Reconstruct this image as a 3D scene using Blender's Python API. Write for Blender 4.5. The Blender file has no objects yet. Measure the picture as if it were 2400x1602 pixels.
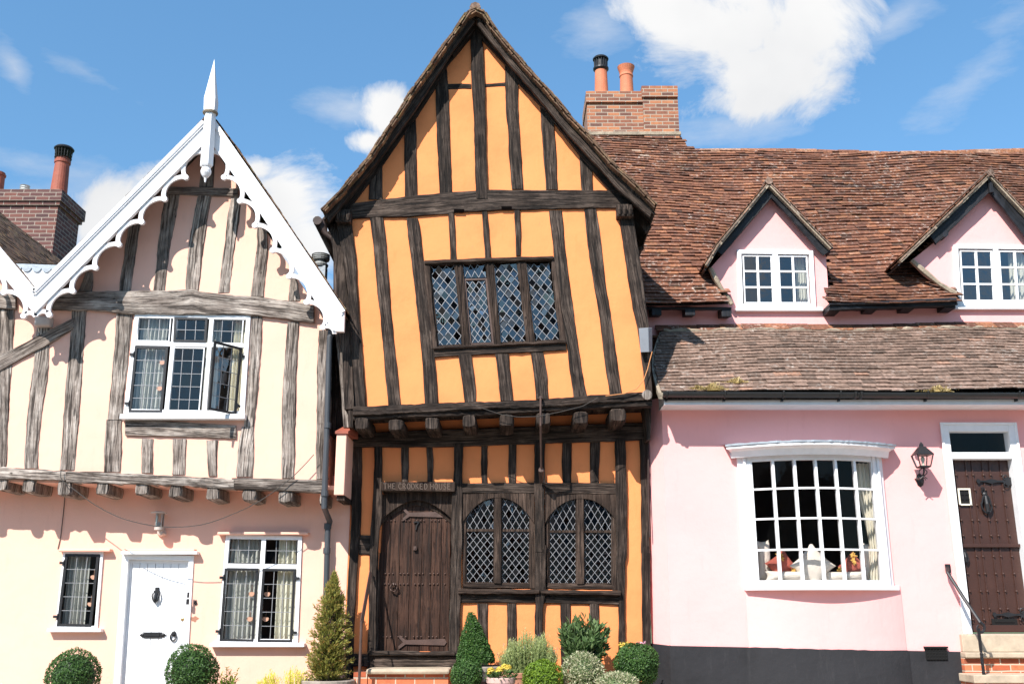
import bpy, bmesh, math, random
from mathutils import Vector, Matrix
from mathutils.geometry import tessellate_polygon
from math import sin, cos, tan, pi, radians, atan2, asin, sqrt
rnd = random.Random(11)
sc = bpy.context.scene
COL = sc.collection

# ---------------------------------------------------------------- camera
FPX = 35.0 / 36.0 * 2400.0
PITCH = radians(15.2)
EYE = 1.6
cam_d = bpy.data.cameras.new('camera'); cam = bpy.data.objects.new('camera', cam_d); COL.objects.link(cam)
cam_d.lens = 35.0; cam_d.sensor_width = 36.0; cam_d.sensor_fit = 'HORIZONTAL'
cam_d.clip_start = 0.1; cam_d.clip_end = 2000.0
cam.location = (0, 0, EYE); cam.rotation_euler = (pi / 2 + PITCH, 0, 0)
sc.camera = cam

def ray(px, py):
    cx = (px - 1200.0) / FPX; cy = (801.0 - py) / FPX
    return Vector((cx, cos(PITCH) - cy * sin(PITCH), cy * cos(PITCH) + sin(PITCH)))
def P(p, Y):
    d = ray(p[0], p[1]); t = Y / d.y
    return Vector((d.x * t, Y, EYE + d.z * t))
def proj(v):
    x, y, z = v[0], v[1], v[2] - EYE
    f = y * cos(PITCH) + z * sin(PITCH); u = -y * sin(PITCH) + z * cos(PITCH)
    return (1200 + x / f * FPX, 801 - u / f * FPX)
CROPS = {'A': (0, 0, 2.7964), 'B': (0, 500, 2.7964), 'C': (0, 1040, 2.7905), 'E': (740, 0, 2.7964), 'F': (740, 500, 2.7964),
         'G': (740, 900, 2.7964), 'H': (700, 1200, 2.7314), 'I': (1360, 80, 2.2587), 'J': (1480, 680, 2.5533), 'L': (1480, 1000, 2.5533),
         'N': (700, 480, 2.53), 'R': (2200, 1100, 3.41), 'Q': (1040, 1380, 4.517), 'T': (280, 700, 4.9), 'M': (1700, 1020, 4.126), 'S': (0, 0, 1.0)}
def S(c, x, y):
    o = CROPS[c]; return (o[0] + x / o[2], o[1] + y / o[2])
def SS(c, pts): return [S(c, x, y) for x, y in pts]

# ---------------------------------------------------------------- sun, sky, exposure
SUNV = Vector((-0.60, -1.0, 1.10)).normalized()          # towards the sun
EL = asin(SUNV.z); AZ = atan2(SUNV.x, SUNV.y)
sl = bpy.data.lights.new('sun', 'SUN'); sl.energy = 4.6; sl.angle = radians(0.5); sl.color = (1.0, 0.945, 0.88)
so = bpy.data.objects.new('sun', sl); COL.objects.link(so)
so.rotation_euler = SUNV.to_track_quat('Z', 'Y').to_euler()
sc.view_settings.view_transform = 'Standard'; sc.view_settings.look = 'None'
sc.view_settings.exposure = 0.85; sc.view_settings.gamma = 1.0

world = bpy.data.worlds.new('World'); sc.world = world; world.use_nodes = True
nt = world.node_tree; nt.nodes.clear()
def N(t, typ, **kw):
    n = t.nodes.new(typ)
    for k, v in kw.items(): setattr(n, k, v)
    return n
def lk(t, a, b): t.links.new(a, b)
def mth(t, op, a, b=None, c=None, clamp=False):
    n = t.nodes.new('ShaderNodeMath'); n.operation = op; n.use_clamp = clamp
    for i, v in enumerate((a, b, c)):
        if v is None: continue
        if isinstance(v, (int, float)): n.inputs[i].default_value = v
        else: t.links.new(v, n.inputs[i])
    return n.outputs[0]
sky = N(nt, 'ShaderNodeTexSky'); sky.sky_type = 'NISHITA'; sky.sun_disc = False
sky.sun_elevation = EL; sky.sun_rotation = AZ % (2 * pi)
sky.altitude = 0; sky.air_density = 1.0; sky.dust_density = 0.3; sky.ozone_density = 2.2
tc = N(nt, 'ShaderNodeTexCoord'); sp = N(nt, 'ShaderNodeSeparateXYZ'); lk(nt, tc.outputs['Generated'], sp.inputs[0])
az_s = mth(nt, 'ARCTAN2', sp.outputs[0], sp.outputs[1]); el_s = mth(nt, 'ARCSINE', sp.outputs[2])
wn = N(nt, 'ShaderNodeTexNoise'); wn.inputs['Scale'].default_value = 5.0; wn.inputs['Detail'].default_value = 2
lk(nt, tc.outputs['Generated'], wn.inputs['Vector'])
def azel(px, py):
    d = ray(px, py).normalized(); return atan2(d.x, d.y), asin(d.z)
def blob(px, py, rx, ry, rot=0.0):
    a, e = azel(px, py); u = mth(nt, 'SUBTRACT', az_s, a); v = mth(nt, 'SUBTRACT', el_s, e)
    c, s_ = cos(rot), sin(rot); kx, ky = FPX / rx / 1.0, FPX / ry
    uu = mth(nt, 'ADD', mth(nt, 'MULTIPLY', u, c * kx), mth(nt, 'MULTIPLY', v, s_ * kx))
    vv = mth(nt, 'ADD', mth(nt, 'MULTIPLY', u, -s_ * ky), mth(nt, 'MULTIPLY', v, c * ky))
    r2 = mth(nt, 'ADD', mth(nt, 'MULTIPLY', uu, uu), mth(nt, 'MULTIPLY', vv, vv))
    return mth(nt, 'SUBTRACT', 1.0, mth(nt, 'SQRT', r2))
def union(bl):
    o = bl[0]
    for b in bl[1:]: o = mth(nt, 'MAXIMUM', o, b)
    return o
puffy = union([blob(1700, 60, 300, 170), blob(1560, 15, 190, 90), blob(1790, 170, 200, 120), blob(1900, 60, 170, 120), blob(1760, 230, 120, 70),
               blob(905, 260, 90, 62), blob(990, 330, 150, 90), blob(860, 330, 50, 30), blob(270, 520, 150, 115), blob(330, 620, 180, 120),
               blob(670, 470, 130, 115), blob(720, 560, 120, 130), blob(600, 395, 60, 40), blob(420, 450, 120, 60)])
wispy = union([blob(35, 160, 100, 36, -1.0), blob(190, 165, 150, 28, -0.25), blob(830, 250, 130, 45, 0.1),
               blob(2290, 170, 220, 60, 0.5), blob(1400, 60, 90, 70), blob(640, 400, 100, 60), blob(1750, 290, 220, 40), blob(2080, 60, 150, 50, 0.5), blob(60, 380, 200, 50)])
# the rest of the sky, behind and beside the street: scattered cloud
n1 = N(nt, 'ShaderNodeTexNoise'); n1.inputs['Scale'].default_value = 9.0; n1.inputs['Detail'].default_value = 9; n1.inputs['Roughness'].default_value = 0.66
n1.inputs['Distortion'].default_value = 0.5; lk(nt, tc.outputs['Generated'], n1.inputs['Vector'])
n2 = N(nt, 'ShaderNodeTexNoise'); n2.inputs['Scale'].default_value = 7.0; n2.inputs['Detail'].default_value = 8; n2.inputs['Roughness'].default_value = 0.62
mp2 = N(nt, 'ShaderNodeMapping'); mp2.inputs['Scale'].default_value = (1.0, 1.0, 3.0); lk(nt, tc.outputs['Generated'], mp2.inputs[0]); lk(nt, mp2.outputs[0], n2.inputs['Vector'])
nn = mth(nt, 'SUBTRACT', n1.outputs[0], 0.5); nw = mth(nt, 'SUBTRACT', n2.outputs[0], 0.5)
dp = mth(nt, 'ADD', mth(nt, 'MULTIPLY', puffy, 1.7), mth(nt, 'MULTIPLY', nn, 4.6), clamp=False)
dp = mth(nt, 'SMOOTH_MIN', dp, 1.0, 0.3); dp = mth(nt, 'MAXIMUM', dp, 0.0)
dw = mth(nt, 'MULTIPLY', mth(nt, 'ADD', mth(nt, 'MULTIPLY', wispy, 0.8), mth(nt, 'MULTIPLY', nw, 3.0)), 0.45)
dw = mth(nt, 'MULTIPLY', mth(nt, 'MAXIMUM', dw, 0.0), mth(nt, 'GREATER_THAN', wispy, -3.0))
dw = mth(nt, 'MINIMUM', dw, mth(nt, 'MULTIPLY', mth(nt, 'MAXIMUM', mth(nt, 'ADD', wispy, 0.5), 0.0), 0.45))
back = mth(nt, 'MULTIPLY', mth(nt, 'LESS_THAN', sp.outputs[1], 0.15), mth(nt, 'MULTIPLY', mth(nt, 'MAXIMUM', mth(nt, 'ADD', nn, 0.0), 0.0), 5.0))
dens = mth(nt, 'MAXIMUM', mth(nt, 'MAXIMUM', dp, dw), mth(nt, 'MINIMUM', back, 1.0)); dens = mth(nt, 'MINIMUM', dens, 1.0)
n3 = N(nt, 'ShaderNodeTexNoise'); n3.inputs['Scale'].default_value = 6.0; n3.inputs['Detail'].default_value = 4; lk(nt, tc.outputs['Generated'], n3.inputs['Vector'])
cr = N(nt, 'ShaderNodeValToRGB'); cr.color_ramp.elements[0].position = 0.35; cr.color_ramp.elements[1].position = 0.62
cr.color_ramp.elements[0].color = (4.3, 4.35, 4.45, 1); cr.color_ramp.elements[1].color = (5.1, 5.1, 5.1, 1); lk(nt, n3.outputs[0], cr.inputs[0])
mx = N(nt, 'ShaderNodeMix', data_type='RGBA'); lk(nt, dens, mx.inputs[0])
SKYGAIN = N(nt, 'ShaderNodeMix', data_type='RGBA'); SKYGAIN.blend_type = 'MULTIPLY'; SKYGAIN.inputs[0].default_value = 1.0
lk(nt, sky.outputs[0], SKYGAIN.inputs[6]); gr = N(nt, 'ShaderNodeValToRGB'); gr.color_ramp.elements[0].position = 0.0; gr.color_ramp.elements[0].color = (.62, .80, .86, 1); gr.color_ramp.elements[1].position = 0.62; gr.color_ramp.elements[1].color = (.88, 1.24, 1.30, 1)
lk(nt, el_s, gr.inputs[0]); lk(nt, gr.outputs[0], SKYGAIN.inputs[7])
lk(nt, SKYGAIN.outputs[2], mx.inputs[6]); lk(nt, cr.outputs[0], mx.inputs[7])
bg = N(nt, 'ShaderNodeBackground'); bg.inputs[1].default_value = 0.105; lk(nt, mx.outputs[2], bg.inputs[0])
ow = N(nt, 'ShaderNodeOutputWorld'); lk(nt, bg.outputs[0], ow.inputs[0])

# ---------------------------------------------------------------- objects and meshes
def tag(o, label=None, cat=None, group=None, kind=None):
    if label: o['label'] = label
    if cat: o['category'] = cat
    if group: o['group'] = group
    if kind: o['kind'] = kind
    return o
def thing(name, loc, label, cat, group=None):
    o = bpy.data.objects.new(name, None); o.empty_display_size = 0.2; o.location = loc; COL.objects.link(o)
    return tag(o, label, cat, group)
def box_uv(vs):
    n = (vs[1] - vs[0]).cross(vs[2] - vs[1]); a = [abs(n.x), abs(n.y), abs(n.z)]
    if a[1] >= a[0] and a[1] >= a[2]: return [(v.x, v.z) for v in vs]
    if a[0] >= a[2]: return [(v.y, v.z) for v in vs]
    return [(v.x, v.y) for v in vs]
class MB:
    def __init__(s): s.v = []; s.f = []; s.uv = []; s.t = []
    def add(s, vs, fs, uvs=None, tint=0.5):
        b = len(s.v); vs = [Vector(v) for v in vs]; s.v += vs
        for i, f in enumerate(fs):
            s.f.append([b + k for k in f]); s.uv.append(uvs[i] if uvs else box_uv([vs[k] for k in f])); s.t.append(tint)
    def hexa(s, c, tint=0.5):      # 8 corners: 0-3 front loop, 4-7 back loop
        s.add(c, [(0, 1, 2, 3), (7, 6, 5, 4), (0, 4, 5, 1), (1, 5, 6, 2), (2, 6, 7, 3), (3, 7, 4, 0)], tint=tint)
    def box(s, x0, x1, y0, y1, z0, z1, tint=0.5):
        s.hexa([(x0, y0, z0), (x1, y0, z0), (x1, y0, z1), (x0, y0, z1), (x0, y1, z0), (x1, y1, z0), (x1, y1, z1), (x0, y1, z1)], tint)
    def prism(s, loops, y0, y1, tint=0.5):     # loops of (x,z); the first is the outline, the rest are holes
        loops = [[Vector((p[0], 0, p[1])) if len(p) == 2 else Vector((p[0], 0, p[2])) for p in l] for l in loops]
        tris = tessellate_polygon([[Vector((p.x, p.z, 0)) for p in l] for l in loops]); pts = [p for l in loops for p in l]; n = len(pts)
        vs = [Vector((p.x, y0, p.z)) for p in pts] + [Vector((p.x, y1, p.z)) for p in pts]
        fs = [tuple(t) for t in tris] + [tuple(n + k for k in reversed(t)) for t in tris]; b = 0
        for l in loops:
            m = len(l)
            for i in range(m): j = (i + 1) % m; fs.append((b + i, b + j, n + b + j, n + b + i))
            b += m
        s.add(vs, fs, tint=tint)
    def beam(s, p, q, w, d, nrm, tint=0.5, off=0.0):   # box from p to q, w wide, from the surface out to d along nrm
        p = Vector(p); q = Vector(q); a = (q - p).normalized(); sd = a.cross(nrm).normalized() * (w / 2); n = nrm.normalized()
        o0 = n * off; o1 = n * (off + d)
        s.hexa([p - sd + o1, q - sd + o1, q + sd + o1, p + sd + o1, p - sd + o0, q - sd + o0, q + sd + o0, p + sd + o0], tint)
    def tube(s, pts, r, n=8, cap=True, tint=0.5):
        pts = [Vector(p) for p in pts]; m = len(pts); rr = r if isinstance(r, (list, tuple)) else [r] * m; vs = []; up = None
        for i, p in enumerate(pts):
            d = (pts[min(i + 1, m - 1)] - pts[max(i - 1, 0)]).normalized()
            if up is None: up = d.orthogonal().normalized()
            up = (up - d * up.dot(d)).normalized(); sd = d.cross(up)
            vs += [p + (up * cos(2 * pi * k / n) + sd * sin(2 * pi * k / n)) * rr[i] for k in range(n)]
        fs = [(i * n + k, i * n + (k + 1) % n, (i + 1) * n + (k + 1) % n, (i + 1) * n + k) for i in range(m - 1) for k in range(n)]
        if cap: fs += [tuple(range(n))[::-1], tuple((m - 1) * n + k for k in range(n))]
        s.add(vs, fs, tint=tint)
    def lathe(s, c, prof, n=24, tint=0.5, axis=None, lean=(0, 0)):
        c = Vector(c); vs = []
        for r, z in prof:
            for k in range(n):
                a = 2 * pi * k / n; v = Vector((r * cos(a) + lean[0] * z, r * sin(a) + lean[1] * z, z))
                if axis is not None: v = axis @ v
                vs.append(c + v)
        m = len(prof); fs = [(i * n + k, i * n + (k + 1) % n, (i + 1) * n + (k + 1) % n, (i + 1) * n + k) for i in range(m - 1) for k in range(n)]
        uvs = []
        for f in fs:
            i = f[0] // n; k = f[0] % n; u0 = k / n * 1.5; u1 = (k + 1) / n * 1.5; uvs.append([(u0, prof[i][1]), (u1, prof[i][1]), (u1, prof[i + 1][1]), (u0, prof[i + 1][1])])
        fs += [tuple(range(n))[::-1], tuple((m - 1) * n + k for k in range(n))]
        uvs += [[(0, 0)] * n, [(0, 0)] * n]
        s.add(vs, fs, uvs, tint)
    def build(s, name, mat, parent=None, smooth=False, recalc=True, bevel=0.0):
        me = bpy.data.meshes.new(name); me.from_pydata([tuple(v) for v in s.v], [], s.f)
        uvl = me.uv_layers.new(name='UVMap'); k = 0; flat = []
        for u in s.uv:
            for a in u: flat += [a[0], a[1]]
        uvl.data.foreach_set('uv', flat)
        at = me.attributes.new('tint', 'FLOAT', 'FACE'); at.data.foreach_set('value', s.t)
        me.materials.append(mat)
        if recalc:
            bm = bmesh.new(); bm.from_mesh(me); bmesh.ops.recalc_face_normals(bm, faces=bm.faces); bm.to_mesh(me); bm.free()
        if smooth: me.polygons.foreach_set('use_smooth', [True] * len(me.polygons))
        me.update()
        o = bpy.data.objects.new(name, me); COL.objects.link(o)
        if bevel:
            b = o.modifiers.new('bevel', 'BEVEL'); b.width = bevel; b.segments = 2; b.limit_method = 'ANGLE'
        if parent is not None:
            o.parent = parent
            if parent.type == 'EMPTY': o.matrix_parent_inverse = Matrix.Translation(-parent.location)
        return o
NF = Vector((0, -1, 0))       # the way the street fronts face

def poly(c, pts, Y):
    return [P(S(c, x, y), Y) for x, y in pts]
def polys(pts, Y):
    return [P(p, Y) for p in pts]

def strip(mb, L, R, Y, proud=0.02, back=0.05, wob=0.005, seg=0.08, ch=0.007, rough=0.004):
    """a hand-hewn timber: L and R are its two long edges, in photograph pixels, on the wall plane Y"""
    yf = Y - proud
    Lw = [P(p, yf) for p in L]; Rw = [P(p, yf) for p in R]
    ct = [(a + b) / 2 for a, b in zip(Lw, Rw)]; cum = [0.0]
    for i in range(1, len(ct)): cum.append(cum[-1] + (ct[i] - ct[i - 1]).length)
    tot = cum[-1]; n = max(2, int(tot / seg)); st = []
    ph = [rnd.uniform(0, 6.28) for _ in range(6)]
    uo = rnd.uniform(0, 50); vo = rnd.uniform(0, 50); tn = rnd.random()
    for i in range(n + 1):
        s = tot * i / n; k = 0
        while k < len(cum) - 2 and s > cum[k + 1]: k += 1
        t = (s - cum[k]) / max(1e-6, cum[k + 1] - cum[k]); t = max(0.0, min(1.0, t))
        l = Lw[k].lerp(Lw[k + 1], t); r = Rw[k].lerp(Rw[k + 1], t); w = (r - l); wl = w.length; wd = w.normalized()
        jl = wob * (.7 * sin(s * 3.1 + ph[0]) + 0.35 * sin(s * 13 + ph[1]) + rnd.uniform(-.6, .6)); jr = wob * (.7 * sin(s * 2.7 + ph[2]) + 0.35 * sin(s * 11 + ph[3]) + rnd.uniform(-.6, .6))
        l = l + wd * jl; r = r + wd * jr; c = min(ch, wl * 0.2)
        def Q(p, y): return Vector((p.x, y, p.z))
        dz = [rough * rnd.uniform(-1, 1) + rough * sin(s * 5 + ph[4]) for _ in range(3)]
        dm = rnd.uniform(-.1, .1) * wl; m = (l + r) / 2 + wd * dm; wm = (jl + wl + jr) / 2 + dm
        st.append(([Q(l, Y + back), Q(l, yf + c * 1.3), Q(l + wd * c, yf + dz[0]), Q(m, yf - 0.003 + dz[1]), Q(r - wd * c, yf + dz[2]), Q(r, yf + c * 1.3), Q(r, Y + back)],
                   [jl - 0.09, jl - 0.015, jl, wm, wl + jr, wl + jr + 0.015, wl + jr + 0.09], s))
    vs = [v for a in st for v in a[0]]; fs = []; uvs = []
    for i in range(n):
        for k in range(6):
            fs.append((i * 7 + k, i * 7 + k + 1, (i + 1) * 7 + k + 1, (i + 1) * 7 + k)); a, b = st[i], st[i + 1]
            uvs.append([(uo + a[1][k], vo + a[2]), (uo + a[1][k + 1], vo + a[2]), (uo + b[1][k + 1], vo + b[2]), (uo + b[1][k], vo + b[2])])
    for i in (0, n):
        fs.append(tuple(i * 7 + k for k in range(7))); uvs.append([(uo + k * .02, vo) for k in range(7)])
    mb.add(vs, fs, uvs, tn)
def rows(c, rws):   # upright timber from rows (y, xleft, xright)
    return [S(c, r[1], r[0]) for r in rws], [S(c, r[2], r[0]) for r in rws]
def cols(c, cls):   # lying timber from columns (x, ytop, ybottom)
    return [S(c, r[0], r[1]) for r in cls], [S(c, r[0], r[2]) for r in cls]
def stud(parent, mat, segs, Y, name='stud', **kw):
    L = []; R = []
    for c, rws in segs:
        a, b = rows(c, rws); L += a; R += b
    mb = MB(); strip(mb, L, R, Y, **kw); return mb.build(name, mat, parent, smooth=False)
def rail(parent, mat, segs, Y, name='beam', **kw):
    L = []; R = []
    for c, cls in segs:
        a, b = cols(c, cls); L += a; R += b
    mb = MB(); strip(mb, L, R, Y, **kw); return mb.build(name, mat, parent)

class Quad:
    def __init__(s, c, Y):
        ys = Y if isinstance(Y, (list, tuple)) else [Y] * 4
        s.c = [P(p, y) for p, y in zip(c, ys)] if len(c[0]) == 2 else [Vector(p) for p in c]
        a, b, cc, d = s.c; n = (b - a).cross(d - a).normalized(); s.n = n if n.y < 0 else -n
    def pt(s, u, v, o=0.0):
        a, b, c, d = s.c; return (a.lerp(b, u)).lerp(d.lerp(c, u), v) + s.n * o
    def sub(s, u0, v0, u1, v1, o=0.0): return Quad([s.pt(u0, v0, o), s.pt(u1, v0, o), s.pt(u1, v1, o), s.pt(u0, v1, o)], 0)
    @property
    def w(s): return (s.c[1] - s.c[0]).length
    @property
    def h(s): return (s.c[3] - s.c[0]).length
    def bar(s, mb, u0, v0, u1, v1, w, d, off=0.0): mb.beam(s.pt(u0, v0), s.pt(u1, v1), w, d, s.n, off=off)
    def ring(s, mb, w, d, off=0.0):
        fw = w / s.w; fh = w / s.h
        o = [s.pt(0, 0), s.pt(1, 0), s.pt(1, 1), s.pt(0, 1)]; i = [s.pt(fw, fh), s.pt(1 - fw, fh), s.pt(1 - fw, 1 - fh), s.pt(fw, 1 - fh)]
        for k in range(4):
            j = (k + 1) % 4; a = s.n * off; b = s.n * (off + d)
            mb.hexa([o[k] + b, o[j] + b, i[j] + b, i[k] + b, o[k] + a, o[j] + a, i[j] + a, i[k] + a])
    def loop(s): return [(p.x, p.z) for p in s.c]
def recess(parent, q, depth=0.9, name='room'):
    mb = MB(); f = [q.pt(-.02, -.02, -.09), q.pt(1.02, -.02, -.09), q.pt(1.02, 1.02, -.09), q.pt(-.02, 1.02, -.09)]; b = [p + Vector(((0.25 if i in (1, 2) else -0.25), depth, (0.2 if i < 2 else -0.2))) for i, p in enumerate(f)]
    mb.add(f + b, [(4, 5, 6, 7), (0, 1, 5, 4), (1, 2, 6, 5), (2, 3, 7, 6), (3, 0, 4, 7)]); return mb.build(name, MT['room'], parent, recalc=False)
def panes(mb, q, cs, rs, tilt=0.006):
    for i in range(cs):
        for j in range(rs):
            r = q.sub(i / cs, j / rs, (i + 1) / cs, (j + 1) / rs); o = [rnd.uniform(-tilt, tilt) * 0.5 for _ in range(3)]
            p = r.c; mb.add([p[0] + r.n * o[0], p[1] + r.n * o[1], p[2] + r.n * (o[1] + o[2] - o[0]), p[3] + r.n * o[2]], [(0, 1, 2, 3)], tint=rnd.random())
def leads(mb, q, cs, rs, w=0.007, d=0.006, edge=True):
    for i in range(0 if edge else 1, cs + (1 if edge else 0)): q.bar(mb, i / cs, 0, i / cs, 1, w, d)
    for j in range(0 if edge else 1, rs + (1 if edge else 0)): q.bar(mb, 0, j / rs, 1, j / rs, w, d, off=0.001)
def diamonds(mb, mg, q, nx, ny, w=0.008, d=0.006, tilt=0.03, gtilt=None):
    """diamond leaded light: cames into mb, the little quarries, each at its own slight tilt, into mg"""
    def line(x0, y0, x1, y1):
        t0, t1 = 0.0, 1.0; dx, dy = x1 - x0, y1 - y0
        for p_, q_ in ((-dx, x0), (dx, 1 - x0), (-dy, y0), (dy, 1 - y0)):
            if abs(p_) < 1e-9:
                if q_ < 0: return
            else:
                r = q_ / p_
                if p_ < 0: t0 = max(t0, r)
                else: t1 = min(t1, r)
        if t0 < t1 - 1e-4: q.bar(mb, x0 + dx * t0, y0 + dy * t0, x0 + dx * t1, y0 + dy * t1, w, d, off=rnd.uniform(0, .002))
    for k in range(-int(ny) - 2, int(nx + ny) + 3):
        x0 = k / nx; line(x0 - 5.0 / nx * ny, 0 - 5.0, x0 + 5.0 / nx * ny, 5.0); line(x0 + 5.0 / nx * ny, -5.0, x0 - 5.0 / nx * ny, 5.0)
    def clip(pl):
        for ax, lim, sg in ((0, 0, 1), (0, 1, -1), (1, 0, 1), (1, 1, -1)):
            out = []
            for i in range(len(pl)):
                a, b = pl[i], pl[(i + 1) % len(pl)]; da, db = sg * (a[ax] - lim), sg * (b[ax] - lim)
                if da >= 0: out.append(a)
                if da * db < 0: t = da / (da - db); out.append((a[0] + (b[0] - a[0]) * t, a[1] + (b[1] - a[1]) * t))
            pl = out
            if len(pl) < 3: return None
        return pl
    if mg is None: return
    for a in (0, 1):
        for i in range(-1, int(nx) + 2):
            for j in range(-1, int(ny) + 2):
                cx = (i + (.5 if a else 0) + .0) / nx; cy = (j + (.5 if a else 0)) / ny
                if a == 0: cx += .5 / nx; cy += 0.0
                else: cx += .5 / nx
                pl = clip([(cx - .5 / nx, cy), (cx, cy - .5 / ny), (cx + .5 / nx, cy), (cx, cy + .5 / ny)])
                if not pl: continue
                tx, ty = rnd.gauss(0, tilt), rnd.gauss(0, tilt)
                mg.add([q.pt(x, y, -0.002 + tx * (x - cx) * q.w + ty * (y - cy) * q.h) for x, y in pl], [tuple(range(len(pl)))], tint=rnd.random())

def nails(parent, pts, prof, mat, name='nail'):
    m = MB(); m.lathe((0, 0, 0), prof, 8, axis=Matrix.Rotation(pi / 2, 3, 'X')); o = m.build(name, mat, parent); o.location = pts[0]
    for p in pts[1:]: c = o.copy(); COL.objects.link(c); c.parent = parent; c.location = p
# ---------------------------------------------------------------- materials
MT = {}
def newmat(name):
    m = bpy.data.materials.new(name); m.use_nodes = True; t = m.node_tree; t.nodes.clear()
    b = t.nodes.new('ShaderNodeBsdfPrincipled'); o = t.nodes.new('ShaderNodeOutputMaterial'); t.links.new(b.outputs[0], o.inputs[0]); MT[name] = m
    return m, t, b
def ramp(t, src, stops):
    r = t.nodes.new('ShaderNodeValToRGB'); e = r.color_ramp.elements
    while len(e) < len(stops): e.new(0.5)
    for i, (p, c) in enumerate(stops):
        e[i].position = p; e[i].color = (c[0], c[1], c[2], 1) if isinstance(c, (tuple, list)) else (c, c, c, 1)
    t.links.new(src, r.inputs[0]); return r.outputs[0]
def noise(t, scale, detail=4, rough=0.5, vec=None, dist=0.0, mscale=None):
    n = t.nodes.new('ShaderNodeTexNoise'); n.inputs['Scale'].default_value = scale; n.inputs['Detail'].default_value = detail
    n.inputs['Roughness'].default_value = rough; n.inputs['Distortion'].default_value = dist
    if mscale: vec = mapping(t, vec, mscale)
    t.links.new(vec, n.inputs['Vector']); return n.outputs[0]
def mapping(t, vec, scale, loc=(0, 0, 0), rot=(0, 0, 0)):
    m = t.nodes.new('ShaderNodeMapping'); m.inputs['Scale'].default_value = scale; m.inputs['Location'].default_value = loc; m.inputs['Rotation'].default_value = rot; t.links.new(vec, m.inputs[0]); return m.outputs[0]
def tco(t, w='Object'): return t.nodes.new('ShaderNodeTexCoord').outputs[w]
def mixc(t, f, a, b, mode='MIX'):
    m = t.nodes.new('ShaderNodeMix'); m.data_type = 'RGBA'; m.blend_type = mode
    for i, v in ((0, f), (6, a), (7, b)):
        if isinstance(v, (int, float)): m.inputs[i].default_value = v
        elif isinstance(v, tuple): m.inputs[i].default_value = (v[0], v[1], v[2], 1)
        else: t.links.new(v, m.inputs[i])
    return m.outputs[2]
def bump(t, b, h, dist, strength=1.0, prev=None):
    n = t.nodes.new('ShaderNodeBump'); n.inputs['Strength'].default_value = strength; n.inputs['Distance'].default_value = dist
    t.links.new(h, n.inputs['Height'])
    if prev is not None: t.links.new(prev, n.inputs['Normal'])
    t.links.new(n.outputs[0], b.inputs['Normal']); return n.outputs[0]
def attr(t, name='tint'):
    a = t.nodes.new('ShaderNodeAttribute'); a.attribute_name = name; return a.outputs['Fac']
def plain(name, col, rough=0.5, metal=0.0, var=0.0, bmp=0.0, bscale=30, spec=0.5):
    m, t, b = newmat(name); c = tco(t)
    if var:
        n = noise(t, 6, 6, 0.6, c); lo = tuple(x * (1 - var) for x in col); hi = tuple(min(1, x * (1 + var)) for x in col)
        t.links.new(ramp(t, n, [(.3, lo), (.7, hi)]), b.inputs['Base Color'])
    else: b.inputs['Base Color'].default_value = (*col, 1)
    b.inputs['Roughness'].default_value = rough; b.inputs['Metallic'].default_value = metal; b.inputs['Specular IOR Level'].default_value = spec
    if bmp: bump(t, b, noise(t, bscale, 5, .6, c), bmp)
    return m
def plaster(name, col, dark, blot=0.12, bstr=0.010, drips=None):
    m, t, b = newmat(name); c = tco(t)
    n1 = noise(t, 1.7, 6, .6, c); n2 = noise(t, 14, 5, .6, c); n3 = noise(t, 5.0, 4, .5, c)
    base = ramp(t, n1, [(.25, tuple(x * (1 - blot) for x in col)), (.5, col), (.8, tuple(min(1, x * (1 + blot * .5)) for x in col))])
    st = ramp(t, noise(t, 3.0, 8, .7, c, mscale=(3.5, 1, .7)), [(.56, 0.0), (.78, 1.0)])
    base = mixc(t, mth(t, 'MULTIPLY', st, 0.35), base, dark)
    if drips:
        v = t.nodes.new('ShaderNodeTexVoronoi'); v.inputs['Scale'].default_value = 7.0; t.links.new(mapping(t, c, (1.6, 0.2, 0.55)), v.inputs['Vector'])
        dr = ramp(t, v.outputs['Distance'], [(.03, 1.0), (.075, 0.0)]); base = mixc(t, mth(t, 'MULTIPLY', dr, mth(t, 'MULTIPLY', ramp(t, n3, [(.42, 0.0), (.55, 1.0)]), .75)), base, drips)
    t.links.new(base, b.inputs['Base Color']); b.inputs['Roughness'].default_value = .85; b.inputs['Specular IOR Level'].default_value = .25
    p = bump(t, b, noise(t, 1.3, 3, .5, c), bstr * 6, .5); p = bump(t, b, n2, bstr, .5, p); bump(t, b, noise(t, 70, 3, .6, c), .002, .4, p); return m
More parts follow.
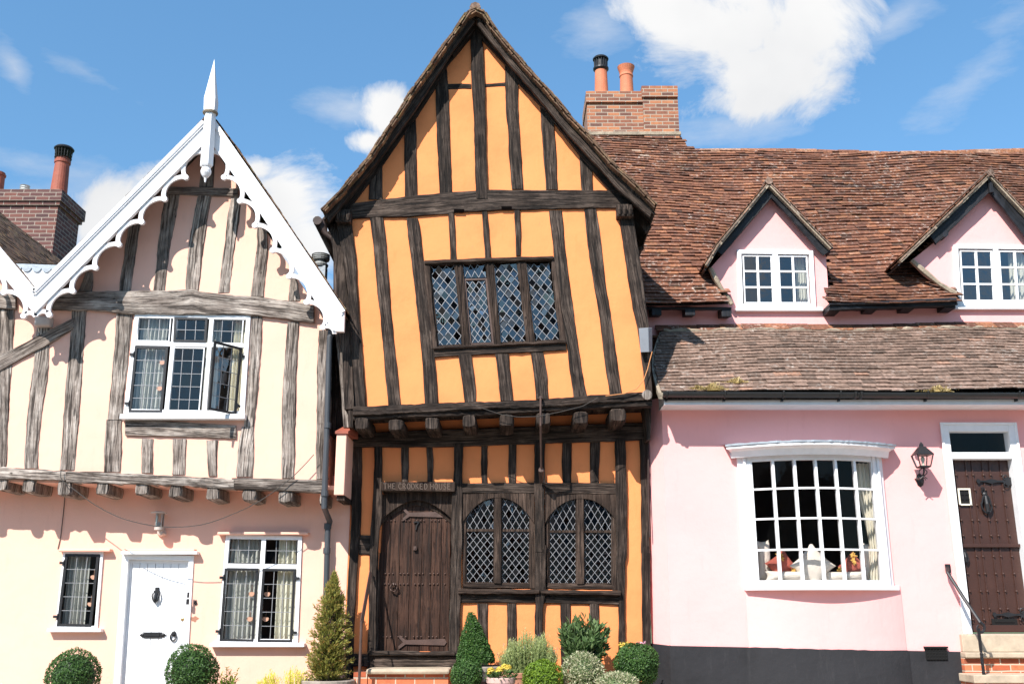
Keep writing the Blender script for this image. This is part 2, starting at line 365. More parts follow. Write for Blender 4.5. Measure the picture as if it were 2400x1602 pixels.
def oldwood(name, dark, mid, light, crack, grain=.5, rough=.85, bd=.010, light_at=.72):
    """hewn timber: the grain runs along v of the timber's own UV"""
    m, t, b = newmat(name); uv = tco(t, 'UV')
    w = noise(t, 2.2, 3, .5, mapping(t, uv, (3.0, 1.0, 1)))
    wob = t.nodes.new('ShaderNodeCombineXYZ'); t.links.new(mth(t, 'MULTIPLY', w, 0.014), wob.inputs[0])
    va = t.nodes.new('ShaderNodeVectorMath'); va.operation = 'ADD'; t.links.new(uv, va.inputs[0]); t.links.new(wob.outputs[0], va.inputs[1]); uv2 = va.outputs[0]
    g1 = noise(t, 1.0, 8, .68, mapping(t, uv2, (85, 2.6, 1))); g2 = noise(t, 1.0, 4, .5, mapping(t, uv2, (22, 1.5, 1))); g3 = noise(t, 3.0, 5, .6, uv)
    f = mth(t, 'ADD', mth(t, 'MULTIPLY', g1, .5), mth(t, 'ADD', mth(t, 'MULTIPLY', g2, .25), mth(t, 'MULTIPLY', g3, .25)))
    f = mth(t, 'ADD', f, mth(t, 'MULTIPLY', mth(t, 'SUBTRACT', attr(t), .5), .05))
    base = ramp(t, f, [(.40, dark), (.5, mid), (light_at - .12, light)])
    pt = ramp(t, noise(t, 1.0, 4, .6, mapping(t, uv, (5, 1.2, 1), loc=(3, 7, 0))), [(.35, .55), (.65, 1.25)]); base = mixc(t, 1.0, base, pt, 'MULTIPLY')
    ck = noise(t, 1.0, 5, .55, mapping(t, uv2, (34, 1.1, 1), loc=(9, 4, 0))); cm = ramp(t, ck, [(.40, 1.0), (.44, 0.0)]); c2 = ramp(t, noise(t, 1.0, 4, .6, mapping(t, uv2, (70, 4.0, 1), loc=(2, 9, 0))), [(.37, .85), (.42, 0.0)]); cm = mth(t, 'MAXIMUM', cm, c2)
    base = mixc(t, mth(t, 'MULTIPLY', cm, .85), base, crack)
    v = t.nodes.new('ShaderNodeTexVoronoi'); v.inputs['Scale'].default_value = 5.0; t.links.new(mapping(t, uv, (1, .6, 1)), v.inputs['Vector'])
    kn = ramp(t, v.outputs['Distance'], [(.045, 1.0), (.08, 0.0)]); base = mixc(t, mth(t, 'MULTIPLY', kn, .8), base, crack)
    t.links.new(base, b.inputs['Base Color']); b.inputs['Roughness'].default_value = rough; b.inputs['Specular IOR Level'].default_value = .25
    h = mth(t, 'SUBTRACT', mth(t, 'MULTIPLY', g1, 1.0), mth(t, 'MULTIPLY', cm, .8)); p = bump(t, b, h, bd, .8); bump(t, b, g2, bd, .4, p); return m
plaster('cream_plaster', (.84, .485, .372), (.66, .36, .27), .05, .006)
plaster('pink_plaster', (.865, .42, .405), (.72, .30, .29), .04, .006)
plaster('orange_plaster', (.85, .275, .098), (.74, .19, .05), .15, .007, drips=(.45, .22, .12))
plaster('black_plaster', (.024, .024, .027), (.07, .068, .07), .35, .014)
plaster('white_paint', (.80, .79, .80), (.62, .60, .60), .04, .002)
oldwood('grey_timber', (.060, .045, .036), (.255, .21, .18), (.52, .46, .405), (.030, .022, .018), bd=.012)
oldwood('dark_timber', (.011, .0075, .006), (.041, .028, .0215), (.145, .108, .086), (.008, .006, .005), bd=.010, light_at=.74)
oldwood('brown_timber', (.020, .012, .008), (.046, .029, .021), (.105, .072, .055), (.010, .006, .005), bd=.006)
oldwood('black_board', (.012, .013, .016), (.018, .019, .024), (.03, .03, .035), (.008, .008, .008), bd=.002, rough=.5)
oldwood('door_oak', (.022, .010, .006), (.046, .020, .012), (.085, .042, .026), (.012, .007, .005), bd=.004, rough=.6)
plain('window_white', (.78, .78, .79), .5, var=.07, bmp=.0015, bscale=40)
plain('iron', (.020, .020, .022), .45, .3, var=.2, bmp=.001)
plain('rusty_iron', (.085, .050, .040), .6, .2, var=.3, bmp=.002)
plain('rust_pipe', (.045, .028, .024), .65, .2, var=.3, bmp=.002)
plain('grey_pipe', (.045, .050, .058), .5, var=.12)
plain('lead_came', (.25, .25, .26), .5, .3, var=.15)
plain('lead_sheet', (.30, .34, .38), .6, .2, var=.2, bmp=.004)
plain('gutter_black', (.018, .018, .018), .4, var=.15)
plain('room', (.06, .045, .034), .9)
plain('curtain_cream', (.72, .68, .56), .9, var=.05)
plain('curtain_grey', (.46, .455, .42), .9, var=.08)
plain('cushion_cream', (.80, .72, .62), .85, var=.04, bmp=.003, bscale=50)
plain('cushion_red', (.42, .10, .07), .85, var=.25, bmp=.003, bscale=50)
plain('tassel_gold', (.72, .42, .10), .8, var=.3)
plain('terracotta', (.29, .075, .042), .7, var=.2, bmp=.003)
plain('pot_clay', (.36, .16, .10), .75, var=.18, bmp=.003)
plain('pot_orange', (.52, .165, .08), .75, var=.18, bmp=.003)
plain('pot_pink', (.50, .33, .29), .7, var=.12, bmp=.003)
plain('barrel_oak', (.30, .25, .21), .85, var=.3, bmp=.006)
plain('cowl_grey', (.48, .50, .50), .4, .6, var=.1)
plain('stone', (.42, .34, .25), .85, var=.22, bmp=.006, bscale=12)
plain('mortar', (.30, .245, .18), .9, var=.45, bmp=.02, bscale=14)
plain('box_grey', (.19, .20, .22), .5, var=.08)
plain('lamp_white', (.55, .47, .42), .5, .2, var=.1)
plain('cable', (.05, .045, .04), .6)
plain('cable_orange', (.50, .20, .06), .6)
plain('soil', (.05, .035, .025), .95, var=.3)
plain('brass', (.55, .36, .16), .35, .8)
plain('letter_dark', (.045, .028, .022), .6)
plain('letter_light', (.13, .092, .072), .7)
plain('vent_black', (.012, .012, .012), .8, spec=.15)
plain('mortise_dark', (.004, .003, .003), 1.0, spec=0.0)  # near-black colour in place of the shade inside the open mortises
plain('asphalt', (.11, .10, .09), .9, var=.2, bmp=.006, bscale=60)
plain('paving', (.38, .33, .27), .9, var=.2, bmp=.006, bscale=20)
plain('field', (.08, .11, .04), .95, var=.3)
plain('peach', (.75, .40, .28), .8)

def glass(name, fac, tint, reflect=(1, 1, 1), rough=.015):
    m, t, b = newmat(name); t.nodes.remove(b); o = [n for n in t.nodes if n.type == 'OUTPUT_MATERIAL'][0]
    tr = t.nodes.new('ShaderNodeBsdfTransparent'); tr.inputs[0].default_value = (*tint, 1); g = t.nodes.new('ShaderNodeBsdfGlossy'); g.inputs['Roughness'].default_value = rough; g.inputs[0].default_value = (*reflect, 1)
    lw = t.nodes.new('ShaderNodeFresnel'); lw.inputs[0].default_value = 1.5; f = mth(t, 'MULTIPLY', lw.outputs[0], fac, clamp=True)
    bp = t.nodes.new('ShaderNodeBump'); bp.inputs['Distance'].default_value = .002; bp.inputs['Strength'].default_value = .5; t.links.new(noise(t, 9, 2, .5, tco(t)), bp.inputs['Height']); t.links.new(bp.outputs[0], g.inputs['Normal'])
    x = t.nodes.new('ShaderNodeMixShader'); t.links.new(f, x.inputs[0]); t.links.new(tr.outputs[0], x.inputs[1]); t.links.new(g.outputs[0], x.inputs[2]); t.links.new(x.outputs[0], o.inputs[0]); return m
glass('glass_clear', 1.15, (.86, .88, .87))
glass('glass_old', 2.4, (.30, .32, .33))
glass('glass_dormer', 2.4, (.75, .78, .8))
glass('glass_bay', .3, (.92, .92, .92))

def tilemat(name, stops, lichen, lf=.5, moss=0.0):
    m, t, b = newmat(name); c = tco(t); a = attr(t)
    base = ramp(t, mth(t, 'ADD', mth(t, 'MULTIPLY', a, .85), mth(t, 'MULTIPLY', noise(t, 1.2, 3, .5, c), .15)), stops)
    base = mixc(t, ramp(t, noise(t, 22, 5, .65, c), [(.40, .55), (.6, 0.0)]), base, (.035, .022, .017), 'MIX')
    l = mth(t, 'MULTIPLY', ramp(t, noise(t, 16, 6, .7, c), [(.60 - .06 * lf, 0.0), (.66, 1.0)]), ramp(t, noise(t, 1.0, 4, .6, c), [(.42, .15), (.58, 1.0)]))
    base = mixc(t, mth(t, 'MULTIPLY', l, lf), base, lichen)
    base = mixc(t, 1.0, base, ramp(t, noise(t, .55, 5, .65, c), [(.3, .72), (.5, 1.0), (.7, 1.22)]), 'MULTIPLY')
    if moss:
        mo = mth(t, 'MULTIPLY', ramp(t, noise(t, 7, 5, .7, c), [(.55, 0.0), (.68, 1.0)]), moss); base = mixc(t, mo, base, (.11, .10, .03))
    t.links.new(base, b.inputs['Base Color']); b.inputs['Roughness'].default_value = .9; b.inputs['Specular IOR Level'].default_value = .2
    bump(t, b, noise(t, 30, 5, .6, c), .006, .6); return m
tilemat('tiles_red', [(.0, (.06, .035, .028)), (.22, (.135, .062, .043)), (.5, (.20, .085, .052)), (.72, (.27, .115, .065)), (.9, (.36, .155, .08)), (1, (.42, .36, .30))], (.55, .48, .42), .75, .25)
tilemat('tiles_grey', [(.0, (.10, .07, .055)), (.3, (.185, .125, .095)), (.6, (.25, .165, .125)), (.85, (.31, .21, .165)), (1, (.40, .20, .12))], (.48, .43, .38), .8)
tilemat('tiles_mossy', [(.0, (.08, .05, .035)), (.4, (.14, .085, .055)), (.8, (.22, .13, .08)), (1, (.30, .16, .08))], (.30, .26, .15), .7, .6)

def brickmat(name, c1, c2, c3, mort, scale=1.0):
    m, t, b = newmat(name); uv = tco(t, 'UV'); c = tco(t)
    va = t.nodes.new('ShaderNodeVectorMath'); va.operation = 'MULTIPLY_ADD'; nz = t.nodes.new('ShaderNodeTexNoise'); nz.inputs['Scale'].default_value = 6; t.links.new(c, nz.inputs['Vector'])
    t.links.new(nz.outputs[1], va.inputs[0]); va.inputs[1].default_value = (.012, .012, 0); t.links.new(uv, va.inputs[2])
    br = t.nodes.new('ShaderNodeTexBrick'); t.links.new(va.outputs[0], br.inputs['Vector']); br.inputs['Scale'].default_value = 1.0
    br.inputs['Brick Width'].default_value = .225 * scale; br.inputs['Row Height'].default_value = .073 * scale; br.inputs['Mortar Size'].default_value = .009; br.inputs['Mortar Smooth'].default_value = .3
    br.inputs['Color1'].default_value = (0, 0, 0, 1); br.inputs['Color2'].default_value = (1, 1, 1, 1); br.inputs['Mortar'].default_value = (.5, .5, .5, 1); br.offset = .5
    fac = ramp(t, mth(t, 'ADD', mth(t, 'MULTIPLY', br.outputs[0], .8), mth(t, 'MULTIPLY', noise(t, 30, 4, .6, c), .2)), [(.1, c1), (.5, c2), (.85, c3)])
    base = mixc(t, ramp(t, noise(t, 9, 6, .7, c), [(.5, 0.0), (.8, .6)]), fac, tuple(x * .35 for x in c1))
    base = mixc(t, br.outputs[1], base, mort); t.links.new(base, b.inputs['Base Color']); b.inputs['Roughness'].default_value = .9
    h = mth(t, 'SUBTRACT', mth(t, 'MULTIPLY', noise(t, 40, 4, .6, c), .3), br.outputs[1]); bump(t, b, h, .008, .9); return m
brickmat('brick_brown', (.075, .035, .035), (.12, .05, .045), (.17, .065, .05), (.30, .24, .20))
brickmat('brick_mixed', (.13, .06, .045), (.30, .11, .06), (.42, .17, .08), (.38, .31, .24))
brickmat('brick_red', (.28, .07, .03), (.50, .12, .05), (.60, .18, .08), (.50, .40, .30))

def leafmat(name, stops, trans=.3):
    m, t, b = newmat(name); a = attr(t); c = tco(t)
    base = ramp(t, mth(t, 'ADD', mth(t, 'MULTIPLY', a, .8), mth(t, 'MULTIPLY', noise(t, 8, 3, .5, c), .2)), stops)
    o = [n for n in t.nodes if n.type == 'OUTPUT_MATERIAL'][0]; t.links.new(base, b.inputs['Base Color']); b.inputs['Roughness'].default_value = .5; b.inputs['Specular IOR Level'].default_value = .35
    tl = t.nodes.new('ShaderNodeBsdfTranslucent'); t.links.new(base, tl.inputs[0]); x = t.nodes.new('ShaderNodeMixShader'); x.inputs[0].default_value = trans
    t.links.new(b.outputs[0], x.inputs[1]); t.links.new(tl.outputs[0], x.inputs[2]); t.links.new(x.outputs[0], o.inputs[0]); return m
leafmat('leaf_box', [(0, (.012, .028, .008)), (.3, (.04, .10, .022)), (.6, (.075, .16, .035)), (1, (.17, .27, .07))])
leafmat('leaf_lime', [(0, (.05, .10, .01)), (.5, (.14, .24, .02)), (1, (.30, .40, .04))])
leafmat('leaf_yellow', [(0, (.35, .38, .02)), (.5, (.60, .60, .05)), (1, (.75, .72, .12))])
leafmat('leaf_lavender', [(0, (.18, .23, .08)), (.5, (.38, .46, .18)), (1, (.58, .62, .30))])
leafmat('leaf_bay', [(0, (.03, .06, .02)), (.5, (.08, .145, .045)), (1, (.20, .27, .12))], .25)
leafmat('leaf_variegated', [(0, (.10, .15, .06)), (.42, (.18, .24, .10)), (.55, (.50, .50, .32)), (1, (.66, .62, .44))])
leafmat('leaf_yew', [(0, (.07, .08, .015)), (.35, (.17, .20, .04)), (.7, (.32, .30, .07)), (1, (.40, .20, .06))])
leafmat('flower_yellow', [(0, (.70, .50, .05)), (1, (.85, .75, .20))])
leafmat('flower_pink', [(0, (.65, .30, .45)), (1, (.80, .55, .65))])
leafmat('moss', [(0, (.28, .19, .06)), (.5, (.50, .38, .16)), (1, (.62, .50, .26))])

def tiles(mb, f, U, V, w=.165, g=.092, skip=None, th=.013, lift=.020, tintf=None, jit=1.0, v0=0.0, u0=0.0, edge=None):
    nv = int(V / g)
    for j in range(nv + 1):
        v = v0 + j * g; off = rnd.uniform(0, w); n = int(U / w) + 2
        rowj = rnd.uniform(-.004, .004) * jit; ph = rnd.uniform(0, 6.28)
        for i in range(n):
            a = max(u0, u0 + i * w - off); b = min(u0 + U, u0 + i * w - off + w)
            if edge: a = max(a, edge(v) + rnd.uniform(-.012, .012))
            if b - a < .03: continue
            uc = (a + b) / 2
            if skip and skip(f(uc, v + g * .4)): continue
            vb = v + rowj + rnd.uniform(-.006, .006) * jit + .007 * jit * sin(uc * 1.7 + ph)
            p0, p1, p2, p3 = f(a + .0015, vb), f(b - .0015, vb), f(b - .0015, v + g * 1.35), f(a + .0015, v + g * 1.35)
            nr = (p1 - p0).cross(p3 - p0).normalized()
            if nr.z < 0: nr = -nr
            l0 = lift + rnd.uniform(-.004, .006) * jit; l1 = l0 + rnd.uniform(-.004, .004) * jit; tk = th * rnd.uniform(.85, 1.25)
            q = [p0 + nr * l0, p1 + nr * l1, p2 + nr * .004, p3 + nr * .004]; top = [x + nr * tk for x in q]
            mb.add(top + q, [(0, 1, 2, 3), (0, 4, 5, 1), (1, 5, 6, 2), (3, 7, 4, 0)], tint=(tintf(uc, v) if tintf else min(1, max(0, rnd.gauss(.5, .22)))))
class Profile:
    def __init__(s, pts):
        s.p = pts; s.c = [0.0]
        for i in range(1, len(pts)): s.c.append(s.c[-1] + (pts[i] - pts[i - 1]).length)
        s.L = s.c[-1]
    def at(s, d):
        k = 0
        while k < len(s.c) - 2 and d > s.c[k + 1]: k += 1
        t = (d - s.c[k]) / (s.c[k + 1] - s.c[k]); return s.p[k] + (s.p[k + 1] - s.p[k]) * t
def slab(mb, pts, y0, y1, th):   # a sheet under a roof slope: pts are (x,z) Vectors along the slope at the front
    for a, b in zip(pts, pts[1:]):
        d = (b - a).normalized(); n = Vector((-d.z, 0, d.x)); n = n if n.z > 0 else -n
        mb.hexa([Vector((a.x, y0, a.z)) - n * th, Vector((b.x, y0, b.z)) - n * th, Vector((b.x, y0, b.z)), Vector((a.x, y0, a.z)),
                 Vector((a.x, y1, a.z)) - n * th, Vector((b.x, y1, b.z)) - n * th, Vector((b.x, y1, b.z)), Vector((a.x, y1, a.z))])
# ================================================================ ground, road
def gz(x): return 0.30 + 0.03 * max(-14, min(14, x))
mb = MB(); xs = [-400, -60, -14, -8, -4, 0, 4, 8, 14, 60, 400]; ysl = [-400, -60, -9.6, -9.5, -6.5, 9.0, 9.01, 400]
for i in range(len(xs) - 1):
    for j in range(len(ysl) - 1):
        x0, x1, y0, y1 = xs[i], xs[i + 1], ysl[j], ysl[j + 1]; mb.add([(x0, y0, gz(x0) - .32), (x1, y0, gz(x1) - .32), (x1, y1, gz(x1) - .32), (x0, y1, gz(x0) - .32)], [(0, 1, 2, 3)])
tag(mb.build('ground', MT['field'], recalc=False), kind='structure')
mb = MB()
for x0, x1 in zip(xs, xs[1:]): mb.add([(x0, -5.0, gz(x0) - .31), (x1, -5.0, gz(x1) - .31), (x1, 8.8, gz(x1) - .31), (x0, 8.8, gz(x0) - .31)], [(0, 1, 2, 3)])
tag(mb.build('road', MT['asphalt'], recalc=False), kind='structure')
mb = MB()
for x0, x1 in zip(xs, xs[1:]):
    for ya, yb in ((8.8, 13.2), (-6.6, -5.0)):
        mb.hexa([(x0, ya, gz(x0) - .4), (x1, ya, gz(x1) - .4), (x1, ya, gz(x1) - .17), (x0, ya, gz(x0) - .17), (x0, yb, gz(x0) - .4), (x1, yb, gz(x1) - .4), (x1, yb, gz(x1) - .17), (x0, yb, gz(x0) - .17)])
tag(mb.build('pavement', MT['paving']), kind='structure')

def wall(parent, mat, loops, Y, th=.12, name='wall'):
    mb = MB(); mb.prism([[(p.x, p.z) for p in polys(l, Y)] for l in loops], Y, Y + th); return mb.build(name, MT[mat], parent)
def sidewall(parent, mat, pts, y0, y1, th=.12, name='side_wall'):
    mb = MB(); w = [P(p, y0) for p in pts]
    for a, b in zip(w, w[1:]):
        d = (b - a).normalized(); n = Vector((d.z, 0, -d.x)) * th
        mb.hexa([Vector((q.x, y, q.z)) for y in (y0 + .02, y1) for q in (a, b, b + n, a + n)])
    return mb.build(name, MT[mat], parent)
def stroke(mb, q, chars, h, w, gap, th, d=.006, start=0.0):
    """letters as raised strokes on a Quad whose u,v are in metres/size"""
    G = {'T': [(0, 0, 1, 0), (.5, 0, .5, 1), (.35, 1, .65, 1)], 'H': [(.1, 0, .1, 1), (.9, 0, .9, 1), (.1, .5, .9, .5)], 'E': [(.1, 0, .1, 1), (.1, 0, .85, 0), (.1, .48, .7, .48), (.1, 1, .9, 1)],
         'C': [(.95, .15, .7, 0), (.7, 0, .35, 0), (.35, 0, .08, .3), (.08, .3, .08, .7), (.08, .7, .35, 1), (.35, 1, .7, 1), (.7, 1, .95, .85)],
         'R': [(.1, 0, .1, 1), (.1, 0, .6, 0), (.6, 0, .8, .14), (.8, .14, .8, .36), (.8, .36, .6, .5), (.6, .5, .1, .5), (.4, .5, .95, 1)],
         'O': [(.35, 0, .65, 0), (.65, 0, .95, .3), (.95, .3, .95, .7), (.95, .7, .65, 1), (.65, 1, .35, 1), (.35, 1, .05, .7), (.05, .7, .05, .3), (.05, .3, .35, 0)],
         'K': [(.1, 0, .1, 1), (.85, 0, .12, .55), (.3, .42, .95, 1)], 'D': [(.1, 0, .1, 1), (.1, 0, .55, 0), (.55, 0, .92, .3), (.92, .3, .92, .7), (.92, .7, .55, 1), (.55, 1, .1, 1)],
         'U': [(.1, 0, .1, .75), (.1, .75, .3, 1), (.3, 1, .7, 1), (.7, 1, .9, .75), (.9, .75, .9, 0)], 'S': [(.85, .12, .6, 0), (.6, 0, .3, 0), (.3, 0, .12, .2), (.12, .2, .25, .42), (.25, .42, .75, .58), (.75, .58, .88, .8), (.88, .8, .65, 1), (.65, 1, .3, 1), (.3, 1, .1, .86)],
         '7': [(.05, .04, .95, 0), (.95, 0, .6, .45), (.6, .45, .42, 1), (.05, .04, .05, .16)], '6': [(.8, .05, .4, .15), (.4, .15, .12, .55), (.12, .55, .15, .85), (.15, .85, .45, 1), (.45, 1, .8, .9), (.8, .9, .88, .65), (.88, .65, .6, .48), (.6, .48, .2, .55)],
         '8': [(.5, 0, .8, .12), (.8, .12, .78, .36), (.78, .36, .5, .47), (.5, .47, .22, .36), (.22, .36, .2, .12), (.2, .12, .5, 0), (.5, .47, .88, .62), (.88, .62, .85, .88), (.85, .88, .5, 1), (.5, 1, .15, .88), (.15, .88, .12, .62), (.12, .62, .5, .47)]}
    x = start
    for c in chars:
        if c == ' ': x += w * .6; continue
        for a, b, c2, d2 in G[c]: q.bar(mb, x + a * w, b * h + (1 - h) / 2, x + c2 * w, d2 * h + (1 - h) / 2, th, d)
        x += w + gap

# ================================================================ the crooked orange house
YC, YL = 12.0, 12.6
ch = thing('timber_framed_house', (0.6, 12.6, gz(.6)), 'narrow crooked timber framed house with orange plaster panels and steep tiled gable', 'house')
DT = MT['dark_timber']
up_win = SS('F', [(735, 330), (1560, 290), (1640, 840), (790, 885)])
outline = SS('E', [(1048, 170), (1260, 430), (1500, 720), (1760, 1030), (2000, 1270), (2060, 1330)]) + SS('F', [(2075, 60), (2140, 600), (2185, 1200), (1500, 1235), (850, 1260), (285, 1275), (252, 700), (190, 60)]) + SS('E', [(205, 1380), (420, 1100), (640, 760), (850, 430)])
wall(ch, 'orange_plaster', [outline, up_win], YC, name='upper_wall')
lw_outline = SS('G', [(235, 170), (2190, 150)]) + SS('H', [(2252, 300), (2254, 1500), (296, 1500), (300, 600), (335, 0)])
w1o = SS('G', [(960, 712), (1432, 712)]) + SS('H', [(1520, 490), (1050, 490)])
w2o = SS('G', [(1503, 716), (1968, 716)]) + SS('H', [(2045, 497), (1572, 490)])
do = SS('G', [(440, 700), (905, 700)]) + SS('H', [(985, 890), (480, 890)])
wall(ch, 'orange_plaster', [lw_outline, w1o, w2o, do], YL, name='lower_wall')
sidewall(ch, 'dark_timber', SS('F', [(150, 60), (225, 700), (250, 1275)]), YC, 17.5)
sidewall(ch, 'orange_plaster', SS('G', [(240, 250), (240, 900)]) + SS('H', [(302, 1500)]), YL, 17.5)
sidewall(ch, 'dark_timber', SS('F', [(2075, 60), (2140, 600), (2190, 1200)]), YC, 17.5)
sidewall(ch, 'dark_timber', SS('G', [(2170, 300)]) + SS('H', [(2235, 1500)]), YL, 17.5)
mb = MB(); a = P(S('F', 245, 1320), 12.0); b = P(S('F', 2200, 1240), 12.0); mb.hexa([a, b, b + Vector((0, 0, .05)), a + Vector((0, 0, .05))] + [v + Vector((0, .62, 0)) for v in (a, b, b + Vector((0, 0, .05)), a + Vector((0, 0, .05)))])
mb.build('jetty_floor', DT, ch)
# gable roof
pl = [P(p, 11.68) for p in SS('E', [(38, 1372), (150, 1262), (230, 1165), (350, 1022), (440, 885), (545, 725), (640, 575), (755, 415), (850, 275), (930, 165), (985, 85), (1045, 52)])]
pr = [P(p, 11.68) for p in SS('E', [(2232, 1340), (2110, 1212), (1950, 1070), (1820, 920), (1680, 770), (1530, 592), (1390, 442), (1260, 292), (1165, 172), (1110, 80), (1045, 52)])]
for pp, nm in ((pl, 'left'), (pr, 'right')):
    prf = Profile(pp); mb = MB()
    tiles(mb, lambda u, v: (lambda q: Vector((q.x, 11.68 + u + .012 * sin(v * 9), q.z)))(prf.at(min(v, prf.L + .1))), 5.6, prf.L - .05, lift=.004, th=.015)
    for k in range(int(prf.L / .088)):          # verge undercloak and mortar ends
        q = prf.at(k * .088 + .02); d = (prf.at(k * .088 + .06) - q).normalized(); n = Vector((-d.z, 0, d.x)); n = n if n.z > 0 else -n
        for h, yy in ((-.022, .0), (-.048, .02)):
            yy += rnd.uniform(-.02, .015); o = q + n * (h + rnd.uniform(-.004, .004)) - d * rnd.uniform(0, .03)
            mb.hexa([Vector((p.x, y, p.z)) for y in (11.665 + yy, 12.0) for p in (o, o + d * .13, o + d * .13 + n * .017, o + n * .017)], tint=min(1, max(0, rnd.gauss(.5, .3))))
    mb.build('roof_tiles', MT['tiles_mossy'], ch)
    mb = MB(); slab(mb, [q - Vector((0, 0, .075)) for q in pp], 11.78, 17.3, .03); mb.build('roof_boarding', DT, ch)
    for k in range(6):                       # rafters running up under the boarding
        mb = MB(); y = 12.15 + k * .75; bot = [q - Vector((0, 0, .115)) for q in pp[:5]]
        slab(mb, bot, y, y + .11, .10); mb.build('rafter', DT, ch)
mb = MB(); mb.tube([P(S('E', 1045, 45), 11.7) + Vector((0, y, .0)) for y in (0, 1.5, 3, 5.6)], .075, 8); mb.build('ridge_tiles', MT['tiles_grey'], ch)
# principal rafters, barge boards
def band(parent, mat, c, L, R, Y, name, **kw): mb = MB(); strip(mb, SS(c, L), SS(c, R), Y, **kw); return mb.build(name, mat, parent)
band(ch, DT, 'E', [(1035, 110), (850, 370), (700, 600), (560, 810), (400, 1040), (230, 1240), (110, 1400)], [(1062, 190), (860, 430), (775, 585), (650, 775), (565, 890), (430, 1090), (215, 1370)], YC, 'principal_rafter', proud=.05)
band(ch, DT, 'E', [(1035, 140), (1180, 270), (1330, 450), (1480, 630), (1620, 790), (1790, 990), (2030, 1250)], [(1085, 250), (1240, 418), (1335, 550), (1475, 692), (1560, 795), (1725, 1005), (1935, 1255)], YC, 'principal_rafter', proud=.05)
band(ch, DT, 'E', [(1062, 118), (1300, 398), (1500, 618), (1700, 848), (1900, 1058), (2050, 1230), (2205, 1378)], [(1060, 165), (1275, 430), (1470, 655), (1660, 885), (1850, 1090), (1990, 1250), (2190, 1425)], 11.80, 'bargeboard', proud=.02, back=.03)
band(ch, DT, 'E', [(1000, 125), (850, 335), (600, 700), (400, 975), (200, 1225), (62, 1400)], [(1045, 140), (890, 350), (640, 735), (440, 1010), (240, 1262), (85, 1455)], 11.80, 'bargeboard', proud=.02, back=.03)
band(ch, DT, 'E', [(1040, 140), (965, 235), (885, 345)], [(1062, 160), (985, 265), (900, 365)], 11.93, 'lath', proud=.02)
rail(ch, DT, [('E', [(185, 1335, 1432), (600, 1285, 1420), (900, 1258, 1392), (1150, 1240, 1376), (1400, 1243, 1372), (1700, 1245, 1366), (1960, 1250, 1362), (2065, 1272, 1350)])], YC, 'tie_beam', proud=.035, seg=.06)
E_st = [[(1060, 352, 437), (1305, 348, 438)], [(780, 587, 655), (900, 580, 660), (1000, 577, 658), (1100, 580, 662), (1290, 583, 668)],
        [(440, 778, 858), (550, 780, 866), (700, 788, 875), (850, 793, 880), (1000, 800, 885), (1265, 810, 891)],
        [(200, 1012, 1092), (400, 1015, 1100), (560, 1020, 1108), (650, 1028, 1110), (800, 1038, 1113), (1000, 1042, 1118), (1300, 1048, 1131)],
        [(420, 1238, 1300), (560, 1243, 1328), (700, 1245, 1325), (800, 1255, 1330), (850, 1260, 1336), (1000, 1262, 1345), (1238, 1285, 1362)],
        [(700, 1472, 1545), (790, 1478, 1560), (1000, 1492, 1575), (1240, 1508, 1586)], [(1010, 1727, 1805), (1100, 1732, 1815), (1250, 1740, 1818)]]
for i, r in enumerate(E_st): stud(ch, DT, [('E', r)], YC, proud=(.045 if i == 3 else .022))
rail(ch, DT, [('E', [(862, 546, 585), (1017, 547, 582)])], YC, 'collar', proud=.01); rail(ch, DT, [('E', [(1106, 546, 573), (1242, 538, 565)])], YC, 'collar', proud=.01)
rail(ch, DT, [('E', [(1310, 525, 553), (1400, 530, 558)])], YC, 'collar', proud=.01)
F_st = [[(20, 355, 440), (200, 375, 460), (500, 400, 485), (750, 430, 505), (1000, 452, 530), (1255, 475, 556)],
        [(30, 592, 668), (120, 600, 690), (300, 625, 705), (500, 650, 728), (700, 672, 742), (900, 690, 775), (1100, 705, 792), (1252, 712, 802)],
        [(-10, 868, 905), (150, 875, 915), (302, 880, 922)], [(-15, 1090, 1125), (150, 1100, 1140), (294, 1108, 1150)], [(-20, 1300, 1338), (120, 1305, 1342), (275, 1312, 1342)],
        [(-20, 1528, 1612), (300, 1562, 1642), (600, 1588, 1685), (800, 1635, 1714), (900, 1650, 1728), (1050, 1667, 1750), (1200, 1688, 1776)],
        [(-30, 1758, 1838), (200, 1780, 1875), (400, 1812, 1895), (600, 1850, 1925), (750, 1870, 1948), (900, 1885, 1965), (1050, 1905, 1987), (1188, 1925, 2008)],
        [(925, 938, 1020), (1050, 952, 1035), (1150, 965, 1045), (1240, 975, 1046)], [(920, 1175, 1265), (1050, 1190, 1275), (1225, 1208, 1292)], [(905, 1408, 1490), (1050, 1430, 1515), (1215, 1445, 1526)]]
for r in F_st: stud(ch, DT, [('F', r)], YC, proud=rnd.uniform(.018, .028))
stud(ch, DT, [('F', [(55, 135, 232), (300, 180, 264), (500, 205, 275), (760, 228, 292), (1000, 243, 310), (1262, 262, 328)])], YC, 'corner_post', proud=.04, back=.2)
stud(ch, DT, [('F', [(25, 1985, 2085), (200, 2015, 2112), (400, 2045, 2140), (600, 2078, 2162), (740, 2110, 2186), (900, 2130, 2197), (1200, 2165, 2207)])], YC, 'corner_post', proud=.04, back=.2)
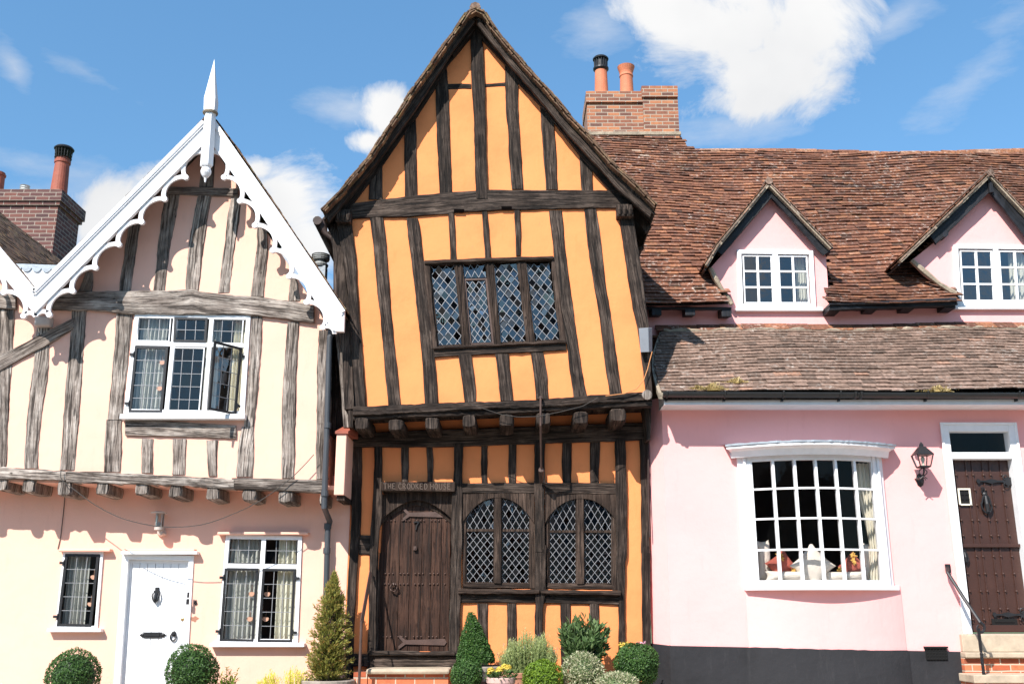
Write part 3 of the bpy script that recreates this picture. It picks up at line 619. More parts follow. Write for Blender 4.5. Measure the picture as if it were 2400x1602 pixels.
for c, x0, x1, y0, y1 in (('F', 128, 232, -28, 55), ('F', 1975, 2080, -62, 18)):   # carved bracket heads
    mb = MB(); a = P(S(c, x0, y1), 11.86); b = P(S(c, x1, y0), 11.86); mb.box(a.x, b.x, 11.86, 12.1, a.z, b.z)
    for k in range(3): xx = a.x + (b.x - a.x) * (k + .5) / 3; mb.tube([(xx, 11.86, a.z + .02), (xx, 11.845, (a.z + b.z) / 2), (xx, 11.86, b.z - .02)], [.02, .028, .02], 8)
    mb.build('bracket', DT, ch, bevel=.01)
GT = MT['grey_timber']
stud(ch, DT, [('F', [(90, 120, 150), (500, 160, 190), (900, 183, 225), (1400, 213, 245)])], 12.1, 'side_board', proud=.06, back=.3)
stud(ch, GT, [('F', [(780, 128, 205), (1000, 150, 212), (1400, 180, 238)])], 12.2, 'side_board', proud=.05, back=.3)
stud(ch, DT, [('F', [(760, 70, 180), (1000, 75, 190), (1450, 70, 230)])], 12.45, 'side_board', proud=.03, back=.3)
rail(ch, MT['brown_timber'], [('F', [(713, 305, 326), (1100, 292, 314), (1556, 277, 298)])], YC, 'window_head', proud=.06)
rail(ch, DT, [('F', [(778, 883, 942), (1200, 862, 918), (1640, 838, 892)])], YC, 'window_sill_beam', proud=.035)
rail(ch, MT['brown_timber'], [('F', [(772, 873, 890), (1200, 852, 868), (1638, 828, 845)])], YC, 'window_sill', proud=.07)
for x, y in ((940, 1378), (1252, 1360)):
    a = P(S('E', x - 35, y + 9), 11.95); b = P(S('E', x + 32, y - 9), 11.95); mb = MB(); mb.box(a.x, b.x, 11.955, 11.99, a.z, b.z); mb.build('mortise', MT['mortise_dark'], ch)  # dark blocks on the tie beam, painting the shade of its empty notches
# bressumer: two mouldings and a ledge
rail(ch, DT, [('F', [(243, 1262, 1322), (700, 1248, 1302), (1100, 1232, 1282), (1500, 1212, 1262), (1850, 1190, 1242), (2205, 1168, 1222)])], YC, 'jetty_beam', proud=.06, back=.1, wob=.008, seg=.05, rough=.008)
rail(ch, DT, [('F', [(245, 1322, 1352), (700, 1302, 1334), (1100, 1282, 1316), (1500, 1262, 1296), (1850, 1242, 1276), (2205, 1222, 1262)])], YC, 'jetty_beam', proud=.02, back=.1, wob=.006, seg=.05, rough=.006)
mb = MB(); c = P(S('G', 2172, 68), 11.92); mb.tube([c, c + Vector((0, .2, 0))], .062, 14); mb.build('beam_end', GT, ch)
for i, (x, y0, y1, hw) in enumerate([(302, 212, 300, 50), (525, 226, 306, 52), (762, 214, 300, 48), (1005, 198, 286, 47), (1250, 192, 280, 49), (1492, 184, 270, 49), (1738, 176, 264, 50), (1982, 156, 250, 54)]):
    mb = MB(); a = P(S('G', x - hw, y1), 11.98); b = P(S('G', x + hw, y0), 11.98); h = b.z - a.z; w = b.x - a.x; vs = []
    for y, s in ((11.965, .80), (11.99, .95), (12.06, 1.0), (12.62, 1.0)):
        for k in range(12):
            an = 2 * pi * k / 12; ex = abs(cos(an)) ** .45 * (1 if cos(an) > 0 else -1); ez = abs(sin(an)) ** .45 * (1 if sin(an) > 0 else -1)
            vs.append(Vector(((a.x + b.x) / 2 + ex * w / 2 * s + rnd.uniform(-.005, .005), y, (a.z + b.z) / 2 + ez * h / 2 * s + rnd.uniform(-.005, .005))))
    mb.add(vs, [(r * 12 + k, r * 12 + (k + 1) % 12, (r + 1) * 12 + (k + 1) % 12, (r + 1) * 12 + k) for r in range(3) for k in range(12)] + [tuple(range(12))]); mb.build('joist', DT, ch)
rail(ch, DT, [('G', [(243, 318, 415), (600, 304, 410), (1000, 290, 403), (1500, 270, 388), (2172, 250, 362)])], YL, 'wall_plate', proud=.05)
# ground floor framing
stud(ch, DT, [('G', [(410, 240, 303), (700, 236, 300), (1000, 226, 290)]), ('H', [(100, 330, 386), (500, 312, 366), (800, 300, 352), (1400, 296, 345)])], YL, 'corner_post', proud=.05, back=.2)
stud(ch, DT, [('G', [(410, 382, 432), (640, 378, 432), (900, 365, 432)]), ('H', [(100, 460, 515), (400, 452, 500), (880, 438, 492), (1000, 436, 490)])], YL, 'post', proud=.05)
for a, b, t, bt in ((558, 608, 400, 640), (728, 768, 395, 640), (1082, 1127, 385, 645), (1263, 1315, 380, 645), (1615, 1675, 370, 645), (1795, 1858, 365, 645)):
    m = rnd.uniform(-6, 6); stud(ch, DT, [('G', [(t, a + m, b + m), ((t + bt) / 2, a, b + 2), (bt, a + 2, b - 2)])], YL)
stud(ch, DT, [('G', [(390, 907, 966), (640, 902, 962), (870, 888, 962), (1100, 888, 958)]), ('H', [(300, 972, 1040), (600, 965, 1035), (915, 962, 1030)])], YL, 'post', proud=.06)
stud(ch, DT, [('G', [(375, 1437, 1504), (640, 1435, 1503), (900, 1436, 1503), (1119, 1432, 1505)]), ('H', [(200, 1512, 1582), (500, 1515, 1580), (590, 1515, 1565), (1300, 1514, 1562)])], YL, 'post', proud=.06, wob=.007)
stud(ch, DT, [('G', [(365, 1962, 2032), (640, 1968, 2037), (900, 1972, 2040), (1119, 1975, 2042)]), ('H', [(300, 2028, 2095), (560, 2048, 2090), (900, 2052, 2090), (1300, 2052, 2090)])], YL, 'post', proud=.05)
stud(ch, DT, [('G', [(360, 2125, 2182), (700, 2132, 2190), (1119, 2136, 2194)]), ('H', [(200, 2198, 2252), (600, 2200, 2253), (1400, 2202, 2258)])], YL, 'corner_post', proud=.05, back=.3)
stud(ch, DT, [('G', [(150, 2150, 2200), (260, 2165, 2200), (365, 2168, 2192)])], YL, 'corner_post', proud=.3, back=.1)
rail(ch, DT, [('G', [(960, 645, 712), (1435, 645, 714)])], YL, 'lintel', proud=.045); rail(ch, DT, [('G', [(1503, 645, 718), (1966, 645, 718)])], YL, 'lintel', proud=.045)
rail(ch, DT, [('G', [(283, 985, 1115), (362, 985, 1115)])], YL, 'rail', proud=.02)
for xa, xb in ((1145, 1212), (1333, 1395), (1675, 1742), (1862, 1925)): stud(ch, DT, [('H', [(582, xa, xb), (760, xa + 3, xb), (1300, xa + 2, xb)])], YL, proud=.02)
rail(ch, DT, [('H', [(1030, 505, 576), (1512, 505, 580)])], YL, 'rail', proud=.03); rail(ch, DT, [('H', [(1563, 510, 580), (2050, 515, 588)])], YL, 'rail', proud=.03)
BT = MT['brown_timber']
# arched front windows
def arched(sp, lights, tr, wn):
    (x0, x1, yt, yb, ax0, ax1, ap, spy) = sp       # board edges and the arch, crop G
    arc = []
    for k in range(21):
        t = k / 20; e = abs(2 * t - 1); arc.append((ax0 + (ax1 - ax0) * t, spy + (ap - spy) * (1 - e ** 2.3)))
    mb = MB(); mb.prism([[(p.x, p.z) for p in poly('G', [(x0, yt), (x1, yt), (x1, spy + 40), (ax1, spy)] + arc[::-1][1:-1] + [(ax0, spy), (x0, spy + 40)], YL)]], YL - .035, YL + .02)
    wf = mb; w = wf.build('window', BT, ch)
    for (a, b, c, d) in lights:                    # each light: top-left,top-right,bottom-right,bottom-left
        fr = MB(); ld = MB(); gl = MB(); g2 = MB(); q = Quad([a, b, c, d], YL + .03); q.ring(fr, .012, .03, -.01); tv = tr
        q.bar(fr, 0, tv, 1, tv, .03, .025); up = q.sub(.02, .0, .98, tv - .012); lo = q.sub(.02, tv + .012, .98, .99)
        diamonds(ld, gl, up, 3.9, 2.8, w=.0058); diamonds(ld, g2, lo, 3.9, 5.7, w=.0058); fr.build('frame', BT, w); ld.build('lead_lattice', MT['lead_came'], w); gl.build('pane', MT['glass_old'], w, recalc=False); g2.build('pane', MT['glass_old'], w, recalc=False)
    full = Quad([S('G', ax0 - 5, ap), S('G', ax1 + 5, ap), lights[1][2], lights[0][3]], YL + .06)
    mb = MB(); l0, l1 = lights[0], lights[1]
    q = Quad([l0[1], l1[0], l1[3], l0[2]], YL + .02); mb.hexa([q.pt(0, 0, .05), q.pt(1, 0, .05), q.pt(1, 1, .05), q.pt(0, 1, .05), q.pt(0, 0, -.02), q.pt(1, 0, -.02), q.pt(1, 1, -.02), q.pt(0, 1, -.02)]); mb.build('mullion', BT, w)
    recess(w, full, .8); return w
H = lambda x, y: S('H', x, y)
G = lambda x, y: S('G', x, y)
w1 = arched((958, 1432, 712, 880, 985, 1405, 744, 872), [(G(985, 735), G(1172, 735), H(1250, 452), H(1068, 452)), (G(1216, 735), G(1405, 735), H(1478, 455), H(1295, 455))], .395, 1)
w2 = arched((1503, 1970, 716, 880, 1520, 1955, 750, 875), [(G(1528, 740), G(1707, 740), H(1780, 458), H(1600, 458)), (G(1753, 740), G(1942, 740), H(2005, 458), H(1825, 458))], .40, 2)
for (a, b) in (((1055, 452, 482), (1500, 455, 488)), ((1590, 455, 488), (2035, 462, 495))): rail(ch, BT, [('H', [a, b])], YL, 'window_rail', proud=.01)
for a, b in (((1022, 488, 520), (1540, 490, 520)), ((1552, 492, 522), (2062, 500, 530))): rail(ch, BT, [('H', [a, b])], YL, 'window_sill', proud=.10)
for c, y0, y1, xa0, xb0, xa1, xb1 in (('H', 0, 480, 1050, 1070, 1048, 1066), ('H', 0, 485, 1478, 1516, 1480, 1516), ('H', 0, 485, 1580, 1600, 1582, 1598), ('H', 0, 495, 2004, 2030, 2008, 2048)):
    stud(ch, BT, [(c, [(y0, xa0, xb0), (y1, xa1, xb1)])], YL, 'window_jamb', proud=.01)
stud(ch, BT, [('G', [(850, 958, 984), (1119, 958, 982)])], YL, 'window_jamb', proud=.01)
# upper window: four lights
uq = Quad([S('F', 728, 318), S('F', 1560, 288), S('F', 1640, 845), S('F', 785, 888)], YC + .02)
mb = MB(); uq.ring(mb, .045, .04, -.03); w3 = mb.build('window', BT, ch)
lt = [((752, 345), (908, 340), (960, 870), (790, 880)), ((962, 338), (1112, 335), (1168, 858), (1010, 864)), ((1168, 338), (1318, 330), (1382, 850), (1214, 858)), ((1380, 332), (1530, 328), (1598, 832), (1436, 840))]
for i, l in enumerate(lt):
    q = Quad([S('F', *p) for p in l], YC + .03); ld = MB(); gl = MB()
    if i == 1:
        fr = MB(); g2 = MB()
        up = q.sub(.03, 0, .97, .165); lo = q.sub(.1, .21, .9, .97); diamonds(ld, g2, up, 3, 1, tilt=.15, w=.007); diamonds(ld, gl, lo, 3, 7, tilt=.15, w=.007); q.sub(0, .18, 1, 1).ring(fr, .022, .03, -.01); fr.build('frame', MT['rusty_iron'], w3); g2.build('pane', MT['glass_old'], w3, recalc=False)
    else: diamonds(ld, gl, q, 3, 8, tilt=.15, w=.007)
    ld.build('lead_lattice', MT['lead_came'], w3); gl.build('pane', MT['glass_old'], w3, recalc=False)
for l, r in ((0, 1), (1, 2), (2, 3)):
    q = Quad([S('F', *lt[l][1]), S('F', *lt[r][0]), S('F', *lt[r][3]), S('F', *lt[l][2])], YC + .0)
    m = MB(); m.hexa([q.pt(u, v, .03 if 0 else .015) for u, v in ((0, -.02), (1, -.02), (1, 1.02), (0, 1.02))] + [q.pt(u, v, -.06) for u, v in ((0, -.02), (1, -.02), (1, 1.02), (0, 1.02))])
    for u in (.25, .75): q.bar(m, u, 0, u, 1, .02, .012, off=.015)
    m.build('mullion', BT, w3)
stud(w3, BT, [('F', [(310, 706, 747), (600, 722, 768), (885, 752, 797)])], YC, 'jamb', proud=.03); stud(w3, BT, [('F', [(285, 1540, 1564), (600, 1570, 1606), (840, 1602, 1642)])], YC, 'jamb', proud=.03)
recess(w3, uq, .9)
# front door
dq = Quad([G(432, 752), G(888, 752), H(962, 888), H(490, 888)], YL + .12)
mb = MB(); npl = 7; cuts = [0, .15, .29, .44, .60, .73, .87, 1.0]
for k in range(npl):
    q = dq.sub(cuts[k] + .004, 0, cuts[k + 1] - .004, 1); o = .012 + rnd.uniform(-.004, .008)
    a, b, c, d = q.c; uo = rnd.uniform(0, 20); w_ = q.w; h_ = q.h
    vs = [v + q.n * o for v in q.c] + [v - q.n * .03 for v in q.c]
    mb.add(vs, [(0, 1, 2, 3), (0, 4, 7, 3), (1, 5, 6, 2)], [[(uo, 0), (uo + w_, 0), (uo + w_, h_), (uo, h_)]] + [[(0, 0), (.02, 0), (.02, h_), (0, h_)]] * 2, rnd.random())
mb.hexa([p - dq.n * .004 for p in dq.c] + [p - dq.n * .05 for p in dq.c]); door = mb.build('door', MT['door_oak'], ch)
mb = MB(); arc = []
for k in range(25):
    t = k / 24; e = abs(2 * t - 1); arc.append((442 + (884 - 442) * t, 872 + (755 - 872) * (1 - e ** 1.75)))
mb.prism([[(p.x, p.z) for p in poly('G', [(425, 700), (905, 700), (905, 905), (884, 880)] + arc[::-1] + [(442, 905), (425, 905)], YL)]], YL + .035, YL + .11); mb.build('door_frame', BT, ch)
mb = MB()
for i in range(len(arc) - 1):
    a, b = P(S('G', *arc[i]), YL + .11), P(S('G', *arc[i + 1]), YL + .11); dn = Vector((0, 0, -.075)); mb.hexa([a + Vector((0, -.02, 0)), b + Vector((0, -.02, 0)), b + Vector((0, -.02, 0)) + dn, a + Vector((0, -.02, 0)) + dn, a, b, b + dn, a + dn])
mb.build('door_moulding', BT, ch)
stud(ch, DT, [('H', [(0, 505, 522), (500, 494, 512), (888, 482, 500)])], YL, 'door_post', proud=.0, back=.12)
rail(ch, DT, [('G', [(425, 640, 700), (700, 640, 700), (912, 640, 700)])], YL, 'lintel', proud=.045, back=.15)
nq = Quad([G(432, 642), G(915, 642), G(912, 704), G(436, 697)], YL - .05)
mb = MB(); mb.hexa([p + NF * .05 for p in nq.c] + list(nq.c)); nb = mb.build('name_board', BT, ch)
nq2 = Quad([p + NF * .05 for p in nq.c], 0); mb = MB(); stroke(mb, nq2, 'THE CROOKED HOUSE', .60, .043, .0155, .0065, .003, start=.03); mb.build('letters', MT['letter_light'], nb)
npt = []
for v in (.148, .50, .568, .908):
    for k in range(17):
        u = .10 + k * .052
        if (k % 4) == 3: continue
        npt.append(dq.pt(u, v, .02))
nails(door, npt, [(.011, 0), (.009, .008), (.004, .012), (0.0005, .013)], MT['rusty_iron'])
for yv, xa, xb in ((.106, .33, .96), (.942, .33, .97)):       # strap hinges with a forked end
    mb = MB(); q = dq; c = [(xa + .08, -.013), (xb - .03, -.022), (xb, .0), (xb - .03, .02), (xa + .08, .013), (xa - .01, .045), (xa - .015, .025), (xa + .045, 0), (xa - .01, -.028), (xa, -.045)]
    pts = [dq.pt(u, yv + w_, .03) for u, w_ in c]; mb.add(pts + [p - dq.n * .012 for p in pts], [tuple(range(len(c)))] + [(i, (i + 1) % len(c), len(c) + (i + 1) % len(c), len(c) + i) for i in range(len(c))]); mb.build('strap_hinge', MT['rusty_iron'], door)
mb = MB(); c = P(H(608, 480), YL + .06); r = .048
mb.tube([c + Vector((r * .85 * sin(a), .01 * sin(6 * a), r * cos(a))) for a in [2 * pi * k / 40 for k in range(41)]], [.0075 + .002 * sin(k * 1.9) for k in range(41)], 6, cap=False)
mb.tube([c + Vector((0, .05, r)), c + Vector((0, -.01, r)), c + Vector((0, -.015, r - .02))], .009, 8); mb.build('ring_handle', MT['rusty_iron'], door)
mb = MB(); c = P(H(741, 227), YL); mb.box(c.x - .02, c.x + .02, YL + .07, YL + .115, c.z - .024, c.z + .024); mb.tube([c + Vector((0, .09, 0)), c + Vector((0, .06, 0))], .008); mb.build('spy_hole', MT['rusty_iron'], door, bevel=.004)
mb = MB(); q = Quad([H(738, 60), H(772, 60), H(768, 112), H(736, 112)], YL + .102); stroke(mb, q, '7', 1, 1, 0, .012, .012); mb.build('number', MT['iron'], door)
# threshold and brick steps
rail(ch, DT, [('H', [(452, 886, 913), (998, 890, 916)])], YL, 'threshold', proud=.10, back=.1); rail(ch, DT, [('H', [(418, 914, 988), (700, 916, 990), (1025, 916, 990)])], YL, 'threshold', proud=.05, back=.1)
rail(ch, DT, [('H', [(330, 905, 985), (440, 905, 988)])], YL, 'sill_beam', proud=.05); 
a = P(H(430, 1035), 12.15); b = P(H(968, 1000), 12.15); mb = MB(); mb.box(a.x + .02, b.x - .02, 12.2, 12.6, gz(0) - .4, a.z); mb.build('step_riser', MT['brick_red'], ch)
mb = MB(); mb.box(a.x, b.x, 12.13, 12.6, a.z, b.z); mb.build('step_stone', MT['stone'], ch, bevel=.025)
mb = MB(); mb.box(a.x - .15, a.x + .01, 12.2, 12.6, gz(0) - .4, a.z + .02); mb.build('step_riser', MT['brick_red'], ch)
a2 = a.z - .19
mb = MB(); mb.box(a.x - .02, b.x - .05, 11.85, 12.2, a2 - .1, a2); mb.build('step_stone', MT['stone'], ch, bevel=.02); mb = MB(); mb.box(a.x, b.x - .07, 11.88, 12.2, gz(0) - .4, a2 - .1); mb.build('step_riser', MT['brick_red'], ch)
# iron rod from the jetty to the middle post, alarm box, cable, rain pipe
mb = MB(); t0 = P(G(1474, 85), 11.88); t1 = P(G(1474, 270), 11.90); t2 = P(G(1478, 560), 12.30); t3 = P(G(1478, 640), 12.5)
mb.tube([t0, t1, t2, t3], .013, 8); mb.tube([t2 + Vector((0, 0, .03)), t2, t3], [.02, .038, .02], 8); mb.tube([t0 + Vector((0, .05, .0)), t0], .02); mb.build('tie_rod', MT['rusty_iron'], ch)
mb = MB(); q = [P(S('F', x, y), 11.86) for x, y in ((2118, 752), (2180, 748), (2185, 908), (2128, 910))]; q2 = [P(S('F', x, y), 12.0) for x, y in ((2118, 752), (2206, 748), (2206, 908), (2128, 910))]; mb.hexa(q + q2); mb.build('alarm_box', MT['box_grey'], ch, bevel=.006)
mb = MB(); mb.tube([P(S('F', x, y), 11.9) for x, y in ((2205, 905), (2190, 960), (2175, 1020), (2150, 1090), (2100, 1150), (2020, 1180), (1900, 1195))], .006, 6); mb.build('orange_cable', MT['cable_orange'], ch)
mb = MB(); mb.tube([P(S('F', x, y), 11.88) for x, y in ((1000, 1240), (1100, 1278), (1220, 1318), (1330, 1333), (1450, 1330), (1600, 1300), (1750, 1262), (1850, 1205))], .004, 6); mb.build('loose_cable', MT['cable'], ch)
mb = MB(); mb.tube([P(S('G', x, y), 12.5) for x, y in ((2195, 200), (2180, 400), (2178, 700), (2190, 1000))], .008, 6); mb.build('pipe', MT['rust_pipe'], ch)
mb = MB(); hp = [P(S('F', x, y), 12.2) for x, y in ((28, 55), (45, 95), (62, 130), (110, 165), (150, 215), (180, 270), (185, 340))]
mb.tube(hp, [.085, .065, .04, .04, .045, .055, .055][:7], 10); mb.tube([P(S('N', 222, 340), 12.25), P(S('N', 222, 520), 12.25), P(S('N', 222, 700), 12.25)], .035, 10)
mb.build('rain_pipe', MT['rust_pipe'], ch, smooth=True)
mb = MB(); e = P(S('F', 10, 45), 12.1); mb.tube([e + Vector((0, y, 0)) for y in (0, 2.5, 5)], .06, 10); mb.build('gutter', MT['rust_pipe'], ch)

# handrail by the orange house steps
hr = thing('handrail', (P(H(398, 1098), 12.0).x, 12.0, gz(-1)), 'thin rusty iron handrail sloping up at the left of the brown arched door', 'handrail')
mb = MB(); a = P(H(460, 380), 12.5); b = P(H(402, 700), 11.98); d = b - a; mb.beam(a, b, .05, .012, Vector((.75, -.66, 0))); mb.build('rail', MT['rusty_iron'], hr)
mb = MB(); mb.tube([b + Vector((0, 0, .02)), b + Vector((0, 0, -.4)), Vector((b.x, b.y, gz(-1) - .2))], .016, 8); mb.build('post', MT['rusty_iron'], hr)
# ================================================================ the cream house on the left
YU, YB = 12.15, 12.6
lh = thing('timber_framed_house', (-4.6, 12.6, gz(-4.6)), 'cream plastered house with silvery timbers, white fretted gable boards and a white spike finial', 'house')
GT = MT['grey_timber']; WW = MT['window_white']; WP = MT['white_paint']; IR = MT['iron']
def Sl(c, *p): return [S(c, x, y) for x, y in p]
up_out = Sl('A', (1370, 900)) + Sl('B', (1560, -170), (1760, 140), (1960, 440), (2130, 690), (2135, 800)) + Sl('C', (2120, 315), (1530, 275), (1000, 258), (430, 232), (-330, 220)) + Sl('B', (-330, 100), (-60, 200), (120, 420), (228, 560), (500, 300), (900, -90))
wu = Sl('B', (888, 657), (1645, 670), (1602, 1325), (812, 1312))
wall(lh, 'cream_plaster', [up_out, wu], YU, name='upper_wall')
wl = Sl('C', (1475, 590), (1980, 600), (1952, 1300), (1418, 1300)); ws = Sl('C', (415, 703), (682, 703), (640, 1207), (365, 1207)); wd = Sl('C', (803, 722), (1268, 732), (1200, 1850), (725, 1850))
wall(lh, 'cream_plaster', [Sl('C', (-420, 205), (2290, 205)) + Sl('H', (330, 0), (300, 600), (296, 1500)) + Sl('C', (-420, 2200)), wl, ws, wd], YB, name='lower_wall')
a = P(S('C', -400, 235), YU); b = P(S('C', 2230, 300), YU); mb = MB(); mb.hexa([a, b, b + Vector((0, 0, .05)), a + Vector((0, 0, .05))] + [v + Vector((0, .47, 0)) for v in (a, b, b + Vector((0, 0, .05)), a + Vector((0, 0, .05)))]); mb.build('jetty_floor', MT['cream_plaster'], lh)
sidewall(lh, 'cream_plaster', Sl('B', (2130, 690), (2140, 1560)) + Sl('C', (2130, 310)), YU + .03, 16.5)
B_st = [[('B', [(385, 560, 607), (510, 508, 600)])], [('B', [(60, 845, 918), (250, 815, 890), (512, 780, 855)])], [('A', [(1262, 1085, 1178)]), ('B', [(0, 1062, 1155), (250, 1030, 1110), (507, 1000, 1082)])],
        [('A', [(1030, 1330, 1412), (1225, 1303, 1395)])], [('A', [(1280, 1295, 1385)]), ('B', [(0, 1272, 1365), (250, 1232, 1330), (502, 1212, 1298)])], [('A', [(1285, 1510, 1582)]), ('B', [(0, 1490, 1570), (250, 1465, 1532), (518, 1430, 1506)])],
        [('B', [(60, 1688, 1748), (250, 1680, 1755), (400, 1655, 1736), (542, 1638, 1722)])], [('B', [(395, 1905, 1930), (450, 1898, 1955), (572, 1888, 1968)])],
        [('B', [(625, -20, 92), (900, -30, 80), (1200, -32, 60), (1560, -32, 45)]), ('C', [(155, -32, 38)])], [('B', [(725, 235, 326), (900, 228, 320), (1100, 205, 305), (1300, 180, 272), (1560, 158, 250)]), ('C', [(158, 155, 248)])],
        [('B', [(622, 470, 572), (900, 450, 547), (1200, 425, 526), (1560, 402, 497)]), ('C', [(168, 388, 486)])], [('B', [(640, 765, 866), (900, 745, 840), (1100, 725, 820), (1350, 702, 800)])],
        [('B', [(1350, 695, 800), (1560, 683, 797)]), ('C', [(182, 680, 786)])], [('B', [(668, 1645, 1716), (900, 1635, 1706), (1200, 1618, 1686), (1395, 1602, 1665)])],
        [('B', [(1397, 1588, 1665)]), ('C', [(40, 1555, 1660), (212, 1544, 1652)])], [('B', [(712, 1880, 1956), (1000, 1862, 1942), (1200, 1850, 1940), (1560, 1845, 1932)]), ('C', [(222, 1836, 1922)])],
        [('B', [(765, 2090, 2172), (1000, 2080, 2165), (1300, 2075, 2160), (1560, 2065, 2150)]), ('C', [(228, 2065, 2145)])],
        [('B', [(1475, 930, 1004)]), ('C', [(100, 925, 1000), (188, 918, 998)])], [('B', [(1478, 1135, 1222)]), ('C', [(198, 1128, 1212)])], [('B', [(1486, 1350, 1422), (1560, 1352, 1420)]), ('C', [(208, 1357, 1416)])]]
for s_ in B_st: stud(lh, GT, s_, YU, proud=rnd.uniform(.012, .022), wob=.007, seg=.06)
rail(lh, GT, [('A', [(1100, 1222, 1272), (1350, 1226, 1280), (1560, 1232, 1286)])], YU, 'collar', proud=.03)
rail(lh, GT, [('B', [(340, 518, 632), (600, 510, 628), (800, 510, 650), (1000, 506, 655), (1200, 498, 662), (1260, 492, 662), (1320, 508, 662), (1500, 530, 660), (1700, 548, 665), (1900, 575, 690), (2055, 602, 712)])], YU, 'tie_beam', proud=.06, wob=.008, seg=.05)
rail(lh, GT, [('B', [(-330, 490, 615), (-60, 500, 622), (100, 522, 628)])], YU, 'tie_beam', proud=.05)
L_ = Sl('B', (480, 684), (400, 722), (300, 770), (150, 850), (0, 925), (-150, 1000)); R_ = Sl('B', (480, 752), (400, 808), (310, 862), (150, 945), (0, 1025), (-150, 1110)); mb = MB(); strip(mb, L_, R_, YU, proud=.035); mb.build('brace', GT, lh)
rail(lh, GT, [('B', [(820, 1350, 1452), (1200, 1365, 1462), (1545, 1385, 1478)])], YU, 'sill_beam', proud=.03)
rail(lh, GT, [('C', [(-330, 140, 222), (-50, 150, 230), (430, 170, 240)])], YU, 'jetty_beam', proud=.07, back=.1, wob=.01, seg=.05, rough=.01)
rail(lh, GT, [('C', [(432, 172, 246), (700, 186, 256), (1000, 202, 268), (1300, 212, 280), (1530, 225, 292)])], YU, 'jetty_beam', proud=.065, back=.1, wob=.01, seg=.05, rough=.01)
rail(lh, GT, [('C', [(1515, 222, 290), (1800, 226, 300), (2125, 233, 318)])], YU, 'jetty_beam', proud=.07, back=.1, wob=.003)
for x, y0, y1, hw in ((-230, 228, 300, 45), (15, 232, 306, 40), (190, 236, 318, 50), (425, 240, 338, 55), (672, 256, 334, 46), (930, 262, 334, 50), (1148, 276, 350, 46), (1392, 292, 366, 46), (1632, 303, 372, 50), (1868, 312, 386, 52), (2112, 322, 400, 22)):
    mb = MB(); a = P(S('C', x - hw, y1), YU - .02); b = P(S('C', x + hw, y0 - 8), YU - .02); w = b.x - a.x; h = b.z - a.z; vs = []
    for y, s in ((YU - .045, .84), (YU - .02, .97), (YU + .1, 1.0), (YB + .02, 1.0)):
        for k in range(12):
            an = 2 * pi * k / 12; ex = abs(cos(an)) ** .4 * (1 if cos(an) > 0 else -1); ez = abs(sin(an)) ** .4 * (1 if sin(an) > 0 else -1)
            vs.append(Vector(((a.x + b.x) / 2 + ex * w / 2 * s + rnd.uniform(-.008, .008), y, (a.z + b.z) / 2 + ez * h / 2 * s + rnd.uniform(-.008, .008))))
    mb.add(vs, [(r * 12 + k, r * 12 + (k + 1) % 12, (r + 1) * 12 + (k + 1) % 12, (r + 1) * 12 + k) for r in range(3) for k in range(12)] + [tuple(range(12))]); mb.build('joist', GT, lh)
# party-wall pier with its tile cap
a = P(G(118, 725), 12.02); b = P(G(203, 325), 12.02)
mb = MB(); mb.box(a.x, b.x, 12.02, 12.7, a.z, b.z); mb.build('pier', MT['cream_plaster'], lh, bevel=.01)
mb = MB(); z = b.z; x0, x1 = a.x - .015, b.x + .02; mb.add([(x0, 12.0, z), (x1, 12.0, z), (x1, 12.0, z + .03), (x0, 12.0, z + .03), (x0 + .08, 12.4, z + .19), (x1 + .06, 12.4, z + .19), (x1 + .06, 12.4, z), (x0, 12.4, z)], [(0, 1, 2, 3), (3, 2, 5, 4), (1, 6, 5, 2), (0, 3, 4, 7), (0, 7, 6, 1), (7, 4, 5, 6)]); mb.build('cap_tile', MT['terracotta'], lh)
mb = MB(); mb.box(a.x + .03, b.x, 12.06, 12.6, a.z - .06, a.z - .0005); mb.build('corbel', MT['brown_timber'], lh)

# gable boards -------------------------------------------------------------
YV = 11.70
def board(outer, inner, name='bargeboard'):
    mb = MB(); o = polys(outer, YV); i = polys(inner, YV); n = len(o)
    loop = [(p.x, p.z) for p in o] + [(p.x, p.z) for p in i[::-1]]; mb.prism([loop], YV, YV + .05)
    for a, b in zip(range(n - 1), range(1, n)):
        for f, w, d in ((.07, .05, .03), (.20, .03, .018), (.96, .022, .012)):
            p = o[a].lerp(i[a], f); q = o[b].lerp(i[b], f); mb.beam(p, q, w, d, NF)
    return mb.build(name, WP, lh)
board(Sl('B', (1335, -608), (865, -135), (400, 330), (228, 500)), Sl('B', (1335, -452), (880, 0), (540, 340), (228, 655)))
board(Sl('B', (1405, -608), (1807, -28), (2045, 322), (2258, 638)), Sl('B', (1402, -438), (1690, -28), (1915, 322), (2186, 772)))
board(Sl('B', (-516, -393), (0, 226), (228, 500)), Sl('B', (-516, -200), (0, 382), (228, 656)))
mb = MB(); mb.prism([[(p.x, p.z) for p in polys(Sl('B', (2180, 772), (2258, 638), (2254, 772)), YV)]], YV - .003, YV + .06); mb.build('board_end', WP, lh)
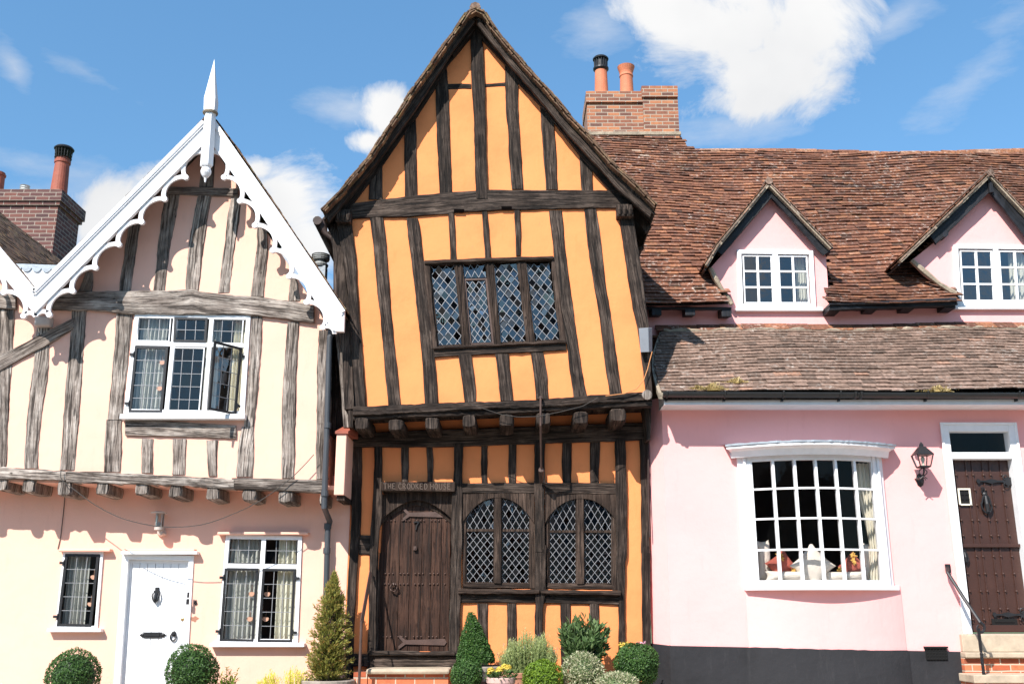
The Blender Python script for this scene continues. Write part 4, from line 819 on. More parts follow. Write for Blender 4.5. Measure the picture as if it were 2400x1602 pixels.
def fret(cusps, outn, name='fretwork'):
    """scalloped ribbon under the gable board: arcs between cusps, each cusp a round drop"""
    mb = MB(); C_ = [P(c, YV) for c in cusps]; W_ = .052
    for a, b in zip(C_, C_[1:]):
        d = b - a; L = d.length; t = d.normalized(); n = Vector((outn[0], 0, outn[1])); n = (n - t * n.dot(t)).normalized(); pts = []
        for k in range(15):
            s = k / 14; e = sin(pi * s) ** .62; pts.append(a + d * s + n * (e * L * .30))
        lo = []; hi = []
        for k, p in enumerate(pts):
            tt = (pts[min(14, k + 1)] - pts[max(0, k - 1)]).normalized(); nn_ = Vector((-tt.z, 0, tt.x)); nn_ = nn_ if nn_.dot(n) > 0 or k in (0, 14) else -nn_
            if (k == 0 or k == 14) and nn_.dot(n) < 0: nn_ = -nn_
            lo.append(p - nn_ * W_ * .5); hi.append(p + nn_ * W_ * .5)
        for k in range(14):
            mb.hexa([Vector((q.x, y, q.z)) for y in (YV + .012, YV + .045) for q in (lo[k], lo[k + 1], hi[k + 1], hi[k])])
    for c in C_[1:-1]: mb.tube([Vector((c.x, YV + .006, c.z)), Vector((c.x, YV + .05, c.z))], .036, 14)
    return mb.build(name, WP, lh)
fret(Sl('B', (1320, -408), (1215, -240), (1075, -98), (925, 52), (775, 200), (622, 352), (472, 505), (318, 660), (228, 668)), (-1, 1))
fret(Sl('B', (1385, -408), (1465, -240), (1570, -85), (1668, 75), (1785, 238), (1893, 408), (2008, 578), (2115, 742), (2190, 785)), (1, 1))
fret(Sl('B', (-280, 240), (-140, 380), (20, 515), (150, 668), (228, 672)), (1, 1))
# valley panel between the gables with its scalloped lead
mb = MB(); mb.prism([[(p.x, p.z) for p in polys(Sl('B', (-20, 250), (75, 330), (400, 342), (430, 300), (230, 530)), YV + .06)]], YV + .06, YV + .10); mb.build('valley_panel', WP, lh)
mb = MB(); e = Sl('B', (72, 326), (400, 338)); lo = []
for k in range(5):
    for m in range(8): s = (k + m / 8) / 5; lo.append((75 + 325 * s, 350 + 12 * s + 28 * sin(pi * m / 8) ** .6))
mb.prism([[(p.x, p.z) for p in polys(Sl('B', (68, 322), (400, 334)) + [S('B', *p) for p in lo[::-1]], YV + .045)]], YV + .045, YV + .058)
a, b = polys(Sl('B', (68, 322), (400, 334)), YV + .045); mb.hexa([a, b, b + Vector((0, 1.2, .25)), a + Vector((0, 1.2, .25)), a - Vector((0, 0, .01)), b - Vector((0, 0, .01)), b + Vector((0, 1.2, .24)), a + Vector((0, 1.2, .24))]); mb.build('lead_flashing', MT['lead_sheet'], lh)
mb = MB(); a = P(S('B', 218, 735), YU - .12); b = P(S('B', 330, 668), YU - .12); mb.box(a.x, b.x, YU - .12, YU + .01, a.z, b.z); mb.build('corbel', MT['lamp_white'], lh, bevel=.025)
# finial
fx = P(S('A', 1368, 800), 11.62).x; mb = MB()
def sq(c, yc, hw, y, n=8, rot=pi / 8): return None
zt = P(S('A', 1402, 382), 11.6); zb = P(S('A', 1378, 690), 11.6); zr = P(S('A', 1376, 735), 11.6)
w = .072; mb.add([(zt.x, 11.62, zt.z)] + [(zb.x + sx * w, 11.62 + sy * w, zb.z + .08) for sx, sy in ((-1, -1), (1, -1), (1, 1), (-1, 1))] + [(zr.x + sx * w * .95, 11.62 + sy * w * .95, zr.z + .01) for sx, sy in ((-1, -1), (1, -1), (1, 1), (-1, 1))],
       [(0, 1, 2), (0, 2, 3), (0, 3, 4), (0, 4, 1), (1, 5, 6, 2), (2, 6, 7, 3), (3, 7, 8, 4), (4, 8, 5, 1)])
sb = P(S('A', 1350, 1090), 11.6); L = zr.z - sb.z
mb.lathe((zr.x, 11.62, zr.z), [(.072, 0), (.072, -.05), (.080, -.4), (.082, -L + .02), (.07, -L)], 6, lean=(-(sb.x - zr.x) / L, 0))
zd = P(S('A', 1335, 1190), 11.6); hd = sb.z - zd.z
mb.lathe((sb.x, 11.62, sb.z), [(.045, .01), (.05, -.012), (.066, -.05), (.064, -.09), (.042, -.13), (.018, -.155), (.010, -hd), (.001, -hd - .005)], 18)
fin = mb.build('finial', WP, lh); mb = MB(); mb.lathe((zr.x, 11.62, zr.z), [(.075, -.02), (.094, -.015), (.098, 0), (.088, .014), (.07, .018)], 20); mb.build('collar_ring', MT['mortar'], fin)
# roofs behind the boards
mb = MB(); mb2 = MB(); mb3 = MB()
def roofslope(o, y1, mat, boarding=True):
    pp = [P(p, 11.72) + Vector((0, 0, .0)) for p in o]; prf = Profile(pp); m = MB()
    tiles(m, lambda u, v: (lambda q: Vector((q.x, 11.72 + u, q.z)))(prf.at(max(0, min(v, prf.L)))), y1 - 11.72, prf.L, w=.17, g=.1, lift=.006)
    m.build('roof_tiles', MT[mat], lh); m = MB(); slab(m, [q - Vector((0, 0, .05)) for q in pp], 11.76, y1, .03); m.build('roof_boarding', MT['brown_timber'], lh)
roofslope(Sl('B', (228, 500), (400, 325), (865, -143), (1335, -614), (1372, -650)), 16.2, 'tiles_mossy'); roofslope(Sl('B', (2262, 630), (1935, 148), (1565, -405), (1410, -614), (1372, -650)), 16.2, 'tiles_mossy')
roofslope(Sl('B', (232, 502), (0, 222), (-300, -138), (-516, -395)), 16.4, 'tiles_mossy')
# chimney with pot and cowl
yc = 16.0
c0 = P(S('A', 375, 1400), yc); ct = P(S('A', 405, 1242), yc - .06); cm = P(S('A', 405, 1338), yc - .06); xl = -10.2
mb = MB(); mb.box(xl, c0.x, yc, yc + .85, 4.5, cm.z); mb.box(xl - .05, ct.x - .02, yc - .035, yc + .9, cm.z, cm.z + .07); mb.box(xl - .05, ct.x + .01, yc - .065, yc + .93, cm.z + .07, ct.z)
chm = mb.build('chimney', MT['brick_brown'], lh); mb = MB(); mb.box(xl - .02, ct.x - .05, yc - .03, yc + .88, ct.z, ct.z + .02); mb.build('flaunching', MT['mortar'], chm)
def pot(parent, c, r0, r1, h, mat='terracotta', rim=True):
    m = MB(); pr = [(r0 * 1.05, 0), (r0, .03), (r1, h * .86), (r1 * 1.12, h * .87), (r1 * 1.14, h * .93), (r1 * 1.0, h * .94), (r1 * 1.0, h), (r1 * .8, h), (r1 * .8, h * .8)] if rim else [(r0, 0), (r1, h), (r1 * .8, h)]
    m.lathe(c, pr, 22); return m.build('pot', MT[mat], parent, smooth=False)
pc = P(S('A', 388, 1235), yc + .3); ph = P(S('A', 405, 1040), yc + .3).z - ct.z
p1 = pot(chm, (pc.x, yc + .3, ct.z), .145, .122, ph)
mb = MB(); z0 = ct.z + ph
for k in range(18):
    a = 2 * pi * k / 18; mb.tube([(pc.x + .135 * cos(a), yc + .3 + .135 * sin(a), z0 - .03), (pc.x + .15 * cos(a), yc + .3 + .15 * sin(a), z0 + .18)], .0035, 4)
for zz in (.0, .06, .12): mb.lathe((pc.x, yc + .3, z0 + zz), [(.142, 0), (.147, .004), (.142, .008)], 18)
mb.lathe((pc.x, yc + .3, z0 + .17), [(.168, 0), (.172, .015), (.14, .05), (.06, .07), (.001, .075)], 22); mb.build('cowl', MT['iron'], p1)
mb = MB(); q = P(S('A', 162, 1240), yc + .2); mb.lathe((q.x, yc + .2, ct.z), [(.075, 0), (.075, .05)] + [(.085 - .012 * (k % 2), .06 + .02 * k) for k in range(7)] + [(.03, .20)], 16); mb.build('vent', MT['cowl_grey'], chm)
q = P(S('A', -22, 1200), yc + .3); pot(chm, (q.x, yc + .3, ct.z), .13, .12, .48)
# flue behind the right-hand slope
q = P(S('B', 2092, 440), 13.0); q1 = P(S('B', 2092, 348), 13.0); q2 = P(S('B', 2092, 262), 13.0)
mb = MB(); mb.box(q.x - .085, q.x + .085, 12.95, 13.12, q.z - 1.2, q1.z); fl = mb.build('flue', MT['lead_sheet'], lh)
hh = q2.z - q1.z; mb = MB(); mb.lathe((q.x, 13.03, q1.z), [(.10, -.0), (.11, .03), (.08, .07), (.075, hh * .5), (.12, hh * .52)] + [(.115 + .012 * (k % 2), hh * (.56 + .07 * k)) for k in range(6)] + [(.05, hh)], 18); mb.build('cowl', MT['cowl_grey'], fl)

# windows ------------------------------------------------------------------
def curtain(q, u0, u1, v0, v1, off, label, mat='curtain_grey', group=None, wav=7, amp=.022, gather=0):
    mb = MB(); nu = 48; nv = 10; a = []; ph = rnd.uniform(0, 6)
    for j in range(nv + 1):
        for i in range(nu + 1):
            s = i / nu; t = j / nv; g = gather * (1 - min(1, abs(t - .72) / .5) ** 1.5) if gather else 0; u = u0 + (u1 - u0) * (s + (0.92 - s) * g)
            a.append(q.pt(u, v0 + (v1 - v0) * t, off + amp * sin(s * wav * 2 * pi + ph + .3 * sin(t * 3)) + .4 * amp * sin(s * wav * 3.7 * pi)))
    mb.add(a, [(j * (nu + 1) + i, j * (nu + 1) + i + 1, (j + 1) * (nu + 1) + i + 1, (j + 1) * (nu + 1) + i) for j in range(nv) for i in range(nu)])
    o = mb.build('curtain', MT[mat], None, smooth=True, recalc=False); c = q.pt((u0 + u1) / 2, v1, off)
    o.data.transform(Matrix.Translation(-c)); o.location = c; return tag(o, label, 'curtain', group)
def casement(w, q, cs, rs, fw=.028, frame='iron', gm='glass_clear', off=.012, tilt=.006, hinge=None):
    m = MB(); q.ring(m, fw, .022, off); k = m.build('casement', MT[frame], w) if w else None
    i = q.sub(fw / q.w * .7, fw / q.h * .7, 1 - fw / q.w * .7, 1 - fw / q.h * .7, off + .006); l = MB(); leads(l, i, cs, rs); l.build('lead_lattice', MT['lead_came'], w); g = MB(); panes(g, i, cs, rs, tilt); g.build('pane', MT[gm], w, recalc=False)
    if hinge is not None:
        for v in (.13, .87):
            h = MB(); u = hinge; p = q.pt(u, v, off + .02); d = (q.pt(1, v) - q.pt(0, v)).normalized() * (.05 if u > .5 else -.05); h.beam(p, p + d, .03, .02, q.n); h.tube([p + Vector((0, 0, .035)), p - Vector((0, 0, .035))], .012, 8); h.build('hinge', MT['iron'], w)
def wframe(parent, q, us, vs, ow=.06, bw=.05, off=-.03, d=.05, mat='window_white'):
    m = MB(); q.ring(m, ow, d, off)
    for (u, v0, v1) in us: q.bar(m, u, v0, u, v1, bw, d - .006, off + .001)
    for (v, u0, u1) in vs: q.bar(m, u0, v, u1, v, bw, d - .003, off)
    return m.build('window', MT[mat], parent, bevel=.003)
def sill(parent, c, x0, x1, y0, y1, Y, pr=.1, mat='window_white'):
    a = P(S(c, x0, y1), Y - pr); b = P(S(c, x1, y0), Y - pr); m = MB(); m.box(a.x, b.x, Y - pr, Y + .04, a.z, b.z); return m.build('sill', MT[mat], parent, bevel=.006)
# upper three-light window with an open casement
q = Quad(Sl('B', (888, 657), (1645, 672), (1604, 1325), (812, 1310)), YU - .005)
w = wframe(lh, q, [(.352, 0, 1), (.665, 0, 1)], [(.305, 0, 1)], .055, .055); recess(w, q, .9); sill(w, 'B', 782, 1605, 1312, 1345, YU, .12)
inner = lambda a, b, c, d: Quad(Sl('B', a, b, c, d), YU + .005)
casement(w, inner((905, 680), (1125, 685), (1112, 842), (900, 838)), 3, 2, .012, 'window_white', off=.0)
casement(w, inner((1148, 684), (1366, 688), (1355, 850), (1140, 845)), 3, 2, .030)
casement(w, inner((1390, 690), (1600, 695), (1588, 858), (1378, 852)), 3, 2, .012, 'window_white', off=.0)
casement(w, inner((890, 872), (1108, 876), (1068, 1306), (848, 1305)), 3, 5, .030, hinge=0)
casement(w, inner((1128, 878), (1345, 882), (1308, 1312), (1096, 1308)), 3, 5, .012, 'window_white', off=.0)
oq = Quad(Sl('B', (1400, 835), (1582, 882), (1542, 1320), (1362, 1285)), [YU - .36, YU - .03, YU - .03, YU - .36]); casement(w, oq, 3, 5, .028, off=0, hinge=1.0)
UW = q
curtain(q, .04, .27, .03, .97, -.10, 'pale grey curtain behind the left light of the upper window of the cream house'); curtain(q, .60, .72, .03, .97, -.16, 'pale narrow curtain in the middle of the upper window behind the open casement', wav=4)
curtain(q, .84, .97, .03, .97, -.12, 'pale curtain at the right edge of the upper window of the cream house', 'curtain_cream', wav=5)
# lower right window
q = Quad(Sl('C', (1480, 592), (1978, 602), (1950, 1302), (1422, 1300)), YB - .005); w = wframe(lh, q, [(.5, 0, 1)], [(.292, 0, 1)], .05, .055); recess(w, q, .8); sill(w, 'C', 1370, 1990, 1300, 1326, YB, .10)
C4 = lambda a, b, c, d: Quad(Sl('C', a, b, c, d), YB + .005)
casement(w, C4((1490, 603), (1706, 606), (1698, 783), (1480, 780)), 3, 2, .012, 'iron', off=0); casement(w, C4((1740, 608), (1948, 610), (1942, 788), (1732, 785)), 3, 2, .012, 'iron', off=0)
casement(w, C4((1474, 812), (1694, 812), (1662, 1290), (1440, 1286)), 3, 5, .028, hinge=0); casement(w, C4((1722, 815), (1938, 816), (1914, 1294), (1688, 1292)), 3, 5, .028, hinge=1)
curtain(q, .04, .48, .03, .97, -.10, 'grey net curtain behind the left half of the lower leaded window', wav=8); curtain(q, .68, .97, .03, .97, -.10, 'cream curtain behind the right half of the lower leaded window', 'curtain_cream', wav=5)
LWQ = q
def drip(x0, x1, y, Y): a = P(S('C', x0, y + 5), Y - .09); b = P(S('C', x1, y - 4), Y - .09); m = MB(); m.box(a.x, b.x, Y - .09, Y + .02, a.z - .008, b.z + .01); m.build('drip_mould', MT['cream_plaster'], lh, bevel=.01)
drip(1420, 2015, 583, YB); drip(380, 720, 693, YB); drip(808, 1272, 694, YB)
# small left window
q = Quad(Sl('C', (418, 704), (680, 704), (640, 1207), (366, 1207)), YB - .005); w = wframe(lh, q, [], [], .035, .05); recess(w, q, .8); sill(w, 'C', 305, 660, 1206, 1228, YB, .09)
casement(w, C4((434, 717), (657, 720), (604, 1194), (378, 1190)), 3, 5, .032, hinge=0); curtain(q, .05, .6, .03, .97, -.11, 'grey curtain behind the small iron-framed window left of the white door', wav=6); SWQ = q
for Q, u, v, lab in ((UW, .262, .48, 'upper of the two peach ornaments in the left light of the upper window'), (UW, .262, .74, 'lower of the two peach ornaments in the left light of the upper window'), (SWQ, .76, .33, 'upper peach ornament in the small window left of the white door'), (SWQ, .74, .68, 'lower peach ornament in the small window left of the white door'),
                     (LWQ, .37, .55, 'upper peach ornament in the left casement of the lower window'), (LWQ, .37, .78, 'lower peach ornament in the left casement of the lower window'), (LWQ, .57, .55, 'upper peach ornament in the right casement of the lower window'), (LWQ, .57, .78, 'lower peach ornament in the right casement of the lower window')):
    c = Q.pt(u, v, -.05); m = MB(); pts = []
    for k in range(16):
        a = 2 * pi * k / 16; r = .032 * (1 + .28 * cos(2 * a) * (1 if sin(a) > 0 else .3)); pts.append((r * cos(a), r * sin(a)))
    m.prism([pts], -.008, .008); m.tube([(0, 0, .02), (0, 0, .10)], .0015, 4); o = m.build('window_ornament', MT['peach']); o.location = c; tag(o, lab, 'ornament', 'peach ornaments hung in the leaded windows')
# white door
YD = YB + .06
f = Quad(Sl('C', (803, 722), (1268, 732), (1203, 1850), (722, 1850)), YB - .02); m = MB(); f.bar(m, .04, 0, .045, 1, .075, .08, -.08); f.bar(m, .965, 0, .965, 1, .06, .08, -.08); f.bar(m, 0, .012, 1, .012, .06, .08, -.079); m.build('door_frame', MT['window_white'], lh, bevel=.004)
a = P(S('C', 790, 720), YB - .1); b = P(S('C', 1290, 700), YB - .1); m = MB(); m.box(a.x, b.x, YB - .10, YB + .02, a.z, b.z); m.build('door_hood', MT['window_white'], lh, bevel=.006)
dq2 = Quad(Sl('C', (846, 742), (1250, 744), (1180, 1850), (772, 1850)), YD); m = MB(); nb_ = 7
for k in range(nb_):
    q = dq2.sub(.06 + .88 * k / nb_ + .004, .035, .06 + .88 * (k + 1) / nb_ - .004, 1); q.sub(0, 0, 1, 1); m.hexa([p + q.n * .012 for p in q.c] + [p - q.n * .03 for p in q.c])
for u in (.03, .97): dq2.bar(m, u, 0, u, 1, .048, .018, 0)
dq2.bar(m, 0, .017, 1, .017, .07, .016, 0); m.hexa([p - dq2.n * .004 for p in dq2.c] + [p - dq2.n * .03 for p in dq2.c]); wdoor = m.build('door', MT['window_white'], lh, bevel=.002)
def on(c, x, y, Y, o=0): return P(S(c, x, y), Y) + Vector((0, -o, 0))
m = MB(); c = on('C', 1028, 985, YD, .02); m.box(c.x - .035, c.x + .035, c.y - .01, c.y + .012, c.z + .02, c.z + .05); m.box(c.x - .022, c.x + .022, c.y - .01, c.y + .012, c.z + .05, c.z + .09)
m.tube([c + Vector((x * 1.0, -.015 - (.015 if z < .0 else 0), z)) for x, z in ((-.04, .02), (-.045, -.01), (-.03, -.06), (0, -.10), (.03, -.06), (.045, -.01), (.04, .02))], .009, 6); m.tube([c + Vector((0, -.02, .02)), c + Vector((0, -.035, -.05)), c + Vector((0, -.02, -.09))], [.02, .022, .008], 8); m.build('knocker', IR, wdoor)
m = MB(); c = on('C', 1003, 1247, YD, .015); m.box(c.x - .11, c.x + .11, c.y - .012, c.y + .01, c.z - .032, c.z + .032); m.box(c.x - .085, c.x + .085, c.y - .02, c.y - .01, c.z - .016, c.z + .018)
for s_ in (-1, 1): m.lathe(c + Vector((s_ * .125, -.005, 0)), [(.024, -.006), (.024, .006), (.01, .012)], 10, axis=Matrix.Rotation(pi / 2, 3, 'X')); m.tube([c + Vector((s_ * .13, -.005, 0)), c + Vector((s_ * .165, -.005, 0))], [.014, .002], 6)
m.build('letter_plate', IR, wdoor)
m = MB(); c = on('C', 1138, 1260, YD, .03); r = .043; m.tube([c + Vector((r * .8 * sin(a), 0, r * cos(a))) for a in [2 * pi * k / 28 for k in range(29)]], .009, 6, cap=False); m.lathe(c + Vector((0, .01, r - .005)), [(.03, -.01), (.03, .006), (.015, .02)], 12, axis=Matrix.Rotation(pi / 2, 3, 'X')); m.build('ring_handle', IR, wdoor)
m = MB(); c = on('C', 1197, 1144, YD, .018); m.lathe(c, [(.022, -.006), (.022, .004), (.012, .008)], 14, axis=Matrix.Rotation(pi / 2, 3, 'X')); m.build('lock', MT['brass'], wdoor)
m = MB(); c = on('C', 1190, 1316, YD, .018); m.box(c.x - .015, c.x + .015, c.y - .004, c.y + .004, c.z - .02, c.z + .02); m.build('lock', MT['lead_came'], wdoor)
m = MB(); c = on('C', 1244, 1010, YB, .09); m.box(c.x - .011, c.x + .011, c.y - .01, c.y + .012, c.z + .01, c.z + .075); m.box(c.x - .016, c.x + .016, c.y - .012, c.y + .012, c.z - .07, c.z - .003); m.build('doorbell', IR, lh, bevel=.002)
q = Quad(Sl('C', (1271, 1020), (1290, 1020), (1290, 1048), (1271, 1048)), YB - .002); m = MB(); stroke(m, q, '6', 1, 1, 0, .013, .01); m.build('number', IR, lh)
m = MB(); c = on('C', 1270, 1143, YB, 0); m.add([Vector((c.x + .05 * cos(a) * (1 + .35 * sin(3 * a)), c.y - .0025, c.z + .03 * sin(a) * (1 + .3 * cos(5 * a)))) for a in [2 * pi * k / 18 for k in range(18)]], [tuple(range(18))]); m.build('bare_patch', MT['pot_clay'], lh, recalc=False)
# wall lamp over the door
wl_ = thing('wall_lamp', tuple(P(S('C', 1055, 575), YB)), 'grey metal wall lamp with a flat round cap over the white door', 'lamp'); YQ = YB - .14
c = P(S('C', 1040, 545), YQ); tp = P(S('C', 1040, 447), YQ); h = tp.z - c.z
m = MB(); m.lathe(tp, [(.095, -.012), (.098, 0), (.03, .018), (.001, .02)], 24); m.build('cap', MT['lamp_white'], wl_)
m = MB(); m.lathe(c, [(.052, 0), (.052, h)], 20); m.build('glass', MT['glass_clear'], wl_, recalc=False)
m = MB(); m.lathe(c + Vector((0, 0, .0)), [(.056, -.03), (.056, .0), (.03, .02), (.02, h * .35)], 20)
for k in range(4): a = pi / 4 + k * pi / 2; m.tube([c + Vector((.05 * cos(a), .05 * sin(a), 0)), c + Vector((.05 * cos(a), .05 * sin(a), h))], .005, 5)
m.tube([c + Vector((0, 0, -.02)), c + Vector((.03, .02, -.07)), c + Vector((.05, .10, -.07))], .022, 8); m.build('body', MT['lamp_white'], wl_)
c2 = P(S('C', 1056, 576), YB - .02); m = MB(); m.lathe(c2, [(.052, -.03), (.055, 0), (.04, .03), (.02, .035)], 18, axis=Matrix.Rotation(pi / 2, 3, 'X')); m.build('mount', MT['lamp_white'], wl_)
# rain pipe down the right of the house
m = MB(); pts = [on('B', 2195, 790, YU, .13), on('B', 2172, 830, YU, .13), on('B', 2165, 1000, YU, .12), on('B', 2152, 1500, YU, .12), on('C', 2142, 100, YU, .12), on('C', 2132, 420, YU, .12), on('C', 2166, 510, YB, .10), on('C', 2152, 560, YB, .09), on('C', 2143, 900, YB, .09), on('C', 2125, 1700, YB, .09)]
m.tube(pts, .036, 12)
for c, x, y, Y in (('C', 2136, 330, YU), ('C', 2152, 540, YB), ('B', 2158, 1400, YU), ('C', 2146, 700, YB), ('B', 2180, 800, YU)): p = on(c, x, y, Y, .12 if Y == YU else .09); m.tube([p + Vector((0, 0, .035)), p - Vector((0, 0, .035))], .045, 12)
m.build('rain_pipe', MT['grey_pipe'], lh, smooth=False)
# cables
def cable(pts, r, label): m = MB(); m.tube(pts, r, 5); o = m.build('cable', MT['cable']); c = pts[0]; o.data.transform(Matrix.Translation(-c)); o.location = c; tag(o, label, 'cable')
def spline(p, n=6):
    o = []
    for i in range(len(p) - 1):
        a, b, c, d = p[max(0, i - 1)], p[i], p[i + 1], p[min(len(p) - 1, i + 2)]
        for k in range(n): t = k / n; o.append(.5 * ((2 * b) + (c - a) * t + (2 * a - 5 * b + 4 * c - d) * t * t + (3 * b - a - 3 * c + d) * t ** 3))
    return o + [p[-1]]
cable(spline([on('C', x, y, YU, .12) for x, y in ((428, 175), (432, 240), (520, 310), (650, 405), (820, 490), (1000, 535), (1150, 548), (1350, 530), (1550, 460), (1720, 375), (1900, 245), (2000, 150), (2065, 78))]), .005, 'thin dark cable hanging in a long curve across the front of the cream house')
cable([on('C', x, y, YB, .01) for x, y in ((430, 300), (420, 420), (400, 600), (380, 688))], .005, 'short thin cable running straight down the wall to the small window')
# ================================================================ the pink house on the right
YF, YP = 12.36, 13.5
pk = thing('rendered_house', (5.2, 12.6, gz(5.2)), 'pale pink rendered house with a black plinth, white bow window, tiled roofs and two dormers', 'house')
PP = 'pink_plaster'; RT = MT['tiles_red']
J = lambda x, y: S('J', x, y)
I = lambda x, y: S('I', x, y)
Lc = lambda x, y: S('L', x, y)
ex = 2480
# bow window geometry in metres
cxm = P(Lc(1085, 500), YF).x; bx0 = P(Lc(652, 600), YF).x; bx1 = P(Lc(1532, 600), YF).x; gzt = P(Lc(1060, 196), YF - .28).z; gzb = P(Lc(1060, 915), YF - .28).z
def bow(s, z, out=0.0, amp=.26):
    x = bx0 + (bx1 - bx0) * s; e = 2 * s - 1; o = amp * (1 - e * e) + out; return Vector((x, YF - o, z))
# ground floor wall, with the shallow bow under the window as its own mass
dx0 = P(J(1845, 800), YF).x; dx1 = P(J(2290, 795), YF).x; dzt = P(J(1845, 798), YF).z; dzb = P(Lc(1985, 1238), YF).z
wx0 = P(J(180, 700), YF).x
wz_t = P(J(300, 640), YF).z
mb = MB(); mb.prism([[(wx0, -1), (12, -1), (12, wz_t), (wx0, wz_t)], [(bx0 + .05, gzb - .05), (bx1 - .05, gzb - .05), (bx1 - .05, gzt + .05), (bx0 + .05, gzt + .05)], [(dx0, dzb), (dx1, dzb), (dx1, dzt), (dx0, dzt)]], YF, YF + .12)
mb.build('front_wall', MT[PP], pk)
mb = MB(); xr = P((1517, 1200), 12.64).x; YPs = 12.64; mb.hexa([(wx0 + .001, YF + .002, -1), (wx0 + .001, YF + .002, wz_t), (xr, YPs, wz_t), (xr, YPs, -1), (wx0 + .13, YF + .002, -1), (wx0 + .13, YF + .002, wz_t), (xr + .13, YPs, wz_t), (xr + .13, YPs, -1)]); mb.build('side_wall', MT[PP], pk)
# bow below the window
mb = MB(); s0 = (P(Lc(690, 1150), YF).x - bx0) / (bx1 - bx0); n = 24; zb_ = -1; zt_ = gzb - .06; a = []
for k in range(n + 1):
    s = s0 + (1.045 - s0) * k / n; e = (k / n) * 2 - 1; o = .15 * (1 - abs(e) ** 2.4) + .012; x = bx0 + (bx1 - bx0) * s; a += [Vector((x, YF - o, zb_)), Vector((x, YF - o, zt_))]
mb.add(a + [Vector((p.x, YF + .05, p.z)) for p in a], [(2 * k, 2 * k + 2, 2 * k + 3, 2 * k + 1) for k in range(n)] + [(0, 1, 2 * n + 3, 2 * n + 2), (2 * n, 2 * n + 1, 4 * n + 3, 4 * n + 2)] + [(2 * k + 1, 2 * k + 3, 2 * n + 2 + 2 * k + 3, 2 * n + 2 + 2 * k + 1) for k in range(n)])
mb.build('bow_wall', MT[PP], pk, smooth=False)
# black plinth follows wall and bow
def plz(x): return (P(Lc(185, 1312), YF).z if 0 else zp0 + (x - wx0) * zps)
zp0 = P(Lc(185, 1308), YF).z; zps = (P(Lc(1960, 1345), YF).z - zp0) / (P(Lc(1960, 1345), YF).x - wx0)
mb = MB(); pts = [(wx0 - .02, YF - .02)]; xs0 = bx0 + (bx1 - bx0) * s0; xs1 = bx0 + (bx1 - bx0) * 1.045; pts.append((xs0 - .03, YF - .02))
for k in range(n + 1): e = (k / n) * 2 - 1; pts.append((xs0 + (xs1 - xs0) * k / n, YF - .15 * (1 - abs(e) ** 2.4) - .034))
pxe = P(Lc(1992, 1400), YF).x; pts += [(xs1 + .03, YF - .02), (dx0 + .04, YF - .02), (pxe, YF - .02)]
fr_ = []; 
for i, (x, y) in enumerate(pts):
    z = plz(x) - (.14 if i == len(pts) - 1 else 0) + rnd.uniform(-.004, .004); fr_ += [Vector((x, y, -1)), Vector((x, y, z)), Vector((x, y + .04, z + .008))]
m_ = len(pts); mb.add(fr_, [(3 * i, 3 * i + 3, 3 * i + 4, 3 * i + 1) for i in range(m_ - 1)] + [(3 * i + 1, 3 * i + 4, 3 * i + 5, 3 * i + 2) for i in range(m_ - 1)]); 
mb.hexa([(wx0 - .02, YF - .017, -1), (wx0 - .02, YF - .017, zp0), (xr - .02, YPs, zp0 + .02), (xr - .02, YPs, -1), (wx0 + .01, YF - .015, -1), (wx0 + .01, YF - .015, zp0), (xr + .01, YPs, zp0 + .02), (xr + .01, YPs, -1)])
mb.build('plinth', MT['black_plaster'], pk, recalc=False)
# upper wall with the two dormer faces
dw1 = [(1733, 594), (1897, 596), (1904, 717), (1738, 717)]; dw2 = [(2240, 582), (2421, 584), (2431, 713), (2248, 712)]
wall(pk, PP, [[I(690, 1236), I(800, 1115), I(1012, 852), I(1240, 1110), I(1300, 1168), J(1182, 60), (1942, 696), (2240, 690), (2172, 640), I(1760, 1192), I(1990, 1010), I(2170, 828), (2440, 560), (2500, 620), (2500, 785), (1500, 785), (1500, 700), (1712, 700)], dw1, dw2], YP, name='upper_wall')

# lower roof ---------------------------------------------------------------
e0 = P(J(180, 603), 11.93); ze = e0.z; rx0 = e0.x; rx1 = 10.4; t0 = P(J(190, 235), 13.42); rise = t0.z - ze; run = 13.42 - 11.93; SL = sqrt(rise ** 2 + run ** 2)
xl_top = t0.x; vxl = lambda v: rx0 + (xl_top - rx0) * v / SL - .10 * sin(pi * v / SL)
def f_lo(u, v):
    x = rx0 - .35 + u; k = v / SL; sag = -.035 * sin(x * .8 + 1) * sin(pi * min(1, max(0, k))) - .02 * sin(x * .55); return Vector((x, 11.93 + run * k, ze + rise * k + sag * 1.0 + .012 * sin(x * 2.3)))
tiles(mb := MB(), f_lo, rx1 - rx0 + .35, SL - .05, edge=lambda v: vxl(v) - rx0 + .35, g=.094, w=.17, lift=.022)
mb.build('lower_roof_tiles', MT['tiles_grey'], pk)
mb = MB(); q = [f_lo(.3, 0), f_lo(10, 0), f_lo(10, SL), f_lo(.3, SL)]; q = [Vector((p.x, p.y, p.z - .06)) for p in q]; q[0].x = rx0 + .02; q[3].x = xl_top + .02; mb.hexa(q + [p - Vector((0, 0, .03)) for p in q]); mb.build('roof_boarding', DT, pk)
mb = MB(); n = 20        # mortared verge at the left end
for k in range(n):
    v = SL * k / n; v2 = SL * (k + 1) / n; a = f_lo(.35, v); b = f_lo(.35, v2); a.x = vxl(v) - .01; b.x = vxl(v2) - .01; mb.hexa([a + Vector((-.03, 0, -.07)), a + Vector((.03, 0, -.07)), a + Vector((.03, 0, .01)), a + Vector((-.03, 0, .01)), b + Vector((-.03, 0, -.07)), b + Vector((.03, 0, -.07)), b + Vector((.03, 0, .01)), b + Vector((-.03, 0, .01))])
mb.build('verge', MT['mortar'], pk)
mb = MB(); x = xl_top - .1; k = 0                      # flashing tiles laid against the wall
